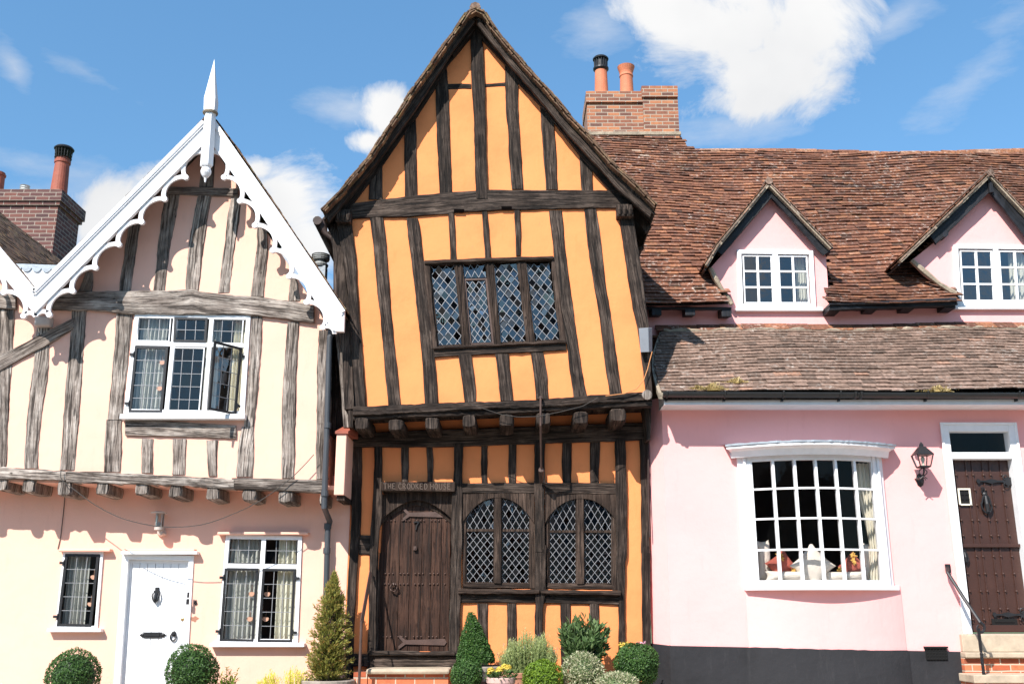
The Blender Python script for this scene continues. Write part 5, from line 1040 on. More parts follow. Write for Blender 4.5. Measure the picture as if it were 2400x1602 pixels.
while x < rx1:
    w = rnd.uniform(.26, .34); z = f_lo(x - rx0 + .35, SL).z; mb.hexa([(x, 13.36, z + .0), (x + w - .008, 13.36, z + .0), (x + w - .008, 13.37, z + .02), (x, 13.37, z + .02), (x, 13.5, z + .06), (x + w - .008, 13.5, z + .06), (x + w - .008, 13.5, z + .12), (x, 13.5, z + .12)], rnd.choice((.3, .5, .85, .8))); x += w
mb.build('flashing_tiles', RT, pk)
mb = MB(); mb.tube([Vector((x_, 13.38, f_lo(x_ - rx0 + .35, SL).z + .0 + rnd.uniform(-.012, .012))) for x_ in [xl_top + .1 * k for k in range(86)]], [rnd.uniform(.014, .03) for k in range(86)], 6); mb.build('mortar_fillet', MT['mortar'], pk)
# fascia, soffit, gutter
z1 = P(J(800, 640), 11.98).z; z0 = P(J(800, 684), 11.98).z
mb = MB(); mb.box(rx0 + .03, 11, 11.98, 12.0, z0, z1 + .06); mb.box(rx0 + .03, 11, 12.0, YF + .02, z0 + .01, z0 + .03); a = rx0 + .03
mb.add([(a, 11.985, z0), (a, 11.985, z1), (a - .0, YF + .06, z1 + .1), (a - .0, YF + .06, z0), (a - .05, YF + .06, z0 + .04)], [(0, 1, 2, 3)]); mb.build('fascia', MT['window_white'], pk, recalc=False)
mb = MB(); n = 10; gzc = P(J(800, 612), 11.91).z
pr = [(11.905 - .058 * cos(pi * k / n), gzc - .062 * sin(pi * k / n)) for k in range(n + 1)] + [(11.905 + .05 * cos(pi * k / n), gzc - .054 * sin(pi * k / n)) for k in range(n + 1)]
x0g, x1g = rx0 + .005, 11.0; N_ = len(pr); mb.add([(x0g, y, z) for y, z in pr] + [(x1g, y, z - .03) for y, z in pr], [(k, (k + 1) % N_, N_ + (k + 1) % N_, N_ + k) for k in range(N_)] + [tuple(range(N_))])
xx = rx0 + .12
for xx in [P(J(x, 620), 11.9).x for x in (210, 556, 905, 1245, 1765, 2310)]: mb.tube([(xx, 11.84, gzc + .005)] + [(xx, 11.905 - .066 * cos(pi * k / 6), gzc - .07 * sin(pi * k / 6)) for k in range(7)], .012, 5); mb.box(xx - .012, xx + .012, 11.93, 11.98, gzc - .10, gzc - .03)
for x in (1335, 1368): q = P(J(x, 620), 11.9).x; mb.tube([(q, 11.905 - .066 * cos(pi * k / 8), gzc - .07 * sin(pi * k / 8)) for k in range(9)], .018, 6)
mb.build('gutter', MT['gutter_black'], pk)

# main roof ----------------------------------------------------------------
YE = 13.2; ee = P((1600, 722), YE); ANG = radians(50); ca, sa = cos(ANG), sin(ANG)
def f_hi(u, v):
    x = 1.0 + u; z = ee.z + v * sa + .05 * sin(x * .9 + .4) * min(1, v) + .02 * sin(x * 2.1 + v); return Vector((x, YE + v * ca - .03 * sin(v * 1.1 + x * .5), z + (.06 * max(0, 1 - v / .6) ** 2)))
D1 = [(1662, 626), (1672, 650), (1700, 690), (1716, 735), (1942, 735), (1938, 590), (1808, 440)]; D2 = [(2134, 607), (2172, 640), (2205, 663), (2240, 690), (2243, 735), (2480, 735), (2480, 600), (2321, 445)]
def inpoly(p, pl):
    c = False; j = len(pl) - 1
    for i in range(len(pl)):
        if (pl[i][1] > p[1]) != (pl[j][1] > p[1]) and p[0] < (pl[j][0] - pl[i][0]) * (p[1] - pl[i][1]) / (pl[j][1] - pl[i][1]) + pl[i][0]: c = not c
        j = i
    return c
D1x = (P(D1[3], YE).x, P(D1[4], YE).x); D2x = P(D2[4], YE).x
def ridge_v(x):      # slope length to the ridge; higher where the roof sweeps up to the chimney
    lo, hi = 3.0, 9.0; tgt = 360 + (3 * sin(x * 1.1))
    q = proj(Vector((x, 16.6, 8))); 
    if q[0] < 1600: tgt = 312
    elif q[0] < 1638: tgt = 312 + (q[0] - 1600) * 1.25
    for _ in range(24):
        m = (lo + hi) / 2
        if proj(f_hi(x - 1.0, m))[1] > tgt: lo = m
        else: hi = m
    return lo
rv = {}
def rvx(x):
    k = round(x * 10)
    if k not in rv: rv[k] = ridge_v(k / 10)
    return rv[k]
def skip_hi(p):
    q = proj(p)
    if inpoly(q, D1) or inpoly(q, D2): return True
    return (p.y - YE) / ca > rvx(p.x)
mb = MB(); tiles(mb, f_hi, 9.9, 5.9, skip=skip_hi, w=.17, g=.102, lift=.030, th=.015, jit=1.45); mb.build('upper_roof_tiles', RT, pk)
mb = MB()          # boarding below the tiles, cut clear of the dormers
for i in range(99):
    x = 1.0 + i * .1
    for j in range(60):
        v = j * .1; p = f_hi(x - 1 + .05, v + .05); q = proj(p)
        if inpoly(q, D1) or inpoly(q, D2) or v > rvx(p.x) - .05: continue
        n = Vector((0, -sa, ca)) * .012; c = [f_hi(x - 1, v) - n, f_hi(x - .9, v) - n, f_hi(x - .9, v + .1) - n, f_hi(x - 1, v + .1) - n]; mb.add(c, [(0, 1, 2, 3)])
mb.build('roof_boarding', MT['brown_timber'], pk, recalc=False)
mb = MB(); x = P((1640, 360), 16.6).x
while x < 10.6:
    w = rnd.uniform(.30, .40); v = rvx(x + .1); p = f_hi(x - 1, v); p2 = f_hi(x + w - 1, v); mb.tube([p + Vector((0, .06, rnd.uniform(-.005, .015))), Vector((p2.x - .01, p2.y + .06, p.z + rnd.uniform(-.01, .02)))], .095, 10, tint=rnd.choice((.8, .9, .7, 1.0, .6, .85))); x += w
mb.build('ridge_tiles', RT, pk)
mb = MB(); c = [f_hi(0, 5.0), f_hi(9.8, 5.0)]; yb = 16.55; mb.hexa([(1.0, yb, c[0].z - .1), (10.8, yb, c[1].z - .1), (10.8, 20, 4), (1.0, 20, 4), (1.0, yb, 6), (10.8, yb, 6), (10.8, 19, 4), (1, 19, 4)]); mb.build('rear_roof', RT, pk)
# rafter feet (left) and black boxed eaves (middle)
for x, y in ((150, 128), (352, 128), (570, 135)):
    c = P(J(x, y), YE + .04); mb = MB(); mb.hexa([c + Vector((dx, dy, dz)) for dx, dy, dz in ((-.07, 0, -.055), (.07, 0, -.055), (.07, 0, .05), (-.07, 0, .05), (-.07, .3, -.0), (.07, .3, -.0), (.07, .3, .12), (-.07, .3, .12))]); mb.build('rafter_foot', MT['black_board'], pk, bevel=.01)
rail(pk, MT['black_board'], [('J', [(60, 98, 112), (598, 100, 114)])], YE + .05, 'eaves_board', proud=.01)
rail(pk, MT['black_board'], [('J', [(1183, 84, 122), (1400, 78, 108), (1700, 62, 100), (1942, 56, 92)])], YE + .03, 'eaves_board', proud=.02)
rail(pk, MT['black_board'], [('J', [(1186, 74, 90), (1500, 66, 84), (1945, 42, 62)])], YE - .02, 'eaves_board', proud=.01, back=.3)
for x, y in ((1212, 112), (1440, 100), (1660, 95), (1905, 92)): c = P(J(x, y), YE + .05); mb = MB(); mb.box(c.x - .08, c.x + .08, YE + .05, YP, c.z - .035, c.z + .06); mb.build('rafter_foot', MT['black_board'], pk, bevel=.008)
# stone fillets where roof meets dormer cheeks
for pts in (SS('I', [(688, 1240), (715, 1290), (745, 1345), (775, 1392)]) + [J(602, 85)], [I(1752, 1198), I(1830, 1262), I(1900, 1318), I(1985, 1372)]):
    mb = MB(); mb.tube([P(p, YP - .04 - .02 * i) + Vector((rnd.uniform(-.01, .01), 0, rnd.uniform(-.01, .01))) for i, p in enumerate(pts)], [.035, .042, .03, .045, .03][:len(pts)], 6); mb.build('mortar_fillet', MT['mortar'], pk)

# dormers ------------------------------------------------------------------
def dormer(apx, fl, frr, bapx, bl, br, nm, kick=None):
    YDm = 13.24; A = P(apx, YDm); Lf = P(fl, YDm); Rf = P(frr, YDm)
    for foot, kk in ((Lf, kick), (Rf, None)):
        pts = [foot] + ([P(kk, YDm)] if kk else []) + [A]; prf = Profile(pts); m = MB()
        def ff(u, v, prf=prf): q = prf.at(max(0, min(v, prf.L))); return Vector((q.x, YDm + u, q.z))
        tiles(m, ff, 2.0, prf.L - .03, w=.16, g=.085, lift=.008, th=.014, u0=0.02, skip=lambda p: p.y > YE + (p.z - ee.z) / (sa / ca) + .12)
        m.build('dormer_tiles', RT, pk)
        m = MB(); dn = [q - Vector((0, 0, .012)) for q in pts]
        slab(m, dn, YDm + .02, YDm + .10, .045); m.build('verge', MT['mortar'], pk)
        m = MB()
        for k in range(int(prf.L / .085)):
            q = prf.at(k * .085 + .02); d = (prf.at(k * .085 + .06) - q).normalized(); n_ = Vector((-d.z, 0, d.x)); n_ = n_ if n_.z > 0 else -n_; o = q - n_ * .03 - d * .02; y = YDm + rnd.uniform(-.01, .02)
            m.hexa([Vector((p.x, yy, p.z)) for yy in (y, YDm + .4) for p in (o, o + d * .13, o + d * .13 + n_ * .016, o + n_ * .016)], tint=rnd.random())
        m.build('verge_tiles', MT['tiles_grey'], pk)
        m = MB(); slab(m, [q - Vector((0, 0, .06)) for q in pts], YDm + .10, 15.2 if 0 else 13.9, .02); m.build('dormer_boarding', MT['black_board'], pk)
    m = MB(); m.tube([A + Vector((0, y, -.01 + .01 * sin(y * 9))) for y in (0, .4, .8, 1.2, 1.7)], .055, 10); m.build('ridge_tiles', MT['tiles_grey'], pk)
    for p0, p1 in ((bl, bapx), (br, bapx)):
        m = MB(); o0, o1, i0, i1 = p0[0], p1[0], p0[1], p1[1]; strip(m, [o0, o1], [i0, i1], YDm + .10, proud=.0, back=.04, wob=.001); m.build('bargeboard', MT['black_board'], pk)
dormer(I(1000, 772), I(662, 1213), I(1338, 1118), (I(1012, 800), I(1012, 866)), (I(700, 1126), I(752, 1168)), (I(1342, 1130), I(1288, 1170)), 1, kick=I(725, 1108))
dormer(I(2172, 728), I(1692, 1188), (2500, 590), (I(2168, 762), I(2168, 835)), (I(1850, 1065), I(1885, 1112)), ((2470, 590), (2440, 600)), 2, kick=I(1865, 1022))
mb = MB(); q = P(I(2168, 800), 13.33); mb.box(q.x - .03, q.x + .03, 13.30, 13.36, q.z - .12, q.z + .11); mb.build('apex_post', MT['black_board'], pk)
mb = MB(); q = P(I(1928, 1052), 13.34); mb.tube([q, q + Vector((0, .2, 0))], .06, 10); mb.build('purlin_end', MT['black_board'], pk)
def sashw(q, label):
    w = wframe(pk, q, [(.5, 0, 1)], [], .060, .075, off=-.02, d=.06); m = MB()
    g = MB()
    for a, b in ((.075, .46), (.54, .925)):
        i = q.sub(a, .085, b, .915, .0); panes(g, i, 2, 3, .003)
        i.bar(m, .5, 0, .5, 1, .03, .03, -.01)
        for v in (1 / 3, 2 / 3): i.bar(m, 0, v, 1, v, .026, .027, -.01)
        i.ring(m, .018, .03, -.012)
    m.build('glazing_bars', MT['window_white'], w); g.build('pane', MT['glass_dormer'], w, recalc=False); recess(w, q, .9); return w
q1 = Quad([(1726, 587), (1904, 589), (1911, 723), (1731, 723)], YP - .005); w = sashw(q1, 1)
q2 = Quad([(2233, 575), (2428, 577), (2438, 719), (2241, 718)], YP - .005); w2_ = sashw(q2, 2)
for q, nm in ((q1, 1), (q2, 2)):
    a = q.c[3]; b = q.c[2]; m = MB(); m.box(a.x - .05, b.x + .09, YP - .07, YP + .02, min(a.z, b.z) - .05, max(a.z, b.z) + .0); m.build('sill', MT['window_white'], w if nm == 1 else w2_, bevel=.005)
curtain(q1, .80, .93, .05, .95, -.14, 'white curtain at the right of the left dormer window on the pink house', 'curtain_cream', wav=4, amp=.015); curtain(q1, .03, .09, .05, .95, -.14, 'white curtain at the left of the left dormer window on the pink house', 'curtain_cream', wav=3, amp=.015)
curtain(q2, .70, .99, .05, .95, -.12, 'white curtain at the right of the right dormer window on the pink house', 'curtain_cream', wav=7, gather=.0); curtain(q2, .03, .14, .3, .95, -.14, 'white curtain at the left of the right dormer window on the pink house', 'curtain_cream', wav=3, amp=.015)
# chimney
yc = 16.9; f = lambda x, y: P(I(x, y), yc)
mb = MB(); a = f(45, 525); b = f(333, 365); t_ = f(200, 308); mb.box(a.x - .02, b.x, yc, yc + .9, a.z - .8, b.z); mb.box(a.x - .04, b.x + .0, yc - .04, yc + .93, b.z, t_.z)
c = f(335, 510); d = f(513, 345); t2_ = f(400, 288); mb.box(c.x + .002, d.x, yc - .06, yc + .85, c.z - .8, d.z); mb.box(c.x - .02, d.x + .0, yc - .10, yc + .9, d.z, t2_.z)
ch2 = mb.build('chimney', MT['brick_mixed'], pk)
mb = MB(); mb.box(a.x - .0, b.x - .03, yc - .0, yc + .9, t_.z, t_.z + .03); mb.box(a.x - .04, d.x + .03, yc - .08, yc + .2, a.z - .07, a.z + .0); mb.box(c.x + .02, d.x - .02, yc - .05, yc + .8, t2_.z, t2_.z + .02); mb.build('flaunching', MT['mortar'], ch2, bevel=.01)
pc = P(I(112, 295), yc + .3); h = P(I(112, 182), yc + .3).z - t_.z - .02; p_ = pot(ch2, (pc.x, yc + .3, t_.z + .02), .135, .115, h, mat='pot_orange', rim=False)
mb = MB(); z = t_.z + h + .02; mb.lathe((pc.x, yc + .3, z - .06), [(.125, 0), (.15, .03), (.15, .06), (.13, .08)], 22)
for k in range(16): a_ = 2 * pi * k / 16; mb.tube([(pc.x + .125 * cos(a_), yc + .3 + .125 * sin(a_), z), (pc.x + .13 * cos(a_), yc + .3 + .13 * sin(a_), z + .19)], .008, 4)
mb.lathe((pc.x, yc + .3, z - .02), [(.112, 0), (.112, .2)], 18)
mb.lathe((pc.x, yc + .3, z + .18), [(.15, 0), (.155, .02), (.13, .05), (.05, .07), (.001, .07)], 22); mb.build('cowl', IR, p_)
pc = P(I(246, 298), yc + .3); h = P(I(246, 215), yc + .3).z - t_.z - .02; mb = MB(); mb.lathe((pc.x, yc + .3, t_.z + .02), [(.135, 0), (.122, h * .88), (.135, h * .91), (.125, h), (.13, h + .04), (.165, h + .15), (.168, h + .16), (.13, h + .16), (.10, h)], 24); mb.build('pot', MT['pot_orange'], ch2)
mb = MB(); q = P(I(402, 288), yc + .3); mb.lathe((q.x, yc + .3, t2_.z), [(.07, 0), (.07, .03), (.085, .05), (.085, .1), (.03, .13)], 14); mb.build('vent', MT['cowl_grey'], ch2)

# bow window ---------------------------------------------------------------
bw = MB(); x_in0 = (P(Lc(712, 205), YF - .1).x - bx0) / (bx1 - bx0); x_in1 = (P(Lc(1436, 205), YF - .1).x - bx0) / (bx1 - bx0)
NC = 6; us = [x_in0 + (x_in1 - x_in0) * k / NC for k in range(NC + 1)]; zs = [P(Lc(1050, y), YF - .26).z for y in (196, 365, 545, 732, 915)]
def arcband(m, s0, s1, z0, z1, o0, o1, n=24, amp=.26, ex=0):
    a = []
    for k in range(n + 1):
        s = s0 + (s1 - s0) * k / n; f_ = bow(s, z0, o0, amp); g_ = bow(s, z0, o1, amp); a += [Vector((f_.x, f_.y, z0)), Vector((f_.x, f_.y, z1)), Vector((g_.x, g_.y, z0)), Vector((g_.x, g_.y, z1))]
    fs = []
    for k in range(n): i = 4 * k; fs += [(i, i + 4, i + 5, i + 1), (i + 2, i + 3, i + 7, i + 6), (i + 1, i + 5, i + 7, i + 3), (i, i + 2, i + 6, i + 4)]
    fs += [(0, 1, 3, 2), (4 * n, 4 * n + 2, 4 * n + 3, 4 * n + 1)]; m.add(a, fs)
zt_o = gzt + .07; zb_o = gzb - .06
arcband(bw, us[0] - .02, us[-1] + .02, gzt, zt_o, .035, -.03); arcband(bw, us[0] - .02, us[-1] + .02, zb_o, gzb, .035, -.03)
for x in (0, 1):       # side casings
    s_a, s_b = ((0.0, us[0]) if x == 0 else (us[-1], 1.0)); a = bow(s_a, 0, .02); b = bow(s_b, 0, .03); bw.hexa([(a.x, YF - .05 if x == 0 else b.y - .0, zb_o), (b.x, b.y if x == 0 else YF - .05, zb_o), (b.x, b.y if x == 0 else YF - .05, zt_o), (a.x, YF - .05 if x == 0 else b.y, zt_o)] [:0] or [(a.x, a.y - .03, zb_o), (b.x, b.y, zb_o), (b.x, b.y, zt_o), (a.x, a.y - .03, zt_o), (a.x, YF + .05, zb_o), (b.x, YF + .05, zb_o), (b.x, YF + .05, zt_o), (a.x, YF + .05, zt_o)])
    s_m = (s_a + s_b) / 2; c = bow(s_m, 0, .045); bw.box(c.x - .015, c.x + .015, c.y - .02, c.y + .06, zb_o, zt_o)
bwin = bw.build('bow_window', MT['window_white'], pk, bevel=.004)
m = MB()
for s in us: c0 = bow(s, zs[-1], .03); c1 = bow(s, zs[0], .03); m.hexa([(c0.x - .014, c0.y, c0.z), (c0.x + .014, c0.y, c0.z), (c1.x + .014, c1.y, c1.z), (c1.x - .014, c1.y, c1.z), (c0.x - .02, c0.y + .055, c0.z), (c0.x + .02, c0.y + .055, c0.z), (c1.x + .02, c1.y + .055, c1.z), (c1.x - .02, c1.y + .055, c1.z)])
for z in zs[1:-1]: arcband(m, us[0], us[-1], z - .011, z + .011, .026, -.02)
m.build('glazing_bars', MT['window_white'], bwin)
g = MB()
for i in range(NC):
    for j in range(4): p = [bow(us[i], zs[j + 1]), bow(us[i + 1], zs[j + 1]), bow(us[i + 1], zs[j]), bow(us[i], zs[j])]; g.add([v + Vector((0, rnd.uniform(-.002, .002), 0)) for v in p], [(0, 1, 2, 3)], tint=rnd.random())
g.build('pane', MT['glass_bay'], bwin, recalc=False)
m = MB(); arcband(m, -.0, 1.03, zb_o - .055, zb_o, .085, -.1, amp=.22); m.build('sill', MT['window_white'], bwin, bevel=.008)
m = MB(); z = zt_o; hp_ = [(.03, -.02), (.045, .005), (.055, .02), (.075, .05), (.12, .075), (.15, .08), (.155, .11)]; n = 30; vs = []; e0_, e1_ = -.085, 1.075
for k in range(n + 1):
    for o, dz in hp_ + [(-.1, .11)]:
        s = e0_ + (e1_ - e0_) * k / n; e = max(-1, min(1, 2 * s - 1)); sh = 1.0; px_ = bx0 + (bx1 - bx0) * s; in_ = (.155 - o) * (1 if k == 0 else (-1 if k == n else 0)); vs.append(Vector((px_ + in_ * .9, YF - .36 * (1 - ((2 * k / n - 1) ** 2)) - o * (1.0) - (.0), z + dz)))
N_ = len(hp_) + 1; m.add(vs, [(k * N_ + i, (k + 1) * N_ + i, (k + 1) * N_ + i + 1, k * N_ + i + 1) for k in range(n) for i in range(N_ - 1)] + [tuple(range(N_)), tuple(n * N_ + i for i in range(N_))] + [(k * N_ + N_ - 1, (k + 1) * N_ + N_ - 1, (k + 1) * N_, k * N_) for k in range(n)]); m.build('cornice', MT['window_white'], bwin)
m = MB(); vs = []; nn2 = 60
for k in range(nn2 + 1):
    s = e0_ - .006 + (e1_ - e0_ + .012) * k / nn2; e = max(-1, min(1, 2 * s - 1)); x = bx0 + (bx1 - bx0) * s; y = YF - .36 * (1 - (2 * k / nn2 - 1) ** 2) - .165 + rnd.uniform(-.006, .006); vs += [Vector((x, y, z + .112)), Vector((x, y, z + .135 + rnd.uniform(-.004, .004))), Vector((x, YF, z + .16))]
m.add(vs, [(3 * k, 3 * k + 3, 3 * k + 4, 3 * k + 1) for k in range(nn2)] + [(3 * k + 1, 3 * k + 4, 3 * k + 5, 3 * k + 2) for k in range(nn2)]); m.build('lead_sheet', MT['lead_sheet'], bwin, recalc=False)
m = MB(); rx = [bx0 + .02, bx1 - .02]; zf, zc = zb_o + .0, zt_o; m.add([(rx[0], YF + .06, zf), (rx[1], YF + .06, zf), (rx[1], YF + .06, zc), (rx[0], YF + .06, zc), (rx[0] - .5, YF + 2.2, zf - .5), (rx[1] + .5, YF + 2.2, zf - .5), (rx[1] + .5, YF + 2.2, zc + .3), (rx[0] - .5, YF + 2.2, zc + .3)], [(4, 5, 6, 7), (1, 2, 6, 5), (2, 3, 7, 6), (3, 0, 4, 7)]); m.add([(rx[0], YF + .6, zf - .3), (rx[1], YF + .6, zf - .3), (rx[1] + .5, YF + 2.2, zf - .3), (rx[0] - .5, YF + 2.2, zf - .3)], [(0, 1, 2, 3)]); m.build('room', MT['room'], bwin, recalc=False)
m = MB(); arcband(m, .06, .94, zb_o + .02, gzb - .01, -.04, -.55, amp=.2); m.build('window_seat', MT['window_white'], bwin)
qc = Quad([Vector((bow(.80, gzt).x, YF + .0, gzt)), Vector((bow(.965, gzt).x, YF + .0, gzt)), Vector((bow(.965, gzb).x, YF + .0, gzb)), Vector((bow(.80, gzb).x, YF + .0, gzb))], 0)
curtain(qc, 0, 1, 0, 1, -.02, 'long cream curtain tied back at the right side of the white bow window', 'curtain_cream', wav=6, amp=.022, gather=.45)
def cushion(c, w, h, d, rot, mat, label, yaw=0, name='cushion', group='cushions in the bow window'):
    n = 14; vs = []; fs = []
    for sgn in (-1, 1):
        b = len(vs)
        for i in range(n + 1):
            for j in range(n + 1):
                u = 2 * i / n - 1; v = 2 * j / n - 1; pu = 1 - .12 * (1 - v * v) * 1.0 ; pv = 1 - .12 * (1 - u * u)
                t = (max(0, 1 - abs(u) ** 2.5) * max(0, 1 - abs(v) ** 2.5)) ** .42
                vs.append(Vector((u * w / 2 * (pu), sgn * d / 2 * t + .006 * rnd.uniform(-1, 1) * t, v * h / 2 * (pv))))
        for i in range(n):
            for j in range(n): k = b + i * (n + 1) + j; fs.append((k, k + 1, k + n + 2, k + n + 1))
    m = MB(); R = Matrix.Rotation(yaw, 3, 'Z') @ Matrix.Rotation(rot, 3, 'Y'); m.add([R @ v for v in vs], fs); o = m.build(name, MT[mat], smooth=True); o.location = c; tag(o, label, 'cushion', group); return o
def bp(x, y, Y): return P(Lc(x, y), Y + .13)
cushion(bp(785, 800, YF + .08), .21, .52, .17, .0, 'cushion_cream', 'upright cream bolster cushion at the left end of the bow window', yaw=.3)
cushion(bp(1085, 830, YF - .16), .40, .40, .19, pi / 4, 'cushion_cream', 'large cream cushion standing on its corner in the middle of the bow window')
cushion(bp(940, 890, YF - .12), .58, .12, .26, 0, 'cushion_cream', 'flat cream cushion under the left red cushion'); cushion(bp(1270, 892, YF - .12), .52, .12, .26, 0, 'cushion_cream', 'flat cream cushion under the right red cushion')
cushion(bp(1425, 810, YF - .02), .24, .50, .17, .06, 'cushion_cream', 'upright cream bolster cushion at the right end of the bow window', yaw=-.3)
r1 = cushion(bp(900, 830, YF - .05), .30, .30, .15, pi / 4 + .15, 'cushion_red', 'red cushion with gold corner leaning between the left bolster and the large cushion'); r2 = cushion(bp(1322, 835, YF - .05), .26, .28, .15, pi / 4, 'cushion_red', 'red cushion with gold corner leaning beside the right bolster')
for r_, pts in ((r1, ((885, 765, .055), (970, 860, .05), (895, 785, .05))), (r2, ((1325, 770, .06), (1330, 800, .06), (1245, 860, .05), (1290, 882, .04)))):
    m = MB()
    for x, y, rr in pts:
        c = bp(x, y, YF - .15)
        for k in range(14): d = Vector((rnd.gauss(0, 1), rnd.gauss(0, 1), rnd.gauss(0, 1))).normalized() * rr * rnd.uniform(.5, 1); m.tube([c, c + d * .6, c + d], [.012, .01, .004], 5)
    o = m.build('tassel', MT['tassel_gold'], r_); o.matrix_parent_inverse = Matrix.Translation(-r_.location)

# door of the pink house ---------------------------------------------------
YDo = YF + .10; WWm = MT['window_white']
m = MB(); fw = .095; zsp0 = P(J(1885, 1008), YF - .02).z; zsp1 = P(J(1885, 968), YF - .02).z
m.box(dx0, dx0 + fw, YF - .03, YF + .12, dzb, dzt); m.box(dx1 - fw, dx1, YF - .03, YF + .12, dzb, dzt); m.box(dx0 + fw, dx1 - fw, YF - .028, YF + .12, dzt - .10, dzt); m.box(dx0 + fw, dx1 - fw, YF - .03, YF + .12, zsp0, zsp1)
m.box(dx0 - .012, dx0 + .02, YF - .045, YF - .02, dzb, dzt + .012); m.box(dx1 - .02, dx1 + .012, YF - .045, YF - .02, dzb, dzt + .012); m.box(dx0 + .02, dx1 - .02, YF - .044, YF - .02, dzt - .02, dzt + .012); m.build('door_frame', WWm, pk, bevel=.005)
q = Quad([Vector((dx0 + fw, YF + .03, dzt - .1)), Vector((dx1 - fw, YF + .03, dzt - .1)), Vector((dx1 - fw, YF + .03, zsp1)), Vector((dx0 + fw, YF + .03, zsp1))], 0); m = MB(); m.add(q.c, [(0, 1, 2, 3)]); fl_ = m.build('fanlight', MT['glass_bay'], pk, recalc=False); recess(fl_, q, 1.0)
x0, x1 = dx0 + fw, dx1 - fw; zt2, zb2 = zsp0, dzb + .02; dqq = Quad([Vector((x0, YDo, zt2)), Vector((x1, YDo, zt2)), Vector((x1, YDo, zb2)), Vector((x0, YDo, zb2))], 0)
m = MB(); m.hexa([p + NF * .0 for p in dqq.c] + [p + NF * -.05 for p in dqq.c]); us_ = [.10, .28, .385, .56, .68, .86]
vr = .508
for u in us_: dqq.bar(m, u, .0, u, vr - .01, .016, .014); dqq.bar(m, u, vr + .01, u, .955, .016, .014)
dqq.bar(m, -.0, vr, 1, vr, .04, .045); dqq.bar(m, 0, .978, 1, .978, .075, .03); pd = m.build('door', MT['brown_paint'] if 'brown_paint' in MT else plain('brown_paint', (.050, .022, .016), .38, var=.12, bmp=.0015, bscale=60), pk, bevel=.003)
npt = []
for u in us_:
    for v in (.09, .18, .27, .36, .45, .57, .67, .77, .87, .93):
        if v > .9 and .3 < u < .8: continue
        if u < .3 and .12 < v < .24: continue
        npt.append(dqq.pt(u, v, .014))
nails(pd, npt, [(.017, 0), (.013, .010), (.006, .016), (.0005, .018)], MT['brown_paint'])
def hingeplate(v, u0, u1):
    m = MB(); o = .03
    prf_ = [(0, .0), (.03, .028), (.07, .028), (.11, .008), (.25, .010), (.42, .030), (.6, .012), (.75, .012), (.86, .05), (1, .05)]; pt = [dqq.pt(u0 + (u1 - u0) * t, v, o) + Vector((0, 0, w_)) for t, w_ in prf_] + [dqq.pt(u0 + (u1 - u0) * t, v, o) - Vector((0, 0, w_)) for t, w_ in prf_[::-1]]
    k = len(pt); m.add(pt + [p - dqq.n * .02 for p in pt], [tuple(range(k))] + [(i, (i + 1) % k, k + (i + 1) % k, k + i) for i in range(k)])
    for s_ in (-1, 1):
        c = dqq.pt(u0 + (u1 - u0) * .84, v, o); m.tube([c + Vector((.03 * cos(a), 0, s_ * (.045 + .03 * sin(a)))) for a in [k2 * .5 for k2 in range(10)]], .008, 5)
    m.build('strap_hinge', IR, pd)
hingeplate(.128, .42, 1.0); hingeplate(.902, .42, 1.0)
m = MB(); q = dqq.sub(.09, .17, .30, .272, .016); q.ring(m, .02, .012); wn_ = m.build('window', MT['curtain_cream'], pd); m = MB(); i = q.sub(.1, .1, .9, .9, -.002); i.bar(m, .5, 0, .5, 1, .012, .008)
for v in (.33, .66): i.bar(m, 0, v, 1, v, .012, .009)
m.hexa([p + i.n * .001 for p in i.c] + [p for p in i.c]); m.build('grille', MT['vent_black'], wn_)
q = dqq.sub(.475, .165, .545, .20, .02); m = MB(); stroke(m, q, '8', 1, 1, 0, .012, .012); m.build('number', IR, pd)
def knock(u, v, s_):
    m = MB(); c = dqq.pt(u, v, .03); pts = [c + Vector((s_ * .05 * sin(a) * (1 + .3 * (cos(a) < 0)), -.012, s_ * .11 * cos(a))) for a in [2 * pi * k / 24 for k in range(25)]]; m.tube(pts, .012 * (s_ ** .5), 6, cap=False); m.lathe(c + Vector((0, 0, s_ * .12)), [(.03 * s_, -.01), (.03 * s_, .01), (.01, .025)], 12, axis=Matrix.Rotation(pi / 2, 3, 'X')); m.tube([c + Vector((0, -.01, s_ * .1)), c + Vector((0, -.02, 0)), c + Vector((0, -.02, -s_ * .10))], [.02 * s_, .028 * s_, .022 * s_], 8); m.build('knocker', IR, pd)
knock(.53, .265, 1.0); knock(.075, .575, .6)
m = MB(); c = dqq.pt(.05, .43, .01); m.lathe(c, [(.022, 0), (.02, .012), (.006, .015)], 14, axis=Matrix.Rotation(pi / 2, 3, 'X')); m.build('lock', IR, pd)
m = MB(); q = dqq.sub(.39, .925, .80, .96, .016); m.hexa([p + q.n * .012 for p in q.c] + list(q.c)); i = q.sub(.12, .25, .88, .6, .012); m.hexa([p + q.n * .008 for p in i.c] + list(i.c)); m.build('letter_plate', MT['vent_black'], pd, bevel=.003)
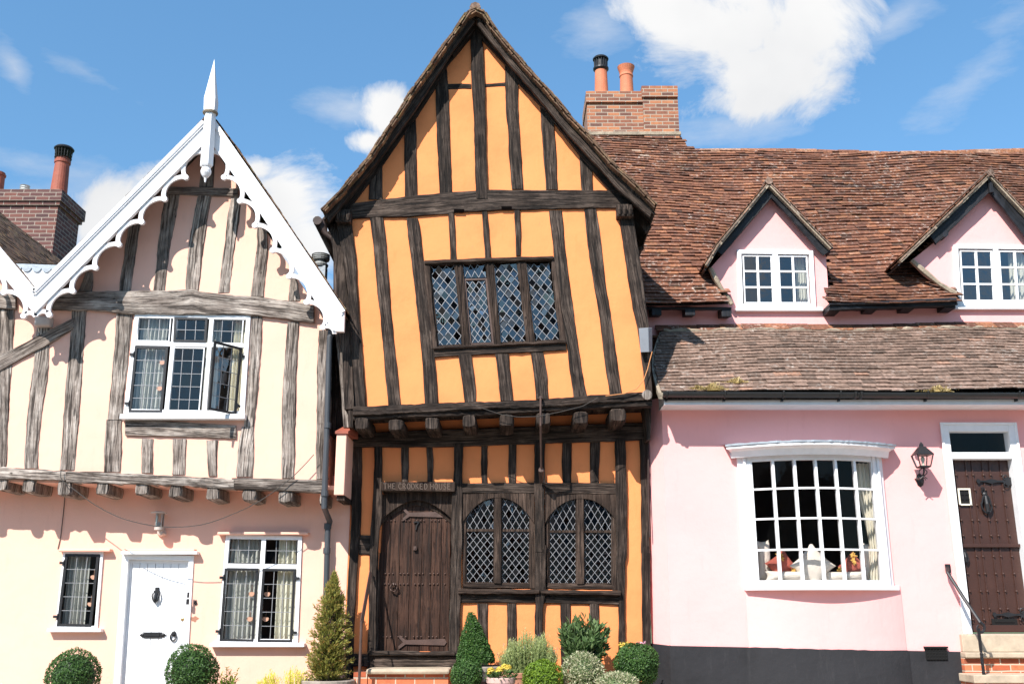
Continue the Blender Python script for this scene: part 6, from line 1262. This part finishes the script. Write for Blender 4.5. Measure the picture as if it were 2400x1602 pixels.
# stone sill, brick steps
zs0 = P(Lc(1980, 1345), YF - .06).z; zs1 = P(Lc(1980, 1378), YF - .1).z; xa = P(Lc(1968, 1300), YF).x
m = MB(); m.box(xa, dx1 + .5, YF - .06, YF + .3, zs0, dzb - .002); m.build('door_step', MT['stone'], pk, bevel=.008)
m = MB(); m.box(xa - .02, dx1 + .6, YF - .16, YF + .2, zs1, zs0 - .002); m.build('step_stone', MT['stone'], pk, bevel=.008)
m = MB(); xb = P(Lc(1992, 1450), YF - .08).x; m.box(xb, dx1 + .55, YF - .10, YF + .2, -1, zs1 - .001); m.build('step_riser', MT['brick_red'], pk)
m = MB(); zq = P(Lc(2050, 1482), YF - .5).z; xq = P(Lc(2048, 1490), YF - .5).x; m.box(xq, dx1 + .6, YF - .5, YF - .1, zq - .09, zq); m.build('step_stone', MT['stone'], pk, bevel=.01); m = MB(); m.box(xq + .02, dx1 + .58, YF - .46, YF - .1, -1, zq - .09); m.build('step_riser', MT['brick_red'], pk)
# air brick and the lantern
m = MB(); a = P(Lc(1765, 1392), YF - .025); b = P(Lc(1885, 1322), YF - .025); m.box(a.x, b.x, YF - .035, YF - .0, a.z, b.z)
m.box(a.x - .01, b.x + .01, YF - .055, YF, b.z, b.z + .02)
for i in range(7):
    for j in range(4): xx = a.x + (b.x - a.x) * (i + .5) / 7; zz = a.z + (b.z - a.z) * (j + .5) / 4; m.box(xx - .011, xx + .011, YF - .041, YF - .034, zz - .011, zz + .011)
m.build('air_brick', MT['vent_black'], pk)
ln = thing('wall_lantern', tuple(P(Lc(1725, 320), YF)), 'black iron wall lantern on a scroll bracket beside the dark studded door', 'lantern'); YN = YF - .24
tp = P(Lc(1740, 165), YN); bt = P(Lc(1748, 238), YN); w_ = (P(Lc(1796, 165), YN).x - P(Lc(1685, 165), YN).x) / 2; h = tp.z - bt.z; cx = tp.x
m = MB(); m.lathe((cx, YN, tp.z), [(w_, -.008), (w_ * 1.0, .0), (w_ * .35, .075), (w_ * .2, .08), (w_ * .18, .10), (.001, .125)], 4, axis=Matrix.Rotation(pi / 4, 3, 'Z') @ Matrix.Scale(1.25, 3)); m.lathe((cx, YN, tp.z + .11), [(.01, 0), (.02, .012), (.012, .03), (.001, .035)], 10); m.build('cap', IR, ln)
m = MB(); wt, wb_ = w_ * .86, w_ * .55; co = [(-1, -1), (1, -1), (1, 1), (-1, 1)]
for i, (a, b) in enumerate(co): c, d = co[(i + 1) % 4]; m.tube([(cx + a * wt, YN + b * wt, tp.z), (cx + a * wb_, YN + b * wb_, bt.z)], .008, 5); m.tube([(cx + a * wb_, YN + b * wb_, bt.z), (cx + c * wb_, YN + d * wb_, bt.z)], .008, 5)
m.box(cx - wb_, cx + wb_, YN - wb_, YN + wb_, bt.z - .012, bt.z); m.build('frame', IR, ln)
m = MB(); m.add([(cx + a * wt * .95, YN + b * wt * .95, tp.z) for a, b in co] + [(cx + a * wb_ * .95, YN + b * wb_ * .95, bt.z) for a, b in co], [(0, 1, 5, 4), (1, 2, 6, 5), (2, 3, 7, 6), (3, 0, 4, 7)]); m.build('glass', MT['glass_clear'], ln, recalc=False)
m = MB(); m.lathe((cx, YN, bt.z + .01), [(.014, 0), (.014, .05), (.024, .07), (.026, .09), (.012, .115), (.001, .12)], 10); m.build('bulb', MT['curtain_cream'], ln)
m = MB(); m.tube([(cx, YN, bt.z), (cx, YN, bt.z - .06), (cx, YN + .06, bt.z - .12), (cx - .01, YN + .14, bt.z - .13), (cx - .02, YF, bt.z - .12)], .011, 8)
for s_ in (-1, 1): m.tube([(cx + s_ * .05 * sin(t * .7), YN + .03, bt.z - .01 - .022 * t) for t in range(7)], .006, 5)
m.tube([(cx + .02 + .03 * cos(t * .7), YN + .10, bt.z - .15 + .03 * sin(t * .7)) for t in range(8)], .006, 5); wp = P(Lc(1725, 318), YF); m.lathe(wp, [(.05, -.02), (.05, .01), (.02, .03)], 8, axis=Matrix.Scale(1.7, 3, (0, 0, 1)) @ Matrix.Rotation(pi / 2, 3, 'X')); m.build('bracket', IR, ln)
# handrail
h2 = thing('handrail', tuple(P(Lc(2120, 1530), YF - .35)), 'black iron handrail with a curled end and twisted post before the studded door', 'handrail')
m = MB(); a = P(Lc(1892, 850), YF - .0); b = P(Lc(1892, 870), YF - .10); d = P(Lc(2088, 1170), YF - .45); m.box(a.x - .03, a.x + .03, YF - .02, YF, a.z - .04, a.z + .06); m.tube([a + Vector((0, 0, .03)), b, (b + d) / 2 + Vector((0, 0, -.01)), d], .021, 8)
c = d + Vector((-.01, 0, -.06)); m.tube([c + Vector((.055 * sin(t) * (1 - t * .07), 0, .06 * cos(t) * (1 - t * .07))) for t in [k * .45 for k in range(14)]], [.02 - .0008 * k for k in range(14)], 8); m.build('rail', IR, h2)
m = MB(); top = d + Vector((-.03, 0, -.06)); n = 40
for ph_ in (0, pi / 2, pi, 3 * pi / 2): m.tube([top + Vector((.010 * cos(ph_ + t * (0 if k < 8 else 1)), .010 * sin(ph_ + t * (0 if k < 8 else 1)), -.035 * k)) for k in range(n) for t in [k * 1.1]], .010, 5)
m.build('post', IR, h2)
# moss on the roof
for x, y, Y, s_, lb in ((490, 600, 11.95, 1.9, 'largest tuft of dry yellow moss over the left part of the black gutter'), (628, 555, 12.10, 1.35, 'small tuft of dry yellow moss higher up on the lower tiled roof'), (1825, 607, 11.94, 1.5, 'flat tuft of dry yellow moss over the right part of the black gutter'), (400, 590, 11.96, .8, 'smallest tuft of dry yellow moss at the left over the black gutter')):
    c = P(J(x, y), Y); m = MB()
    m.lathe((0, 0, -.03), [(.03, 0), (.05 * s_, .02), (.03 * s_, .05), (.01, .06)], 10, tint=.2)
    for k in range(int(260 * s_)):
        d = Vector((rnd.gauss(0, 1), rnd.gauss(0, .5), abs(rnd.gauss(0, .55)))); d = d * .045 * s_ ; b = Vector((d.x * 1.2, d.y, 0)); t = b + Vector((rnd.gauss(0, .02), rnd.gauss(0, .02) - .01, rnd.uniform(.01, .06) * s_ * max(0.2, 1 - abs(d.x) / .12))); w = Vector((rnd.uniform(-1, 1), rnd.uniform(-.4, .4), rnd.uniform(-1, 1))).normalized() * .007; m.add([b - w * .4, t - w, t + w, b + w * .4], [(0, 1, 2, 3)], tint=rnd.random())
    o = m.build('moss', MT['moss'], recalc=False); o.location = c; tag(o, lb, 'moss', 'tufts of moss on the lower roof')
# ================================================================ plants in pots before the houses
def leaf(m, p, d, up, l, w, t):
    s = d.cross(up)
    if s.length < 1e-4: s = d.orthogonal()
    s = s.normalized() * (w / 2); b = d.normalized() * l; n = s.cross(b).normalized() * (w * .18)
    m.add([p, p + b * .45 - s + n, p + b, p + b * .45 + s + n], [(0, 1, 2, 3)], tint=t)
def rv3(): return Vector((rnd.gauss(0, 1), rnd.gauss(0, 1), rnd.gauss(0, 1))).normalized()
def potted(c, Y, base, label, cat='plant', group='potted plants before the houses', name='potted_plant'):
    p = P(c, Y); return thing(name, (p.x, Y, base), label, cat, group), p
def tub(th, x, Y, ztop, zbot, r, mat='pot_clay', rb=None, hoops=False):
    rb = rb or r * .78; h = ztop - zbot; m = MB()
    m.lathe((x, Y, zbot), [(rb, 0), (rb + (r - rb) * .5, h * .5), (r, h - .06), (r * 1.05, h - .055), (r * 1.06, h - .01), (r * 1.03, h), (r * .92, h), (r * .9, h - .05)], 30); o = m.build('pot', MT[mat], th, smooth=False)
    if hoops:
        for k in (.25, .8):
            m = MB(); rr = rb + (r - rb) * k + .006; m.lathe((x, Y, zbot + h * k), [(rr, -.02), (rr + .006, -.018), (rr + .008, .018), (rr, .02)], 30); m.build('hoop', MT['rusty_iron'], o)
    m = MB(); m.lathe((x, Y, ztop - .05), [(r * .9, 0), (.01, .02)], 24); m.build('soil', MT['soil'], th); return o
def trunk(th, x, Y, z0, z1, r=.018): m = MB(); m.tube([(x, Y, z0), (x + .01, Y, (z0 + z1) / 2), (x, Y, z1)], r, 7); m.build('trunk', MT['brown_timber'], th)
def lump(seeds, d):
    return sum(a * sin(d.dot(v) * f + p) for v, f, a, p in seeds)
def clipped(th, c, r, mat, n, sz, squash=1.0, rough=.05, shape=None):
    """close-clipped evergreen: thousands of small leaves in the outer shell over an inner core"""
    seeds = [(rv3(), rnd.uniform(3, 9), rnd.uniform(.2, .5), rnd.uniform(0, 6)) for _ in range(7)]
    m = MB(); core = []
    for k in range(n):
        d = rv3(); rr = shape(d) if shape else Vector((r * d.x, r * d.y, r * squash * d.z)); q = 1 + rough * lump(seeds, d) + rnd.uniform(-.05, .03) - abs(rnd.gauss(0, .04))
        p = c + rr * q; r_ = rv3(); o = (r_ - d * r_.dot(d) + d * rnd.uniform(0, .8)).normalized(); leaf(m, p, o, (d + rv3() * .5), sz * rnd.uniform(.7, 1.4), sz * rnd.uniform(.5, .8), min(1, max(0, rnd.gauss(.45, .2) + .5 * (q - 1) / .1 * .3)))
    for sc_ in (.80,):
        a = []; nu, nv = 20, 12
        for i in range(nv + 1):
            for j in range(nu):
                th_ = pi * i / nv; ph = 2 * pi * j / nu; d = Vector((sin(th_) * cos(ph), sin(th_) * sin(ph), cos(th_))); rr = shape(d) if shape else Vector((r * d.x, r * d.y, r * squash * d.z)); a.append(c + rr * sc_ * (1 + rough * lump(seeds, d)))
        m.add(a, [(i * nu + j, i * nu + (j + 1) % nu, (i + 1) * nu + (j + 1) % nu, (i + 1) * nu + j) for i in range(nv) for j in range(nu)], tint=.0)
    return m.build('foliage', MT[mat], th, recalc=False)
def ball(c, rpx, Y, label, mat='leaf_box', n=5200, sz=.026, pot='pot_clay', rough=.035, squash=1.0, name='box_ball', **k):
    x0 = P(c, Y); r = (P((c[0] + rpx, c[1]), Y) - x0).x; base = gz(x0.x) - .17; th = thing(name, (x0.x, Y, base), label, 'shrub', 'potted shrubs before the houses')
    clipped(th, x0, r, mat, n, sz, squash, rough); trunk(th, x0.x, Y, base + .2, x0.z); tub(th, x0.x, Y, min(x0.z - r * .75, base + .55), base, r * .75, pot); return th
ball(S('C', 478, 1515), 165 / 2.79, 12.0, 'round clipped green box ball before the wall left of the white door')
ball(S('C', 1253, 1485), 165 / 2.79, 12.0, 'round clipped green box ball standing before the lower right of the white door')
ball(S('Q', 240, 905), 165 / 4.517, 11.75, 'small round dark green box ball at the right end of the brick step', n=4200, sz=.022)
ball(S('Q', 1050, 960), 205 / 4.517, 11.6, 'bright lime green box ball between the yellow flowers and the variegated bush', 'leaf_lime', 4200, .025, rough=.06)
ball(S('Q', 2045, 790), 222 / 4.517, 11.85, 'large round green box ball at the right corner of the orange house', n=6500, sz=.023, rough=.07)
# cone in a half barrel
x0 = P(S('H', 1135, 960), 12.05); top = P(S('H', 1103, 636), 12.05); hgt = top.z - x0.z; base = gz(x0.x) - .17
th = thing('box_cone', (x0.x, 12.05, base), 'tall clipped green box cone in a half barrel right of the brown door', 'shrub', 'potted shrubs before the houses')
lean = top.x - x0.x; R0 = (P(S('H', 1252, 960), 12.05) - x0).x
m = MB(); seeds = [(rv3(), rnd.uniform(4, 9), rnd.uniform(.2, .5), rnd.uniform(0, 6)) for _ in range(6)]
for k in range(8500):
    t = 1 - sqrt(rnd.random()) * .999; a = rnd.uniform(0, 2 * pi); rr = R0 * (1 - t) ** .86 * (1.0 if t > .06 else .9 + t * 1.6) + .012; q = 1 + .035 * lump(seeds, Vector((cos(a) * 2, sin(a) * 2, t * 5))) - abs(rnd.gauss(0, .05)); d = Vector((cos(a), sin(a), .45))
    leaf(m, Vector((x0.x + lean * t + rr * cos(a) * q, 12.05 + rr * sin(a) * q, x0.z + hgt * t + rnd.uniform(-.01, .01))), (d * .5 + rv3() * .9).normalized(), d + rv3() * .5, .026 * rnd.uniform(.6, 1.3), .016, min(1, max(0, rnd.gauss(.45, .22))))
m.lathe((x0.x, 12.05, x0.z), [(R0 * .8, 0), (R0 * .66, hgt * .22), (R0 * .36, hgt * .6), (.02, hgt * .95)], 16, tint=0, lean=(lean / hgt, 0)); m.build('foliage', MT['leaf_box'], th, recalc=False)
rim = P(S('H', 1140, 985), 11.85).z; tub(th, x0.x + .03, 12.05, rim, base, .285, 'barrel_oak', .24, hoops=True)
# tall yew-like conifer
Yc = 12.15; bt = P(S('H', 185, 1060), Yc); tp = P(S('H', 205, 432), Yc); base = gz(bt.x) - .17; th = thing('conifer', (bt.x, Yc, base), 'tall loose bronze-green conifer in a barrel before the black rain pipe', 'conifer', 'potted shrubs before the houses')
H_ = tp.z - bt.z; R_ = (P(S('H', 335, 900), Yc) - P(S('H', 185, 900), Yc)).x; m = MB(); tr = MB()
for s in range(9): a = rnd.uniform(0, 6.28); tr.tube([(bt.x + .05 * cos(a), Yc + .05 * sin(a), base + .3), (bt.x + .12 * cos(a), Yc + .08 * sin(a), bt.z + H_ * .3), (bt.x + .07 * cos(a) + .02, Yc + .04 * sin(a), bt.z + H_ * rnd.uniform(.6, .93))], [.012, .009, .003], 5)
for k in range(560):
    t = rnd.random() ** 1.25; a = rnd.uniform(0, 2 * pi); env = R_ * 1.12 * (1.0 - t * .42) * (1 - t ** 5) * rnd.uniform(.85, 1.08) * (1 - .25 * max(0, .15 - t) / .15); r1 = env * rnd.uniform(.35, 1.05); z = bt.z + H_ * t
    o = Vector((bt.x + .02 * t + .04 * cos(a), Yc + .03 * sin(a), z - .06)); e = Vector((bt.x + .02 * t + r1 * cos(a), Yc + .8 * r1 * sin(a), z + rnd.uniform(-.02, .10))); tr.tube([o, e], [.004, .0015], 4)
    for j in range(24):
        f = (j / 24) ** .7; p = o.lerp(e, .25 + .8 * f) + rv3() * .014; d = (e - o).normalized() + rv3() * .8 + Vector((0, 0, .2)); leaf(m, p, d, rv3(), rnd.uniform(.025, .055), .013, min(1, max(0, rnd.gauss(.4 + .35 * f, .2))))
for k in range(30):
    a = rnd.uniform(0, 6.28); o = Vector((tp.x + .05 * cos(a), Yc + .04 * sin(a), tp.z - rnd.uniform(.05, .3))); e = o + Vector((rnd.uniform(-.05, .05), 0, rnd.uniform(.05, .13)))
    for j in range(18): leaf(m, o.lerp(e, j / 18), rv3() + Vector((0, 0, .5)), rv3(), .03, .008, rnd.uniform(.4, 1))
tr.build('trunk', MT['brown_timber'], th); m.build('foliage', MT['leaf_yew'], th, recalc=False); rim = P(S('H', 190, 1075), 11.98).z; tub(th, bt.x, Yc, rim, base, .30, 'barrel_oak', .25, hoops=True)
# lavender
Yv = 12.0; c0 = P(S('Q', 900, 870), Yv); base = gz(c0.x) - .17; th = thing('lavender', (c0.x, Yv, base), 'wide pale green lavender bush in a clay pot below the mullioned windows', 'plant', 'potted plants before the houses')
m = MB(); fl = MB()
for k in range(760):
    u = rnd.uniform(-1, 1); xx = P(S('Q', 900 + 300 * u, 870), Yv).x; hh = (.50 - .16 * u * u - .10 * abs(sin(u * 4.5 + .6))) * rnd.uniform(.6, 1.05)
    if u < -.75: hh *= .75
    r0 = Vector((c0.x + (xx - c0.x) * .55, Yv + rnd.gauss(0, .05), c0.z - .06)); e = Vector((xx + rnd.gauss(0, .02), Yv + rnd.gauss(0, .10), c0.z - .02 + hh)); md = r0.lerp(e, .5) + Vector(((xx - c0.x) * .12, rnd.gauss(0, .02), .0))
    pts = [r0, md, e]; m.tube(pts, [.003, .0025, .001], 3, cap=False, tint=rnd.random() * .5)
    for j in range(13):
        f = rnd.uniform(.12, 1); p = r0.lerp(md, f * 2) if f < .5 else md.lerp(e, f * 2 - 1); leaf(m, p, Vector((rnd.gauss(0, .5), rnd.gauss(0, .5), 1)), rv3(), rnd.uniform(.022, .045), .006, min(1, max(0, rnd.gauss(.35 + .4 * f, .2))))
    if rnd.random() < .05:
        for j in range(8): fl.add([e + rv3() * .006 + Vector((0, 0, .004 * j)) for _ in range(3)], [(0, 1, 2)])
m.build('foliage', MT['leaf_lavender'], th, recalc=False); fl.build('flower', plain('flower_dusk', (.16, .12, .25), .8), th, recalc=False)
xq = P(S('Q', 790, 900), 11.85); tub(th, xq.x, 12.0, P(S('Q', 800, 885), 11.8).z, base, .20, 'pot_clay', .15)
# bay bush with big leaves
Yb = 12.1; c0 = P(S('Q', 1480, 560), Yb); base = gz(c0.x) - .17; th = thing('bay_shrub', (c0.x, Yb, base), 'dark glossy large-leaved bay bush rising behind the variegated bush', 'shrub', 'potted shrubs before the houses'); m = MB(); tr = MB(); RX = (P(S('Q', 1770, 560), Yb) - c0).x; RZ = c0.z - P(S('Q', 1480, 830), Yb).z
root = Vector((c0.x - .02, Yb, c0.z - RZ * 1.1))
for k in range(115):
    d = rv3(); d.y *= .7; e = c0 + Vector((RX * d.x * rnd.uniform(.6, 1.02), RX * .75 * d.y, RZ * d.z * rnd.uniform(.7, 1.0))); md = root.lerp(e, .5) + Vector((0, 0, -.02)); tr.tube([root, md, e], [.008, .005, .002], 4)
    for j in range(15):
        p = md.lerp(e, .25 + .75 * j / 14) + rv3() * .012; dd = (e - root).normalized() * .8 + rv3() * .9 + Vector((0, 0, .5)); leaf(m, p, dd, rv3(), rnd.uniform(.07, .11), rnd.uniform(.032, .044), min(1, max(0, rnd.gauss(.5, .25))))
tr.build('trunk', MT['brown_timber'], th); m.build('foliage', MT['leaf_bay'], th, recalc=False); tub(th, c0.x, Yb, c0.z - RZ * 1.0, base, .2, 'pot_clay')
# variegated bushes
for cx_, cy_, rx_, rz_, Yq, n, lb in ((1475, 880, 215, 205, 11.75, 3400, 'round cream and green variegated bush before the bay bush'), (1840, 1010, 215, 130, 11.55, 2600, 'low cream and green variegated bush at the foot of the large box ball')):
    c0 = P(S('Q', cx_, cy_), Yq); RX = (P(S('Q', cx_ + rx_, cy_), Yq) - c0).x; RZ = RX * rz_ / rx_; base = gz(c0.x) - .17; th = thing('variegated_shrub', (c0.x, Yq, base), lb, 'shrub', 'potted shrubs before the houses'); m = MB(); seeds = [(rv3(), rnd.uniform(3, 7), rnd.uniform(.3, .6), rnd.uniform(0, 6)) for _ in range(6)]
    for k in range(n):
        d = rv3(); q = 1 + .07 * lump(seeds, d) - abs(rnd.gauss(0, .14)) + (rnd.random() < .08) * .08; p = c0 + Vector((RX * d.x, RX * d.y, RZ * d.z)) * q; leaf(m, p, d * .7 + rv3() * .8 + Vector((0, 0, .3)), rv3(), rnd.uniform(.025, .045), rnd.uniform(.010, .016), rnd.random())
    a = [c0 + Vector((RX * .72 * sin(pi * i / 10) * cos(2 * pi * j / 16), RX * .72 * sin(pi * i / 10) * sin(2 * pi * j / 16), RZ * .72 * cos(pi * i / 10))) for i in range(11) for j in range(16)]
    m.add(a, [(i * 16 + j, i * 16 + (j + 1) % 16, (i + 1) * 16 + (j + 1) % 16, (i + 1) * 16 + j) for i in range(10) for j in range(16)], tint=.1); m.build('foliage', MT['leaf_variegated'], th, recalc=False); tub(th, c0.x, Yq, c0.z - RZ * .8, base, RX * .8, 'pot_clay')
# yellow begonias in a pink pot
Yf = 11.6; c0 = P(S('Q', 605, 930), Yf); base = gz(c0.x) - .17; th = thing('flower_pot', (c0.x, Yf, base), 'pinkish clay pot of pale yellow flowers between the small box ball and lavender', 'plant', 'potted plants before the houses')
rp = (P(S('Q', 750, 930), Yf) - c0).x; tub(th, c0.x, Yf, c0.z, base + .1, rp, 'pot_pink', rp * .72); lv = MB()
for k in range(260): a = rnd.uniform(0, 6.28); r = rp * sqrt(rnd.random()) * 1.05; leaf(lv, Vector((c0.x + r * cos(a), Yf + r * sin(a), c0.z + rnd.uniform(-.02, .05))), Vector((cos(a), sin(a), rnd.uniform(-.3, 1))), rv3(), rnd.uniform(.03, .06), rnd.uniform(.012, .02), rnd.random())
lv.build('leaves', MT['leaf_box'], th, recalc=False)
for x, y, r in ((498, 858, 37), (482, 888, 22), (590, 855, 40), (640, 822, 36), (678, 832, 38)):
    c = P(S('Q', x, y), Yf - .06); rr = r / 4.517 / FPX * Yf; f = MB()
    for k in range(90):
        d = rv3(); d.z = abs(d.z) * .9 - .15; t = Vector((-d.y, d.x, .1)).normalized() if abs(d.z) < .95 else Vector((1, 0, 0)); p = c + d * rr * rnd.uniform(.45, 1.0); s2 = d.cross(t); w_ = rr * .42; f.add([p - t * w_, p + d * w_ * .5 - s2 * w_ * .8, p + t * w_, p + d * w_ * .7 + s2 * w_ * .8], [(0, 1, 2, 3)], tint=rnd.random())
    f.build('flower', MT['flower_yellow'], th, recalc=False)
# small things at the foot
c0 = P(S('C', 1480, 1560), 12.0); base = gz(c0.x) - .17; th = thing('leafy_plant', (c0.x, 12.0, base), 'small bright green leafy plant right of the box ball by the white door', 'plant', 'potted plants before the houses'); m = MB()
for k in range(26):
    e = c0 + Vector((rnd.gauss(0, .09), rnd.gauss(0, .05), rnd.uniform(-.05, .17))); r0 = c0 + Vector((0, 0, -.4)); m.tube([r0, e], [.004, .002], 3, cap=False, tint=.3)
    for j in range(18): leaf(m, r0.lerp(e, .55 + .45 * j / 17), Vector((rnd.gauss(0, 1), rnd.gauss(0, 1), .5)), Vector((0, 0, 1)), rnd.uniform(.04, .075), .02, rnd.random())
m.build('foliage', MT['leaf_lime'], th, recalc=False); tub(th, c0.x, 12.0, c0.z - .3, base, .15, 'pot_clay')
for x, y, s_, lb in ((1765, 1555, .8, 'smaller bright yellow conifer tip below the lower leaded window'), (1930, 1545, 1.0, 'taller bright yellow conifer tip left of the tall bronze conifer')):
    c0 = P(S('C', x, y), 12.0); base = gz(c0.x) - .17; th = thing('yellow_conifer', (c0.x, 12.0, base), lb, 'conifer', 'potted shrubs before the houses'); m = MB()
    for k in range(60):
        u = rnd.gauss(0, .085) * s_; hh = max(.02, .17 * s_ - abs(u) * .7) * rnd.uniform(.5, 1.1) + (.04 if rnd.random() < .2 else 0); r0 = c0 + Vector((u * .6, rnd.gauss(0, .04), -.25)); e = c0 + Vector((u, rnd.gauss(0, .05), hh - .04))
        for j in range(20): f = .4 + .6 * j / 19; leaf(m, r0.lerp(e, f), Vector((rnd.gauss(0, .5), rnd.gauss(0, .5), 1)), rv3(), rnd.uniform(.02, .035), .008, min(1, rnd.uniform(.2, .8) + .3 * f))
    m.build('foliage', MT['leaf_yellow'], th, recalc=False); tub(th, c0.x, 12.0, c0.z - .2, base, .14, 'pot_clay')
for (x, y, n, mt, lb, nm, ct) in ((2090, 578, 3, 'flower_pink', 'pink flowers showing just above the large box ball at the right', 'pink_flowers', 'flower'), (1905, 585, 3, 'flower_yellow', 'thin yellow-green sprig with pale flowers left of the large box ball', 'flower_sprig', 'flower')):
    c0 = P(S('Q', x, y), 12.05); base = gz(c0.x) - .17; th = thing(nm, (c0.x, 12.05, base), lb, ct); m = MB()
    for k in range(14):
        e = c0 + Vector((rnd.gauss(0, .03), rnd.gauss(0, .02), rnd.uniform(-.06, .0))); r0 = Vector((c0.x, 12.05, base + .3)); m.tube([r0, e], [.004, .002], 4, tint=.4)
        for j in range(6): leaf(m, r0.lerp(e, .75 + .04 * j), rv3(), rv3(), .04, .014, rnd.random())
    m.build('stems', MT['leaf_lime'], th, recalc=False)
    for k in range(n):
        f = MB(); c = c0 + Vector(((k - 1) * .035, 0, rnd.uniform(-.005, .01)))
        for j in range(30): d = rv3(); p = c + d * .02; f.add([p, p + rv3() * .02, p + rv3() * .02], [(0, 1, 2)], tint=rnd.random())
        f.build('flower', MT[mt], th, recalc=False)
    tub(th, c0.x, 12.05, base + .35, base, .14, 'pot_clay')

# ================================================================ the other side of the street, seen only in the window glass
plain('brick_far', (.20, .10, .07), .9, var=.2); plain('slate', (.07, .07, .08), .8, var=.2); plain('render_far', (.45, .40, .33), .9, var=.1); plain('dark_glass', (.02, .025, .03), .1)
defs = [(-20, -9.5, 7.4, 'render_far', 'cream house across the street at its left end'), (-9.3, -1.5, 6.2, 'brick_far', 'brown brick house across the street with lower eaves'), (-1.3, 6.5, 7.9, 'render_far', 'pale house across the street with the tallest roof'), (6.7, 18, 6.6, 'brick_far', 'brown brick house across the street at its right end')]
for x0, x1, h, mt, lb in defs:
    th = thing('terraced_house', ((x0 + x1) / 2, -7, 0), lb, 'house', 'houses across the street'); m = MB(); y0 = -7.0; m.box(x0, x1, -14, y0, -.5, h * .62); m.build('wall', MT[mt], th)
    m = MB(); yr = -10.5; e = h * .62; m.add([(x0 - .1, y0 + .3, e - .2), (x1 + .1, y0 + .3, e - .2), (x1 + .1, yr, h), (x0 - .1, yr, h), (x0 - .1, -14.3, e - .2), (x1 + .1, -14.3, e - .2)], [(0, 1, 2, 3), (3, 2, 5, 4), (0, 3, 4), (1, 5, 2)]); rf = m.build('roof', MT['slate'], th)
    m = MB(); cx = x0 + (x1 - x0) * .3; m.box(cx, cx + 1.1, yr - .4, yr + .4, h - .8, h + 1.1); m.build('chimney', MT['brick_far'], rf)
    n = int((x1 - x0) / 2.2)
    for i in range(n):
        for z in (1.0, 3.1):
            cx = x0 + (x1 - x0) * (i + .5) / n
            if z + 1.3 > e - .2: continue
            m = MB(); m.box(cx - .5, cx + .5, y0 - .02, y0 + .03, z, z + 1.25); w_ = m.build('window', MT['window_white'], th); m = MB(); m.box(cx - .42, cx + .42, y0 + .03, y0 + .035, z + .08, z + 1.17); m.build('pane', MT['dark_glass'], w_)
